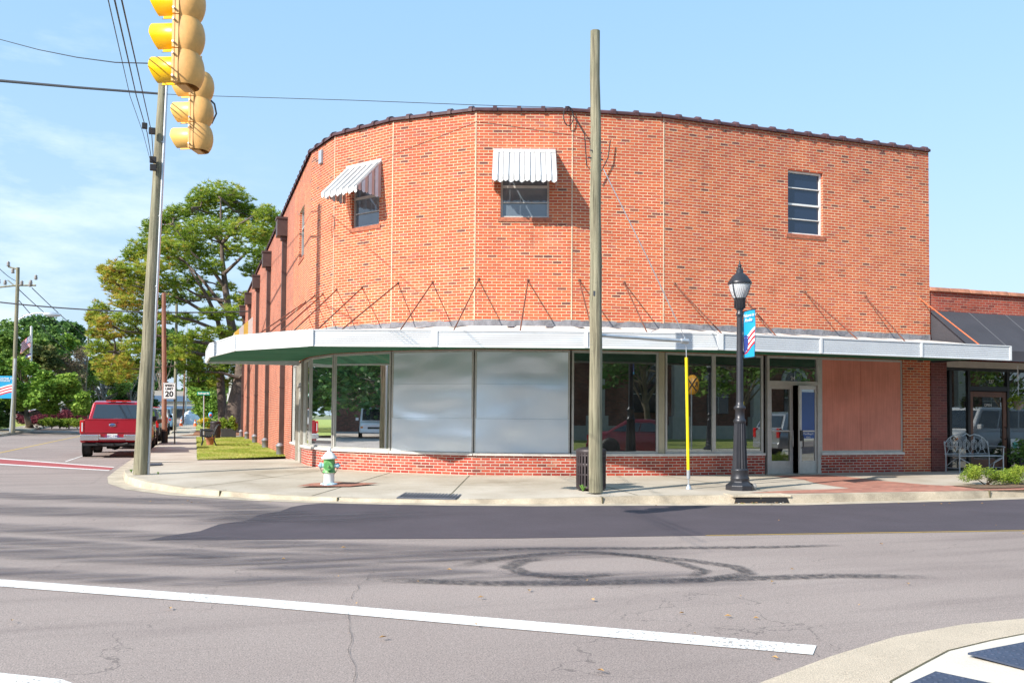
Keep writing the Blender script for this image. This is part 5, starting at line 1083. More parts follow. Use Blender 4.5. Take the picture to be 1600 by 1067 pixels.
# ================================================================ street lamp
M_LAMP=pm('charcoal lamp post paint',(.035,.037,.045),.38,.3,var=.2,vs=3); M_LGLASS=NT('ribbed lamp glass'); k=M_LGLASS
k.b.inputs['Base Color'].default_value=(.62,.66,.70,1); k.b.inputs['Roughness'].default_value=.25; k.b.inputs['Transmission Weight'].default_value=.25; k.b.inputs['Coat Weight'].default_value=.6
_w=k.n('ShaderNodeTexWave'); _w.inputs['Scale'].default_value=9; k.l(k.tc.outputs['Object'],_w.inputs[0]); k.bump(_w.outputs['Fac'],.4,.01); M_LGLASS=k.m
def street_lamp(base,label,group=None,H_=4.58):
    x,y,z=base; T=thing('street_lamp',label,'street lamp',base,group)
    m=MB(); s=H_/4.58
    m.lathe((x,y,z),[(.30,0),(.30,.10),(.20,.17),(.20,.22)],8,sm=False,rot=math.pi/8); m.lathe((x,y,z),[(.185,.2),(.20,.24),(.175,.30),(.185,.40),(.19,.42),(.165,.45)],18)
    m.build('post_base',M_LAMP,T,bevel=.01)
    m=MB(); n=32; P=[]
    for zz,r in ((.44,.16),(.62,.148),(1.15,.128),(1.42,.118)):
        for a in range(n): rr_=r*(1 if a%2 else .88); P.append((x+rr_*math.cos(2*math.pi*a/n),y+rr_*math.sin(2*math.pi*a/n),z+zz))
    m.idx(P,[(i*n+a,i*n+(a+1)%n,(i+1)*n+(a+1)%n,(i+1)*n+a) for i in range(3) for a in range(n)])
    m.build('fluted_base',M_LAMP,T)
    m=MB(); m.lathe((x,y,z),[(.12,1.40),(.135,1.44),(.12,1.48),(.10,1.50),(.095,1.68),(.125,1.70),(.125,1.74),(.085,1.78),(.075,1.85),(.062,3.62),(.062,3.66),(.08,3.68),(.08,3.71),(.06,3.74),(.065,3.80)],20); m.build('shaft',M_LAMP,T)
    m=MB(); m.lathe((x,y,z),[(.07,3.79),(.105,3.83),(.11,3.98),(.13,4.02),(.135,4.04)],16); 
    for k in range(12): a=math.pi*k/6; m.box(x+.11*math.cos(a)-.006,x+.11*math.cos(a)+.006,y+.11*math.sin(a)-.006,y+.11*math.sin(a)+.006,z+3.83,z+4.0)
    m.build('lamp_collar',M_LAMP,T)
    m=MB(); m.lathe((x,y,z),[(.115,4.03),(.16,4.10),(.205,4.20),(.228,4.30),(.225,4.36)],24); m.build('lamp_globe',M_LGLASS,T)
    m=MB(); m.lathe((x,y,z),[(.25,4.335),(.255,4.37),(.235,4.40),(.215,4.43),(.16,4.51),(.10,4.56),(.075,4.58),(.075,4.64),(.04,4.66),(.03,4.70),(.045,4.73),(.03,4.76),(.012,4.78),(.018,4.80),(.003,4.86)],24); m.build('lamp_hood',M_LAMP,T)
    m=MB()
    for k in range(4):
        a=math.pi/2*k+.4; c,s_=math.cos(a),math.sin(a); m.tube([(x+c*r,y+s_*r,z+h) for r,h in ((.13,4.02),(.19,4.10),(.24,4.22),(.262,4.34),(.262,4.40))],.010,5)
    m.build('lamp_cage',M_LAMP,T); T.scale=(.907,.907,.907); return T
lb0=G(1156,765,.16); SL=street_lamp(tuple(lb0),'black cast iron street lamp with acorn globe at the kerb')
m=MB(); zf=[1.53+(655-y)/F*17.1 for y in (615,632)]; m.tube([(lb0.x+.062,lb0.y-.03,zf[1]),(lb0.x+.062,lb0.y-.03,zf[0])],.02,6); m.build('yellow_tag',pm('yellow tape',(.75,.55,.02),.5,var=0),SL)
# banners
M_BAN=pm('blue banner cloth',(.01,.33,.62),.75,var=.06); M_BNAVY=pm('flag navy',(.02,.05,.25),.75,var=.05); M_BRED=pm('flag red',(.55,.03,.05),.75,var=.05); M_BWHITE=pm('flag white',(.75,.75,.76),.75,var=.04)
def banner(name,label,c,ex,wd,ht,group=None,par=True,words=('Welcome to','Ahoskie'),arms=True):
    """c = top corner at the pole; ex horizontal unit direction away from pole"""
    T=thing(name,label,'banner',tuple(c),group); c=Vector(c); ex=Vector((ex[0],ex[1],0)).normalized(); n=Vector((ex.y,-ex.x,0))   # n faces the viewer side
    def P(u,v,o=0): return c+ex*(u*wd)-Vector((0,0,v*ht))+n*o+n*.01*math.sin(u*3+v*5)
    m=MB(); N_=8
    for i in range(N_):
        for j in range(N_):
            for s in (-.003,.003): m.face([P(i/N_,j/N_,s),P((i+1)/N_,j/N_,s),P((i+1)/N_,(j+1)/N_,s),P(i/N_,(j+1)/N_,s)])
    m.build('banner_cloth',M_BAN,T)
    for side in (1,-1):
        def Q(u,v,o=0): return P(u if side==1 else 1-u,v,side*(.006+o))
        m=MB()
        for k in range(6):      # wavy stripes rising to the right
            m.m=k%2; 
            for j in range(6):
                u0,u1=.0+j/6,.0+(j+1)/6
                def Y_(u,kk): return .93-.062*kk-(.20*u**1.3)+.02*math.sin(u*6)
                if Y_(u0,k+1)>.2: m.face([Q(u0,min(.92,Y_(u0,k)),.001),Q(u1,min(.92,Y_(u1,k)),.001),Q(u1,min(.92,Y_(u1,k+1)),.001),Q(u0,min(.92,Y_(u0,k+1)),.001)])
        m.build('flag_stripes',[M_BRED,M_BWHITE],T)
        m=MB(); m.face([Q(.0,.92,.003),Q(.36,.86,.003),Q(.44,.55,.003),Q(.20,.50,.003),Q(.0,.56,.003)]); m.build('flag_canton',M_BNAVY,T)
        m=MB()
        for i in range(4):
            for j in range(6):
                u=.05+i*.10+(j%2)*.045; v=.58+j*.055; r_=.03
                if u<.38: m.face([Q(u+r_*math.cos(t),v+r_*wd/ht*math.sin(t),.005) for t in (0,1.05,2.1,3.14,4.2,5.24)])
        m.build('flag_stars',M_BWHITE,T)
        ang=math.atan2(ex.y,ex.x)+(0 if side==1 else math.pi)
        for w_,v in ((words[0],.10),(words[1],.20)):
            q=P(.55,v,side*.02)-c; text('lettering',w_,wd*.20,M_BWHITE,T,q,(math.pi/2,0,ang))
    if arms:
        m=MB()
        for v in (-.01,1.01): m.tube([c-ex*.12-Vector((0,0,v*ht)),c+ex*(wd+.04)-Vector((0,0,v*ht))],.014,6)
        m.build('banner_arm',M_LAMP,T)
    return T
q=lb0; zb1=1.53+(654.5-486)/F*17.1; zb0=1.53+(654.5-559)/F*17.1
banner('lamp_banner','blue welcome banner with flag design hanging from the black street lamp',(q.x+.085,q.y,zb1),(-.12,-.99),.46,zb1-zb0)
def far_banner(label,px,py0,py1,Y,wpx,sg):
    a=AT(px,py0,Y); b=AT(px,py1,Y); return banner('pole_banner',label,tuple(a),(sg*.985,-sg*.17),wpx*Y/F,a.z-b.z,group='blue banners on the side street poles',arms=False)
far_banner('blue banner with flag stripes on the cross arm pole at the left edge',-14,587,622,Yp-.3,32,1)
far_banner('blue banner on the far pole over the left end of the pickup roof',164,617,627.5,118,8,1); far_banner('blue banner on the far pole over the right end of the pickup roof',200,615,627.5,148,7,1)
# ================================================================ hydrant
hb=G(514,757,.14); x,y,z=hb; HY=thing('fire_hydrant','painted white and green fire hydrant on a patch of red brick at the corner','fire hydrant',tuple(hb))
def patchy(name,cols,sc,seedv=0,const=True):
    k=NT(name); n=k.noise(k.tc.outputs['Object'],sc,3); k.l(k.ramp(n,cols,const),k.b.inputs['Base Color']); k.b.inputs['Roughness'].default_value=.4; return k.m
M_HW=patchy('white hydrant paint with motifs',[(0,(.12,.32,.55)),(.34,(.72,.74,.74)),(.60,(.70,.72,.72)),(.66,(.10,.28,.12)),(.7,(.7,.7,.7))],11); M_HG=patchy('green hydrant paint',[(0,(.05,.20,.06)),(.45,(.10,.32,.10)),(.62,(.25,.45,.18))],9,const=False); M_HB=patchy('pale blue hydrant paint',[(0,(.25,.45,.60)),(.5,(.45,.62,.72)),(.6,(.7,.75,.75))],14)
s=.90
m=MB(); m.lathe((x,y,z),[(.17,0),(.17,.025),(.15,.035),(.11,.04)],20); m.build('base_flange',M_HB,HY)
m=MB(); m.lathe((x,y,z),[(.105,.03),(.105,.24),(.11,.25)],20); m.build('lower_barrel',M_HW,HY); m=MB(); m.lathe((x,y,z),[(.13,.24),(.13,.27),(.112,.28),(.112,.50),(.125,.52)],20); m.build('upper_barrel',M_HG,HY)
m=MB(); m.lathe((x,y,z),[(.155,.515),(.16,.535),(.135,.56),(.10,.61),(.055,.65),(.035,.66),(.04,.68),(.032,.74),(.0,.745)],20); m.build('bonnet',M_HW,HY)
dv=Vector((-.25,-.97,0)); pr=Vector((.97,-.25,0)); c=Vector((x,y,z+.38))
m=MB(); m.tube([c,c+dv*.15],.075,16); m.tube([c+dv*.15,c+dv*.20],.088,16); m.tube([c+dv*.2,c+dv*.235],.028,5); m.build('pumper_nozzle',M_HG,HY)
for sg in (-1,1):
    m=MB(); m.tube([c+pr*sg*.05,c+pr*sg*.15],.045,12); m.tube([c+pr*sg*.15,c+pr*sg*.19],.055,12); m.tube([c+pr*sg*.19,c+pr*sg*.22],.02,5); m.build('hose_nozzle',M_HB,HY)
    m=MB(); m.tube([c+pr*sg*.17+dv*.03+Vector((0,0,.0-.18*math.sin(math.pi*t/2)))-pr*sg*.13*t**2 for t in (0,.25,.5,.75,1)],.006,5); m.build('chain',M_RUST,HY)
m=MB(); g0=(x,y); m.face([(x-.65,y-.22,.142),(x+.35,y-.35,.130),(x+1.0,y-.02,.153),(x+.2,y+.38,.168),(x-.3,y+.2,.163)],[(0,0),(1,0),(1.6,.3),(1,.8),(.3,.6)]); struct(m,'paver_patch',M_PAVER)
# ================================================================ waste bins
M_BIN=pm('brown black slatted bin metal',(.045,.035,.038),.5,.2,var=.2)
def litter_bin(base,label,R=.265,h=.86,rows=True):
    x,y,z=base; T=thing('litter_bin',label,'litter bin',base); m=MB(); n=26
    for k in range(n):
        a=2*math.pi*k/n; e=(-math.sin(a),math.cos(a)); c=(x+R*math.cos(a),y+R*math.sin(a)); wd=math.pi*R/n*.60; m.obox(c,e,wd,.006,z+.04,z+h-.10)
    for (z0,z1) in ((.02,.07),(.27,.30),(.44,.50),(.63,.66),(.70,.73),(h-.13,h-.09)): m.lathe((x,y,z),[(R-.008,z0),(R+.004,z0),(R+.004,z1),(R-.008,z1)],30)
    m.build('slatted_body',M_BIN,T); m=MB(); m.lathe((x,y,z),[(R-.03,.03),(R-.03,h-.12)],24); m.build('liner',M_DARK,T)
    m=MB(); m.lathe((x,y,z),[(R+.012,h-.10),(R+.018,h-.06),(R-.015,h-.03),(R*.6,h-.005),(R*.5,h-.03)],28); m.build('lid',M_BIN,T); return T
p2=G(921,766,.155); litter_bin((p2.x+.12,p2.y+.20,.158),'dark slatted metal litter bin behind the bare wooden pole',R=.275,h=.80)
# ================================================================ grates, inlet, small litter
M_GRATE=pm('blue grey grate steel',(.13,.14,.17),.55,.5,var=.2)
def grate(label,pts,z,n=15):
    P=[G(a,b,z) for a,b in pts]; r=thing('drain_grate',label,'drain grate',tuple(sum(P,Vector())/4)); m=MB(); a,b,c,d=P
    for k in range(n):
        t0,t1=(k+.1)/n,(k+.72)/n; q=[a.lerp(b,t0),a.lerp(b,t1),d.lerp(c,t1),d.lerp(c,t0)]; u=Vector((0,0,.012)); m.hexa([*q,*[w+u for w in q]])
    for (s,e) in ((a,b),(d,c),(a,d),(b,c)): m.tube([s,e],.012,4)
    m.build('grate_bars',M_GRATE,r); m=MB(); m.face([a,b,c,d]); m.build('dark_pit',M_DARK,r); return r
grate('long dark bar grate set in the pavement at the kerb',[(620,777.5),(712,779.5),(725,771.5),(634,769.5)],.078,17)
grate('small bar grate in the pavement right of the leaning pole',[(226,727),(252,726),(253,723.5),(230,724)],.178,11)
IN=thing('storm_inlet','dark kerb inlet opening below the street lamp','storm drain',tuple(G(1167,776,.1)))
A=G(1128,779,.05); Bq=G(1212,779,.05)
def ky(u):
    for a,b in zip(OUT,OUT[1:]):
        if b[0]<=u<=a[0]: return a[1]+(b[1]-a[1])*(u-a[0])/(b[0]-a[0])
ua,ub=A.x,Bq.x; ya,yb_=ky(ua),ky(ub); u0=(ua,ya); u1=(ub,yb_)
m=MB(); m.hexa([(ua,ya-.025,.008),(ub,yb_-.025,.008),(ub,yb_+.3,.008),(ua,ya+.3,.008),(ua+.04,ya+.004,.112),(ub-.04,yb_+.004,.112),(ub,yb_+.3,.112),(ua,ya+.3,.112)]); m.build('opening',M_DARK,IN)
m=MB(); m.hexa([(ua-.05,ya-.015,.114),(ub+.05,yb_-.015,.114),(ub+.05,yb_+.3,.150),(ua-.05,ya+.3,.150),(ua-.05,ya-.005,.153),(ub+.05,yb_-.005,.153),(ub+.05,yb_+.3,.163),(ua-.05,ya+.3,.163)]); m.build('lintel_slab',M_KERB,IN,bevel=.008)
rr=random.Random(9)
M_LEAFS=[pm('dry leaf tan',(.42,.25,.10),.9,var=.2),pm('green weed',(.12,.25,.04),.9,var=.2),pm('pale scrap',(.65,.63,.58),.9,var=.1)]
m=MB()
for k in range(90):
    if k<34: a=rr.uniform(u0[0]-.2,u1[0]); b=ky(a)-.07+rr.uniform(-.10,.03); z_=.012
    elif k<60: q=G(rr.uniform(180,1590),rr.uniform(783,792)-8*0,.0); a,b,z_=q.x,q.y,.012
    else: q=G(rr.uniform(0,1600),rr.uniform(800,1060),0); a,b,z_=q.x,q.y,.014
    s_=rr.uniform(.012,.035); an=rr.uniform(0,6.28); m.m=rr.choice((0,0,1,2)) if k<34 else 0; e=Vector((math.cos(an),math.sin(an),0)); f=Vector((-e.y,e.x,0)); c=Vector((a,b,z_+rr.uniform(0,.012)))
    m.face([c-e*s_,c-f*s_*.5+Vector((0,0,.008)),c+e*s_,c+f*s_*.5+Vector((0,0,.012))])
tag(m.build('fallen_leaves',M_LEAFS),'scattered dry leaves and scraps on the road and in the gutter','litter',kind='stuff')
def weed(px,py,z,h,label,n=26):
    q=G(px,py,z); m=MB(); r_=random.Random(px)
    for _ in range(n):
        a=r_.uniform(0,6.28); l=h*r_.uniform(.5,1); t=q+Vector((math.cos(a)*l*.6,math.sin(a)*l*.6,l)); b=Vector((-math.sin(a),math.cos(a),0))*.006; md=q.lerp(t,.6)+Vector((0,0,l*.15)); m.face([q-b,q+b,md+b*2,t,md-b*2])
    tag(m.build('weed_tuft',M_LEAFS[1],loc=tuple(q)),label,'weed')
weed(911,768,.165,.14,'green weed tuft at the foot of the litter bin'); weed(1160,782,.01,.06,'small weed in front of the kerb inlet'); weed(205,738,.16,.08,'grass tuft on the kerb left of the leaning pole foot',40); weed(247,741,.16,.06,'grass tuft right of the leaning pole foot',30)
cq=G(1168,765,.163); T=thing('crumpled_cup','crumpled pale paper cup lying beside the street lamp base','litter',tuple(cq)); m=MB(); m.lathe((cq.x+.08,cq.y-.02,cq.z+.055),[(.045,-.08),(.055,0),(.06,.07),(.045,.075),(.04,.0),(.03,-.07)],12,'X'); m.build('cup_body',pm('grubby paper',(.45,.42,.38),.9,var=.35,vs=20,bump=.8,bs=40),T)
# ================================================================ signs on the side street
M_SGN=pm('white sign sheeting',(.72,.72,.70),.5,var=.04); M_SGNB=pm('black sign ink',(.012,.012,.012),.5,var=0); M_SGNG=pm('green sign sheeting',(.01,.28,.20),.5,var=.04)
def signboard(T,c,ex,wd,ht,mat,th=.01,name='sign_plate'):
    m=MB(); m.obox((c.x,c.y),(ex.x,ex.y),wd/2,th/2,c.z-ht/2,c.z+ht/2); return m.build(name,mat,T)
EX=Vector((math.cos(-rad(HEAD)+rad(19.2)),0,0)); EX=Vector((1,0,0))
sb=G(273,693,.17); Ys=(sb-EYE).dot(FW); stp=AT(272,598,Ys); T=thing('speed_limit_sign','white speed limit 20 sign on a steel post by the kerb of the side street','road sign',tuple(sb))
m=MB(); m.tube([sb,stp],.035,6); m.build('sign_post',pm('dark steel post',(.12,.13,.12),.6,.4),T)
sc_=AT(264.5,610.5,Ys-.15); sex=Vector((.985,-.17,0)).normalized(); wd=18.5*Ys/F; ht=25*Ys/F
bd=signboard(T,sc_,sex,wd,ht,M_SGN); nrm=Vector((-.17,-.985,0)); an=math.atan2(sex.y,sex.x)
m=MB()
for (a,b,c_,d) in ((-.47,.47,.455,.475),(-.47,.47,-.475,-.455),(-.475,-.445,-.46,.46),(.445,.475,-.46,.46)):
    P=[sc_+sex*(u*wd)+nrm*.008+Vector((0,0,v*ht)) for u,v in ((a,c_),(b,c_),(b,d),(a,d))]; m.face(P)
m.build('sign_border',M_SGNB,T)
for wv,v,sz in (('SPEED',.32,.19),('LIMIT',.12,.19),('20',-.21,.47)): text('lettering',wv,ht*sz,M_SGNB,T,sc_+nrm*.01+Vector((0,0,v*ht))-sb,(math.pi/2,0,an),bold=.006 if wv!='20' else .012,sx=1.05)
sb=G(325,699,.185); sb=G(326,683.5,.19); sb=AT(318.5,684,45); sb.z=.18; Ys=45; stp=AT(318.5,617,Ys); T=thing('street_name_sign','green street name sign on a thin grey post behind the black bench','street sign',tuple(sb))
m=MB(); m.tube([sb,stp],.03,8); m.build('sign_post',M_GALVP,T); c=AT(318,614.5,Ys-.05); wd=19*Ys/F; ht=5.2*Ys/F; signboard(T,c,sex,wd,ht,M_SGNG); text('lettering','Railroad St',ht*.72,M_SGN,T,c+nrm*.012-sb,(math.pi/2,0,an),bold=.004)
# bench on the lawn, seen from its end
M_BB=pm('black bench iron',(.012,.012,.014),.45,.2,var=.1); bb=G(325,697,.185); T=thing('park_bench','black slatted park bench on the grass strip, seen from its end','bench',tuple(bb)); bx,by,bz=bb
# faces the street (-x); back towards the building
def pr_(y_):
    m=MB(); m.tube([(bx-.26,y_,bz),(bx-.20,y_,bz+.2),(bx-.24,y_,bz+.44),(bx-.30,y_,bz+.62),(bx-.22,y_,bz+.66),(bx+.1,y_,bz+.62),(bx+.2,y_,bz+.66)],.028,6); m.tube([(bx+.34,y_,bz),(bx+.24,y_,bz+.22),(bx+.22,y_,bz+.44),(bx+.30,y_,bz+.7),(bx+.38,y_,bz+.86),(bx+.48,y_,bz+.88),(bx+.52,y_,bz+.80)],.028,6); m.tube([(bx-.24,y_,bz+.42),(bx,y_,bz+.38),(bx+.22,y_,bz+.42)],.026,6); m.build('bench_end',M_BB,T)
pr_(by); pr_(by+1.5)
m=MB()
for k in range(6): u=bx-.22+.42*k/5; zq=bz+.44-.05*math.sin(math.pi*k/5); m.box(u-.025,u+.025,by,by+1.5,zq,zq+.02)
m.build('seat_slats',M_BB,T); m=MB()
for (u,zq) in ((.24,.52),(.27,.62),(.31,.72),(.36,.82),(.43,.89),(.50,.87)): m.box(bx+u-.012,bx+u+.012,by,by+1.5,bz+zq-.025,bz+zq+.025)
m.build('back_slats',M_BB,T)
pt=G(328,695.5,.19); T=thing('terracotta_pot','terracotta plant pot standing behind the black park bench','plant pot',tuple(pt)); m=MB(); m.lathe((pt.x,pt.y,pt.z),[(.13,0),(.17,.26),(.20,.27),(.20,.34),(.17,.34),(.15,.26),(.0,.25)],18); m.build('pot_body',pm('terracotta',(.48,.20,.12),.8,var=.15),T)
leaves('flowers',[(pt.x+.1,pt.y,pt.z+.36)],[(.12,.12,.06)],40,.035,L_YEL,T,4,off=tuple(pt))
# planters with yellow flowers, dark bin between them
for k,(px,wpx,lb,fl) in enumerate(((324,22,'dark trough planter overflowing with yellow flowers beside the far pavement',1),(357,22,'dark trough planter with green shrubs in front of the pine trunks',0))):
    p=AT(px,674.5,52); p.z=.19; T=thing('trough_planter',lb,'planter',tuple(p)); wd=wpx*52/F; m=MB(); m.box(p.x-wd/2,p.x+wd/2,p.y-.3,p.y+.3,.19,.68); m.box(p.x-wd/2+.04,p.x+wd/2-.04,p.y-.26,p.y+.26,.66,.685); m.build('trough',pm('dark planter',(.04,.04,.045),.6,var=.2),T,bevel=.01)
    r_=random.Random(k); cs=[(p.x+r_.uniform(-.5,.5)*wd,p.y+r_.uniform(-.2,.2),.68+r_.uniform(.1,.55)) for _ in range(9)]; leaves('plants',cs,[(.22,.22,.18)]*9,170,.07,L_BRIGHT if fl else L_HEDGE,T,k+60,off=tuple(p))
    if fl: leaves('flowers',[(p.x-wd*.55+r_.uniform(0,.55),p.y-.15,.7+r_.uniform(0,.5)) for _ in range(6)],[(.16,.16,.14)]*6,70,.06,L_YEL,T,k+70,off=tuple(p))
    else: leaves('flowers',[(p.x+wd*.42,p.y-.1,1.0)],[(.12,.12,.1)],50,.05,leaf_mat('orange flowers',[(0,(.6,.2,.02)),(1,(.8,.35,.05))]),T,k+70,off=tuple(p))
p=AT(336.5,677,50); p.z=.19; T=litter_bin(tuple(p),'dark litter bin standing between the two trough planters',R=.27,h=.95)
p=AT(329,648,54); T=thing('painted_sign','small colourful painted sign standing among the planter flowers','garden sign',tuple(p)); m=MB(); m.lathe((p.x,p.y,p.z),[(.0,-.02),(.16,-.02),(.16,.02),(0,.02)],14,'Y',sx=1,sy=.8); m.build('sign_disc',pm('sky blue sign paint',(.05,.35,.7),.5,var=0),T); m=MB(); m.lathe((p.x,p.y-.025,p.z-.02),[(0,-.01),(.08,-.01),(.08,.01),(0,.01)],12,'Y'); m.build('sign_motif',pm('red sign paint',(.6,.08,.05),.5,var=0),T); m=MB(); m.tube([(p.x,p.y,.2),(p.x,p.y,p.z)],.02,5); m.build('sign_stake',M_GALVP,T)
# orange cones
for k,(px,py,lb) in enumerate(((283,660,'orange traffic cone at the far pavement edge by the thin brown pole'),(305,659,'orange traffic cone far down by the yellow flowers'))):
    p=AT(px,py,100); p.z=.17; T=thing('traffic_cone',lb,'traffic cone',tuple(p),'traffic cones'); m=MB(); m.lathe((p.x,p.y,p.z),[(.19,.03),(.04,.72)],12); m.build('cone_body',pm('orange cone',(.85,.14,.02),.5,var=0),T); m=MB(); m.box(p.x-.2,p.x+.2,p.y-.2,p.y+.2,p.z,p.z+.03); m.build('cone_foot',MATS['orange cone'],T); m=MB(); m.lathe((p.x,p.y,p.z),[(.128,.33),(.096,.5)],12); m.build('cone_band',M_SGN,T)
# flagpole and flag
fp=AT(47.5,655,84); ft=AT(49,511,84); T=thing('flagpole','white flagpole rising out of the bright green tree','flagpole',(fp.x,fp.y,.17)); m=MB(); m.tube([(fp.x,fp.y,.17),tuple(ft)],.10,8); m.build('pole_shaft',pm('white flagpole paint',(.7,.7,.68),.4),T); m=MB(); m.lathe(tuple(ft),[(0,-.12),(.13,0),(0,.12)],10); m.build('finial',MATS['white flagpole paint'],T)
def flag(name,label,px,y0,y1,wpx,mats,kind):
    c=AT(px,y0,83.8); T=thing(name,label,'flag',tuple(c)); k=83.8/F; ex=Vector((-.944,-.329,0)); ht=(y1-y0)*k; wd=wpx*k; n=12; m=MB(); 
    def P(u,v):
        dr=.85*u; return c+ex*(wd*u*(.85+.1*v))+Vector((.33,-.94,0))*(.12*math.sin(u*7+v*2))-Vector((0,0,ht*(v*.55+dr*.45)))
    st=13 if kind else 3
    for j in range(st):
        m.m=(0 if j%2==0 else 1) if kind else (0,1,2)[j]
        for i in range(n): m.face([P(i/n,j/st),P((i+1)/n,j/st),P((i+1)/n,(j+1)/st),P(i/n,(j+1)/st)])
    m.build('flag_field',mats,T)
    if kind:
        m=MB(); o_=Vector((.33,-.94,0))*.03
        for i in range(5): m.face([P(i/n,0)+o_,P((i+1)/n,0)+o_,P((i+1)/n,.54)+o_,P(i/n,.54)+o_])
        m.build('flag_canton',M_BNAVY,T); m=MB()
        for i in range(4):
            for j in range(4): q=P(.05+i*.09,.07+j*.13)+o_*1.5; m.face([q+Vector((.05*math.cos(t),0,.05*math.sin(t))) for t in (0,1.26,2.5,3.77,5.03)])
        m.build('flag_stars',M_BWHITE,T)
flag('american_flag','stars and stripes hanging from the white flagpole',48,523,556,15,[M_BRED,M_BWHITE],1)
flag('small_flag','small purple yellow and white flag below the stars and stripes',48,551,566,9,[pm('purple flag cloth',(.08,.03,.25),.8,var=0),M_BWHITE,pm('gold flag cloth',(.5,.35,.05),.8,var=0)],0)
# stop sign and round sign far away
for (px,py,Y,mt,lb,n_) in ((240,630,130,pm('stop sign red',(.6,.03,.04),.5,var=0),'small red stop sign far down the street right of the leaning pole',8),(245,631,132,M_SGN,'round white sign beside the far stop sign',20)):
    p=AT(px,py,Y); T=thing('far_road_sign',lb,'road sign',(p.x,p.y,.1)); m=MB(); r_=3.3*Y/F; m.lathe((p.x,p.y,p.z),[(0,-.02),(r_,-.02),(r_,.02),(0,.02)],n_,'Y',rot=math.pi/8,sm=False); bd=m.build('sign_plate',mt,T)
    if n_==8: text('lettering','STOP',r_*.7,M_SGN,T,Vector((0,-.04,p.z-.1)),(math.pi/2,0,0))
    m=MB(); m.tube([(p.x,p.y+.05,.1),(p.x,p.y+.05,p.z)],.05,6); m.build('sign_post',M_GALVP,T)
# hanging basket at the neighbour shop
hp=PL(1582,630,(0,-.5),(10,-.5)); T=thing('hanging_basket','hanging basket with fern like plant at the right edge under the shop awning','hanging plant',(hp[0]+.15,-.5,2.2))
hx=hp[0]+.2; zc=2.02; leaves('plant',[(hx,-.5,zc+.02),(hx-.12,-.5,zc-.02),(hx+.15,-.5,zc)],[(.2,.2,.14),(.16,.16,.2),(.18,.18,.2)],150,.045,L_HEDGE,T,77,off=(hp[0]+.15,-.5,2.2)); m=MB(); m.lathe((hx,-.5,zc-.22),[(.05,0),(.13,.12),(.15,.22)],14); m.build('basket',pm('basket grey',(.22,.18,.17),.8),T); m=MB(); m.tube([(hx,-.5,zc),(hx,-.5,2.62)],.007,5); m.tube([(hx-.01,-.5,2.6),(hx-.01,-.5,2.95)],.014,6); m.build('hanger',M_TRIM,T)
# potted fern inside the shop glass
for k,(x_,lb) in enumerate(((.85,'green fern in a pot behind the shop window left of the wooden door'),(3.1,'potted fern on the floor outside the shop right of the notice'))):
    yy=.75 if k==0 else .05; T=thing('potted_fern',lb,'potted plant',(x_,yy,.18)); leaves('fronds',[(x_,yy,.75),(x_-.15,yy,.6),(x_+.15,yy,.65)],[(.3,.25,.3)]*3,130,.06,L_MID,T,80+k,off=(x_,yy,.18)); m=MB(); m.lathe((x_,yy,.18),[(.12,0),(.16,.3),(.15,.32)],14); m.build('pot',M_BLACK,T)
# ================================================================ vehicles (built along +x = forward, origin on the road below the middle)
M_TYRE=pm('tyre rubber',(.018,.018,.019),.85,var=.15); M_RIM=pm('alloy rim',(.35,.36,.38),.35,.7,var=.1); M_VGL=pm('tinted car glass',(.018,.026,.034),.04,0,var=0,spec=1,coat=.5); M_CHR=pm('chrome bumper',(.62,.63,.65),.18,.9,var=.05); M_BLKP=pm('black plastic trim',(.015,.015,.016),.6,var=0)
M_TAIL=pm('red tail lamp',(.45,.01,.012),.15,var=0,coat=.5); M_HEADL=pm('clear headlamp',(.55,.57,.6),.1,var=0,coat=.6); M_AMB=pm('amber lamp',(.8,.25,.02),.2,var=0)
def carpaint(name,c,metal=.3): return pm(name,c,.28,metal,var=.03,coat=.8)
def loft(m,secs,cap=True,sm=True):
    n=len(secs[0]); vs=[p for s in secs for p in s]; m.idx(vs,[(i*n+a,i*n+(a+1)%n,(i+1)*n+(a+1)%n,(i+1)*n+a) for i in range(len(secs)-1) for a in range(n)],sm)
    if cap: m.idx(secs[0],[tuple(reversed(range(n)))],False); m.idx(secs[-1],[tuple(range(n))],False)
def sec(x,hw,z0,z1,tum=.0,r=.08):
    """rounded section ring at x"""
    w0,w1=hw,hw-tum; return [(x,-w0+r*.4,z0),(x,w0-r*.4,z0),(x,w0,z0+r),(x,(w0+w1)/2+.015,(z0+z1)/2),(x,w1,z1-r),(x,w1-r,z1),(x,0,z1+.012),(x,-w1+r,z1),(x,-w1,z1-r),(x,-(w0+w1)/2-.015,(z0+z1)/2),(x,-w0,z0+r)]
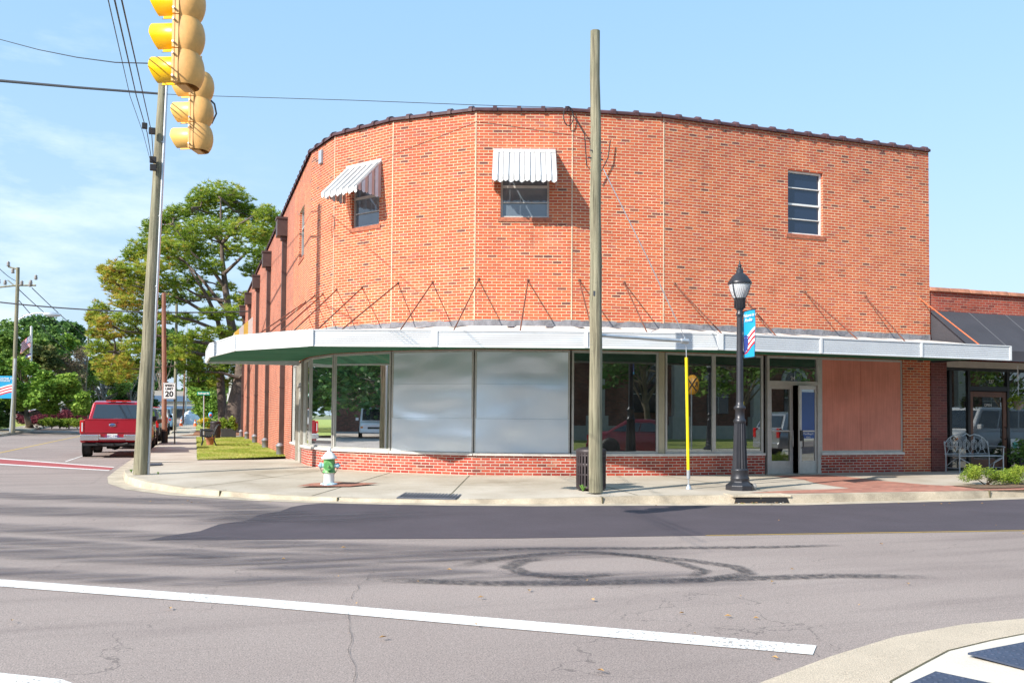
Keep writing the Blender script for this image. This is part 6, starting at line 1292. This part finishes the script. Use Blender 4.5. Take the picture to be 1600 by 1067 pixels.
def vehicle(label,paint,kind,pos,rz,cat,name,group=None,W=None,plate=None,emblem=False):
    T=thing(name,label,cat,pos,group); T.rotation_euler=(0,0,rz)
    S=dict(pickup=dict(L=5.9,W=2.02,H=1.98,wr=.42,bz=.52,belt=1.22),sedan=dict(L=4.6,W=1.8,H=1.45,wr=.33,bz=.26,belt=.92),suv=dict(L=4.7,W=1.88,H=1.78,wr=.37,bz=.34,belt=1.08),van=dict(L=5.2,W=1.98,H=2.05,wr=.35,bz=.35,belt=1.15))[kind]
    L,Wd,H_,wr,bz,belt=[S[k] for k in ('L','W','H','wr','bz','belt')]; hw=Wd/2; x0=-L/2; x1=L/2
    def sub(m,name,mat,par=None,**k): o=m.build(name,mat,None,**k); o.parent=par or T; return o
    xf=x1-(.95 if kind!='van' else .8); xr=x0+(1.25 if kind=='pickup' else .95)
    m=MB()
    if kind=='pickup': st=[(x0,.97,bz+.06,belt+.06),(x0+.05,1,bz,belt+.10),(x0+2.0,1,bz,belt+.08),(x0+2.1,1,bz,belt+.06),(x1-1.35,1,bz,belt+.02),(x1-.5,.98,bz-.02,belt-.04),(x1-.1,.95,bz,belt-.12),(x1,.88,bz+.08,belt-.3)]
    elif kind=='sedan': st=[(x0,.86,bz+.12,belt-.12),(x0+.12,.93,bz,belt+.02),(x0+1.0,1,bz-.03,belt+.04),(x1-1.5,1,bz-.03,belt+.0),(x1-.6,.97,bz-.02,belt-.14),(x1-.12,.90,bz,belt-.24),(x1,.80,bz+.08,belt-.38)]
    elif kind=='suv': st=[(x0,.93,bz+.05,belt-.05),(x0+.08,.97,bz,belt+.03),(x0+1,1,bz,belt+.02),(x1-1.3,1,bz,belt-.0),(x1-.4,.97,bz,belt-.06),(x1-.08,.93,bz,belt-.14),(x1,.85,bz+.08,belt-.26)]
    else: st=[(x0,.97,bz,belt),(x0+.05,1,bz,belt),(x1-1.2,1,bz,belt),(x1-.3,.97,bz,belt-.1),(x1-.06,.93,bz,belt-.16),(x1,.86,bz+.06,belt-.26)]
    loft(m,[sec(x,hw*f,a,b,.05) for x,f,a,b in st]); bd=sub(m,'body',paint)
    # greenhouse
    m=MB()
    if kind=='pickup': gh=[(x0+2.15,belt,.99),(x0+2.45,H_-.06,.86),(x0+2.75,H_,.84),(x1-2.2,H_,.84),(x1-1.95,H_-.05,.84),(x1-1.25,belt,.95)]
    elif kind=='sedan': gh=[(x0+.75,belt,.88),(x0+1.5,H_-.05,.72),(x0+1.9,H_,.70),(x1-2.15,H_,.70),(x1-1.95,H_-.04,.71),(x1-1.15,belt-.04,.86)]
    elif kind=='suv': gh=[(x0+.1,belt,.95),(x0+.38,H_-.08,.80),(x0+.6,H_,.78),(x1-2.0,H_,.78),(x1-1.8,H_-.04,.79),(x1-1.15,belt-.02,.92)]
    else: gh=[(x0+.03,belt,.98),(x0+.1,H_-.06,.86),(x0+.3,H_,.85),(x1-1.55,H_,.85),(x1-1.4,H_-.05,.85),(x1-.75,belt-.08,.92)]
    def gsec(x,z,f): w_=hw*f; return [(x,-hw*.97,belt-.1),(x,hw*.97,belt-.1),(x,w_,z-.06 if z>belt+.1 else z),(x,w_-.06,z),(x,-w_+.06,z),(x,-w_,z-.06 if z>belt+.1 else z)]
    loft(m,[gsec(x,z,f) for x,z,f in gh],sm=False); cab=sub(m,'cab',paint,bevel=.03)
    # glass panels set just proud of the cab
    def quad(m,P): m.face(P)
    a,b=gh[0],gh[1]; m=MB(); e=.012
    def lerp(p,q,t): return tuple(p[i]+(q[i]-p[i])*t for i in range(len(p)))
    lo=lerp(a,b,.16); hi=lerp(a,b,.90); m.face([(lo[0]-e*2,-hw*lo[2]+.13,lo[1]),(lo[0]-e*2,hw*lo[2]-.13,lo[1]),(hi[0]-e*2,hw*hi[2]-.13,hi[1]-.01),(hi[0]-e*2,-hw*hi[2]+.13,hi[1]-.01)]); sub(m,'rear_window',M_VGL,cab)
    a,b=gh[-1],gh[-2]; lo=lerp(a,b,.10); hi=lerp(a,b,.92); m=MB(); m.face([(lo[0]+e*2,-hw*lo[2]+.12,lo[1]+.02),(lo[0]+e*2,hw*lo[2]-.12,lo[1]+.02),(hi[0]+e*2,hw*hi[2]-.12,hi[1]),(hi[0]+e*2,-hw*hi[2]+.12,hi[1])]); sub(m,'windscreen',M_VGL,cab)
    for sg in (-1,1):
        m=MB(); xa,xb=gh[0][0]+.22,gh[-1][0]-.22; ta,tb=gh[1][0]+.18,gh[-2][0]-.05; nW=2 if kind in('pickup','sedan') else 3
        if kind=='van': xa=x0+L*.0+.2; ta=xa
        def Y(z): t=(z-(belt-.1))/(H_-.06-(belt-.1)); return sg*(hw*.97+(hw*.85-hw*.97)*min(1,t)+.02) if kind!='sedan' else sg*(hw*.97+(hw*.72-hw*.97)*min(1,t)+.02)
        zl,zh=belt+.05,H_-.14
        for k in range(nW):
            f0,f1=k/nW+.015,(k+1)/nW-.015; m.face([(xa+(xb-xa)*f0,Y(zl),zl),(xa+(xb-xa)*f1,Y(zl),zl),(ta+(tb-ta)*f1,Y(zh),zh),(ta+(tb-ta)*f0,Y(zh),zh)])
        sub(m,'side_window',M_VGL,cab)
        m=MB(); m.box(gh[-1][0]-.35,gh[-1][0]-.2,sg*(hw+.02),sg*(hw+.22),belt+.0,belt+.2); sub(m,'wing_mirror',M_BLKP if kind=='pickup' else paint,bevel=.03)
        # arches, wheels
    for xw in (x0+(1.3 if kind=='pickup' else .95),x1-(1.0 if kind=='pickup' else .9)):
        for sg in (-1,1):
            m=MB(); m.lathe((xw,sg*(hw-.0),wr),[(0,-.004),(wr+.07,-.004),(wr+.07,.006),(0,.006)],24,'Y'); sub(m,'wheel_arch',M_BLKP)
            m=MB(); wt=.13 if kind!='pickup' else .15; y_=sg*(hw-wt+.03); m.lathe((xw,y_,wr),[(wr*.62,-wt),(wr*.93,-wt),(wr,-wt*.75),(wr,wt*.75),(wr*.93,wt),(wr*.62,wt)],26,'Y'); wh=sub(m,'wheel',M_TYRE)
            m=MB(); m.lathe((xw,y_,wr),[(0,-wt*.6),(wr*.62,-wt*.8),(wr*.64,wt*.8),(wr*.5,wt*.75),(.0,wt*.55)],10,'Y',sm=False); sub(m,'rim',M_RIM,wh)
    # bumpers and lamps
    if kind=='pickup':
        m=MB(); m.box(x0-.10,x0+.06,-hw*.99,-.42,.60,.80); m.box(x0-.10,x0+.06,.42,hw*.99,.60,.80); m.box(x0-.085,x0+.06,-.42,.42,.62,.70); m.box(x0-.08,x0+.04,-.42,-.36,.62,.80);m.box(x0-.08,x0+.04,.36,.42,.62,.80); sub(m,'rear_bumper',M_CHR,bevel=.02)
        m=MB(); m.box(x0-.03,x0-.01,-hw+.14,hw-.14,.86,belt+.08); tg=sub(m,'tailgate',paint,bevel=.012)
        m=MB(); m.box(x0-.034,x0-.028,-hw+.16,hw-.16,.955,.965); m.box(x0-.04,x0-.028,-hw+.14,hw-.14,belt+.075,belt+.10); m.box(x0-.05,x0-.028,-.14,.14,belt-.02,belt+.03); sub(m,'tailgate_trim',M_BLKP if 0 else paint,tg)
        for sg in (-1,1):
            m=MB(); m.box(x0-.045,x0+.12,sg*(hw-.13),sg*(hw+.005),.84,belt+.06); tl=sub(m,'tail_lamp',M_TAIL,bevel=.02); m=MB(); m.box(x0-.052,x0-.04,sg*(hw-.09),sg*(hw-.05),.90,belt-.02); sub(m,'reverse_lamp',M_HEADL,tl)
        m=MB(); m.box(x0-.02,x0+1,-.9,.9,.42,.50); m.tube([(x0+1.3,-.8,.40),(x0+1.3,.8,.40)],.07,10); m.lathe((x0+1.3,0,.40),[(0,-.2),(.17,-.1),(.17,.1),(0,.2)],12,'X'); m.tube([(x0-.05,-.5,.5),(x0+.1,0,.40),(x0-.05,.5,.5)],.035,6); m.box(x0-.16,x0+.1,-.05,.05,.42,.50)
        sub(m,'underbody',M_BLKP); m=MB(); m.box(x0+2.38,x0+2.5,-.42,.42,H_-.03,H_+.012); sub(m,'cab_marker',M_TAIL,cab)
        m=MB(); m.box(x0-.06,x0-.05,-hw*.78,hw*.78,H_*0+.0,.0001); 
        if emblem:
            m=MB(); m.lathe((x0-.036,0,belt-.10),[(0,-.012),(.115,-.012),(.115,.0),(0,0)],26,'X',sx=1,sy=.48); em=sub(m,'emblem',M_CHR); m=MB(); m.lathe((x0-.05,0,belt-.10),[(0,-.004),(.10,-.004),(.10,.0),(0,0)],26,'X',sx=1,sy=.42); sub(m,'emblem_field',pm('emblem blue',(.01,.05,.22),.2,var=0),em)
            t_=text('lettering','Ford',.085,M_CHR,T,(x0-.058,0,belt-.10),(math.pi/2,0,-math.pi/2)); t2=text('lettering','SUPER DUTY',.05,M_CHR,T,(gh[0][0]-.02,0,belt+.12),(math.pi/2,0,-math.pi/2))
        m=MB()
        for (y0_,y1_) in ((-.27,-.10),(.10,.27)): m.box(x0+2.42,x0+2.50,y0_,y1_,H_-.05,H_-.018)
        sub(m,'cargo_lamp',M_HEADL,cab)
        for (pa,pb_) in (((x1-.02,-.6,.62),(x1-.02,.6,.98)),): m=MB(); m.box(pa[0]-.05,pa[0]+.04,-.62,.62,.66,1.0); sub(m,'grille',M_BLKP); m=MB(); m.box(x1-.1,x1+.1,-hw*.95,hw*.95,.5,.68); sub(m,'front_bumper',M_CHR,bevel=.02)
    else:
        for xx,nm,mt in ((x0,'rear_bumper',paint),(x1,'front_bumper',paint)):
            sg=-1 if xx<0 else 1; m=MB(); m.box(xx-sg*.18,xx+sg*.05,-hw*.9,hw*.9,bz+.02,bz+.24); sub(m,nm,mt,bevel=.04)
        m=MB(); m.box(x1-.03,x1+.02,-.42,.42,bz+.27,bz+.40); sub(m,'grille',M_BLKP)
        for sg in (-1,1):
            m=MB(); yl=hw*.86
            if kind=='suv' : m.box(x0-.02,x0+.1,sg*(yl-.14),sg*(yl+.05),belt-.32,belt+.06)
            else: m.box(x0-.01,x0+.1,sg*(yl-.28),sg*(yl+.02),belt-.26,belt-.1)
            sub(m,'tail_lamp',M_TAIL,bevel=.02); m=MB(); zz=(.42 if kind=='sedan' else .56)-.26+bz; m.box(x1-.30,x1-.03,sg*(hw*.80-.18),sg*(hw*.80+.05),zz-.02+.1,zz+.13+.1); hl=sub(m,'headlamp',M_HEADL,bevel=.03)
            if kind=='van': m=MB(); m.box(x1-.12,x1+.0,sg*(hw*.86-.12),sg*(hw*.86+.03),.66,.78); sub(m,'turn_lamp',M_AMB)
    m=MB(); xx=x0-(.06 if kind=='pickup' else .055); m.box(xx-.01,xx,-.16,.16,(.66 if kind=='pickup' else bz+.32),(.82 if kind=='pickup' else bz+.47)); pl=sub(m,'licence_plate',M_SGN)
    if plate: text('lettering',plate,.10,M_BNAVY,T,(xx-.013,0,.74 if kind=='pickup' else bz+.395),(math.pi/2,0,-math.pi/2))
    return T
RD=carpaint('deep red car paint',(.36,.008,.022)); SV=carpaint('silver car paint',(.42,.43,.45),.6); WH=carpaint('white car paint',(.70,.71,.72),0); BZ=carpaint('brown bronze car paint',(.20,.10,.055),.4); BK=carpaint('dark grey car paint',(.03,.035,.045),.4); BL=carpaint('light blue car paint',(.16,.32,.5),.3); MR=carpaint('maroon car paint',(.22,.01,.018),.2)
vd=math.pi/2
q=G(190,712,0); rear=G(184,709,0); vehicle('bright red crew cab pickup parked at the side street kerb, tailgate towards us',RD,'pickup',(-20.44,18.25,0),vd,'pickup truck','parked_pickup',plate='NEC-1986',emblem=True)
vehicle('brown bronze SUV parked just ahead of the red pickup',BZ,'suv',(-20.4,25.8,0),vd,'car','parked_car',group='vehicles parked along the side street')
vehicle('dark grey SUV parked behind the brown wooden pole',BK,'suv',(-20.5,36.5,0),vd,'car','parked_car',group='vehicles parked along the side street')
vehicle('white pickup parked far down the side street kerb, next to the greenish pole',WH,'pickup',(-20.6,52,0),vd,'pickup truck','parked_pickup',group='vehicles parked along the side street')
vehicle('light blue van beyond the white pickup at the far end of the side street',BL,'van',(-20.7,72,0),vd,'van','parked_van',group='vehicles parked along the side street')
p=G(42,660,.15); vehicle('dark SUV in deep shade under the left trees beyond the far pavement',BK,'suv',(-38.5,74,.17),.2,'car','parked_car')
# far end of the street : pale building and white house glimpsed through trees
FB=thing('far_brick_store','low pale block with blue roof band closing the far end of the side street','building',(-22,196,0))
m=MB(); m.box(-32,-10,196,206,0,6.5); m.build('wall',pm('pale far wall',(.42,.38,.34),.9),FB); m=MB(); m.box(-32,-10,195.6,196,4.2,5.4); m.box(-32,-10,195.7,196,2.6,3.2); m.build('blue_band',pm('slate blue band',(.10,.17,.28),.7),FB); 
for k in range(5): m=MB(); m.box(-31+k*4.3,-28+k*4.3,195.8,196,.6,2.4); m.build('window',M_VGL,FB)
WHs=thing('white_house','white clapboard house glimpsed between the trees above the pickup','house',(-46,118,0)); p0=AT(150,640,125)
cx=p0.x; cy=p0.y; m=MB(); m.box(cx-5,cx+7,cy,cy+8,0,6.2); m.build('wall',pm('white clapboard',(.62,.63,.64),.8,var=.1),WHs); m=MB(); m.hexa([(cx-5.5,cy-.5,6.2),(cx+7.5,cy-.5,6.2),(cx+7.5,cy+8.5,6.2),(cx-5.5,cy+8.5,6.2),(cx-5,cy+3.9,8.8),(cx+7,cy+3.9,8.8),(cx+7,cy+4.1,8.8),(cx-5,cy+4.1,8.8)]); m.build('roof',pm('house roof',(.12,.11,.11),.9),WHs)
for k in range(4):
    for z_ in (1.2,3.9): m=MB(); m.box(cx-4.2+k*3,cx-3.2+k*3,cy-.04,cy,z_,z_+1.4); m.build('window',M_VGL,WHs)
GS_=thing('grey_storehouse','pale grey rendered building wall seen behind the pine trunks beyond the lawn','building',(-13,64,0)); m=MB(); m.box(-14.9,2,62,80,0,4.6); m.build('wall',pm('pale grey render',(.42,.42,.42),.9,var=.1),GS_); m=MB(); m.box(-15.1,2.2,61.8,80.2,4.6,4.85); m.build('roof',pm('grey flat roof edge',(.25,.24,.24),.8),GS_)
# white tent at the far end of pavement
p=AT(297,652,120); T=thing('white_canopy_tent','small white tent at the far end of the pavement','tent',(p.x,p.y,0)); m=MB(); m.lathe((p.x,p.y,.1),[(1.25,0),(1.2,.9),(.6,1.6),(.0,1.9)],12); m.build('tent_cloth',pm('tent white',(.62,.68,.75),.7,var=.05),T)
# ================================================================ the opposite side of the street, seen in the shop glass
def mirror(i,px,py,Yv):
    P=AT(px,py,Yv); a,e,n,L,u=FD[i]; d=(P.x-a[0])*n[0]+(P.y-a[1])*n[1]; return Vector((P.x-2*d*n[0],P.y-2*d*n[1],P.z))
CH=thing('brick_courthouse','dark brick building with white pilasters across the street, seen only as a reflection','building',(0,-34,0))
M_CB=brick_mat('courthouse brick',[(0,(.12,.04,.03)),(.5,(.22,.06,.045)),(1,(.30,.09,.06))],(.30,.25,.2),ms=.006); M_STONE=pm('white stone trim',(.50,.49,.46),.8,var=.1)
m=MB(); m.box(-26,40,-46,-34,0,9.5); m.build('wall',M_CB,CH); m=MB(); m.box(-26.2,40.2,-46.2,-33.9,9.5,10.1); m.box(-26.1,40.1,-34.0,-33.85,.0,1.0); m.build('stone_band',M_STONE,CH)
for k in range(11):
    x_=-24+k*6
    m=MB(); m.box(x_-.45,x_+.45,-34,-33.6,1,9.5); m.box(x_-.65,x_+.65,-34,-33.45,0,1.6); m.build('pilaster',M_STONE,CH)
    for z0_,z1_ in ((1.8,4.0),(5.4,7.6)):
        m=MB(); xc=x_+3; pts=[(xc-.8,z0_),(xc+.8,z0_)]+[(xc+.8*math.cos(t),z1_+.8*math.sin(t)) for t in [k2*math.pi/8 for k2 in range(9)]]; m.extr(pts,-34.02,-33.93); wn=m.build('window',M_VGL,CH)
        m=MB(); a_=[(xc+1.05*math.cos(t),z1_+1.05*math.sin(t)) for t in [k2*math.pi/8 for k2 in range(9)]]; b_=[(xc+.8*math.cos(t),z1_+.8*math.sin(t)) for t in [k2*math.pi/8 for k2 in range(9)]]
        for j in range(8): m.hexa([(a_[j][0],-34,a_[j][1]),(a_[j+1][0],-34,a_[j+1][1]),(b_[j+1][0],-34,b_[j+1][1]),(b_[j][0],-34,b_[j][1]),(a_[j][0],-33.85,a_[j][1]),(a_[j+1][0],-33.85,a_[j+1][1]),(b_[j+1][0],-33.85,b_[j+1][1]),(b_[j][0],-33.85,b_[j][1])])
        m.box(xc-.03,xc+.03,-33.92,-33.88,z0_,z1_+.7); m.box(xc-.8,xc+.8,-33.92,-33.88,(z0_+z1_)/2,(z0_+z1_)/2+.06); m.build('window_trim',M_STONE,wn)
for k,(x_,y_) in enumerate(((9,-22),(17,-24),(27,-22),(-4,-27))):
    r_=random.Random(90+k); cl=[(x_+r_.uniform(-2.2,2.2),y_+r_.uniform(-2,2),r_.uniform(3.2,6.5),1.1,.8) for _ in range(22)]; tree('courthouse_tree','leafy tree on the lawn across the street, seen only as a reflection',(x_,y_,.1),.2,cl,130,.16,L_MID if k%2==0 else L_DARK,90+k,group='trees on the lawn across the street')
rc=mirror(1,985,690,37); vehicle('dark red sedan parked across the street, seen reflected in the glass behind the bare pole',MR,'sedan',(rc.x+.6,-15.0,0),.35,'car','reflected_car')
rc=mirror(0,1206,690,36); vehicle('silver SUV parked across the street, seen reflected in the shop door',SV,'suv',(rc.x+2.2,-12.2,0),.0,'car','reflected_car')
rc=mirror(4,582,650,62); vehicle('white van across the junction, seen reflected in the curved corner glass',WH,'van',(rc.x,rc.y,0),math.atan2(Pw[4][1]-rc.y,Pw[4][0]-rc.x),'van','reflected_van')
rc=PL(1545,690,(0,0),(1,0)); vehicle('tall white van at the kerb across the street, seen reflected in the neighbouring shop door',WH,'van',(13.8,-10.9,0),math.pi*.96,'car','reflected_car')
rc=mirror(0,1084,601,40); T=thing('railroad_crossing_sign','round yellow railroad crossing warning sign across the street, seen reflected beside the guy guard','road sign',(rc.x,rc.y,.1)); m=MB(); m.tube([(rc.x,rc.y-.06,.1),(rc.x,rc.y-.06,rc.z+.3)],.03,6); m.build('sign_post',M_GALVP,T)
yw_=-2.75   # faces us by way of the glass
def rel(m,name,mat): o=m.build(name,mat,None); o.parent=T; o.location=(0,0,rc.z-.1); o.rotation_euler=(0,0,rz_); return o
rz_=rad(78.5)   # local +y faces the viewer's mirror image
m=MB(); m.lathe((0,0,0),[(0,-.01),(.44,-.01),(.44,.01),(0,.01)],36,'Y'); rel(m,'sign_plate',pm('amber sign sheeting',(.80,.36,.01),.5,var=.03))
m=MB()
for s_ in (1,-1):
    c_,n_=math.cos(.78),math.sin(.78)*s_; 
    P=[(x*c_-z*n_,.016+.001*s_,x*n_+z*c_) for x,z in ((-.42,-.036),(.42,-.036),(.42,.036),(-.42,.036))]; m.face(P)
rel(m,'crossbuck',M_SGNB)
for sx in (-1,1):
    o=text('lettering','R',.30,M_SGNB,T,(0,0,0),(0,0,0),bold=.008); o.rotation_euler=(math.pi/2,0,rz_+math.pi); o.location=Vector((math.cos(rz_)*sx*.29-math.sin(rz_)*.02,math.sin(rz_)*sx*.29+math.cos(rz_)*.02,rc.z-.1))
street_lamp((rc.x+1.0,rc.y-.2,.1),'black street lamp across the street behind the reflected crossing sign')

r_=random.Random(4); kinds=[]
for k in range(11):
    a=rad(172+k*11.5); x_=-15+58*math.cos(a)+r_.uniform(-3,3); y_=-2+52*math.sin(a)+r_.uniform(-3,3)
    if k<3:
        cl=[(x_+r_.uniform(-4,4),y_+r_.uniform(-4,4),r_.uniform(2.5,9),2.0,1.5) for _ in range(30)]; kinds.append(tree('park_tree','broad green tree behind the camera, seen only as a reflection in the corner glass',(x_,y_,.0),.35,cl,170,.3,L_DARK,200+k,group='trees behind the camera'))
    else: c=copy_tree(kinds[k%3]); c.location=(x_,y_,0); c.rotation_euler=(0,0,r_.uniform(0,6))

WB=thing('long_brown_building','long low dark brown building west of the junction, seen only as a reflection','building',(-78,15,0)); m=MB(); m.box(-90,-76,-30,34,0,6.5); m.build('wall',M_CB,WB); m=MB(); m.box(-90.2,-75.8,-30.2,34.2,6.5,6.9); m.build('roof',MATS['grey flat roof edge'],WB)
for k,(x_,y_) in enumerate(((-58,-22),(-60,-12),(-57,-4),(-61,3),(-56,10),(-60,17),(-57,25),(-62,33),(-58,41),(-64,50),(-68,58),(-45,47),(-51,56),(-48,66),(-56,74),(-60,86),(-43,57))):
    c=copy_tree(kinds[k%3]); c.location=(x_,y_,0); c.rotation_euler=(0,0,k*1.7)
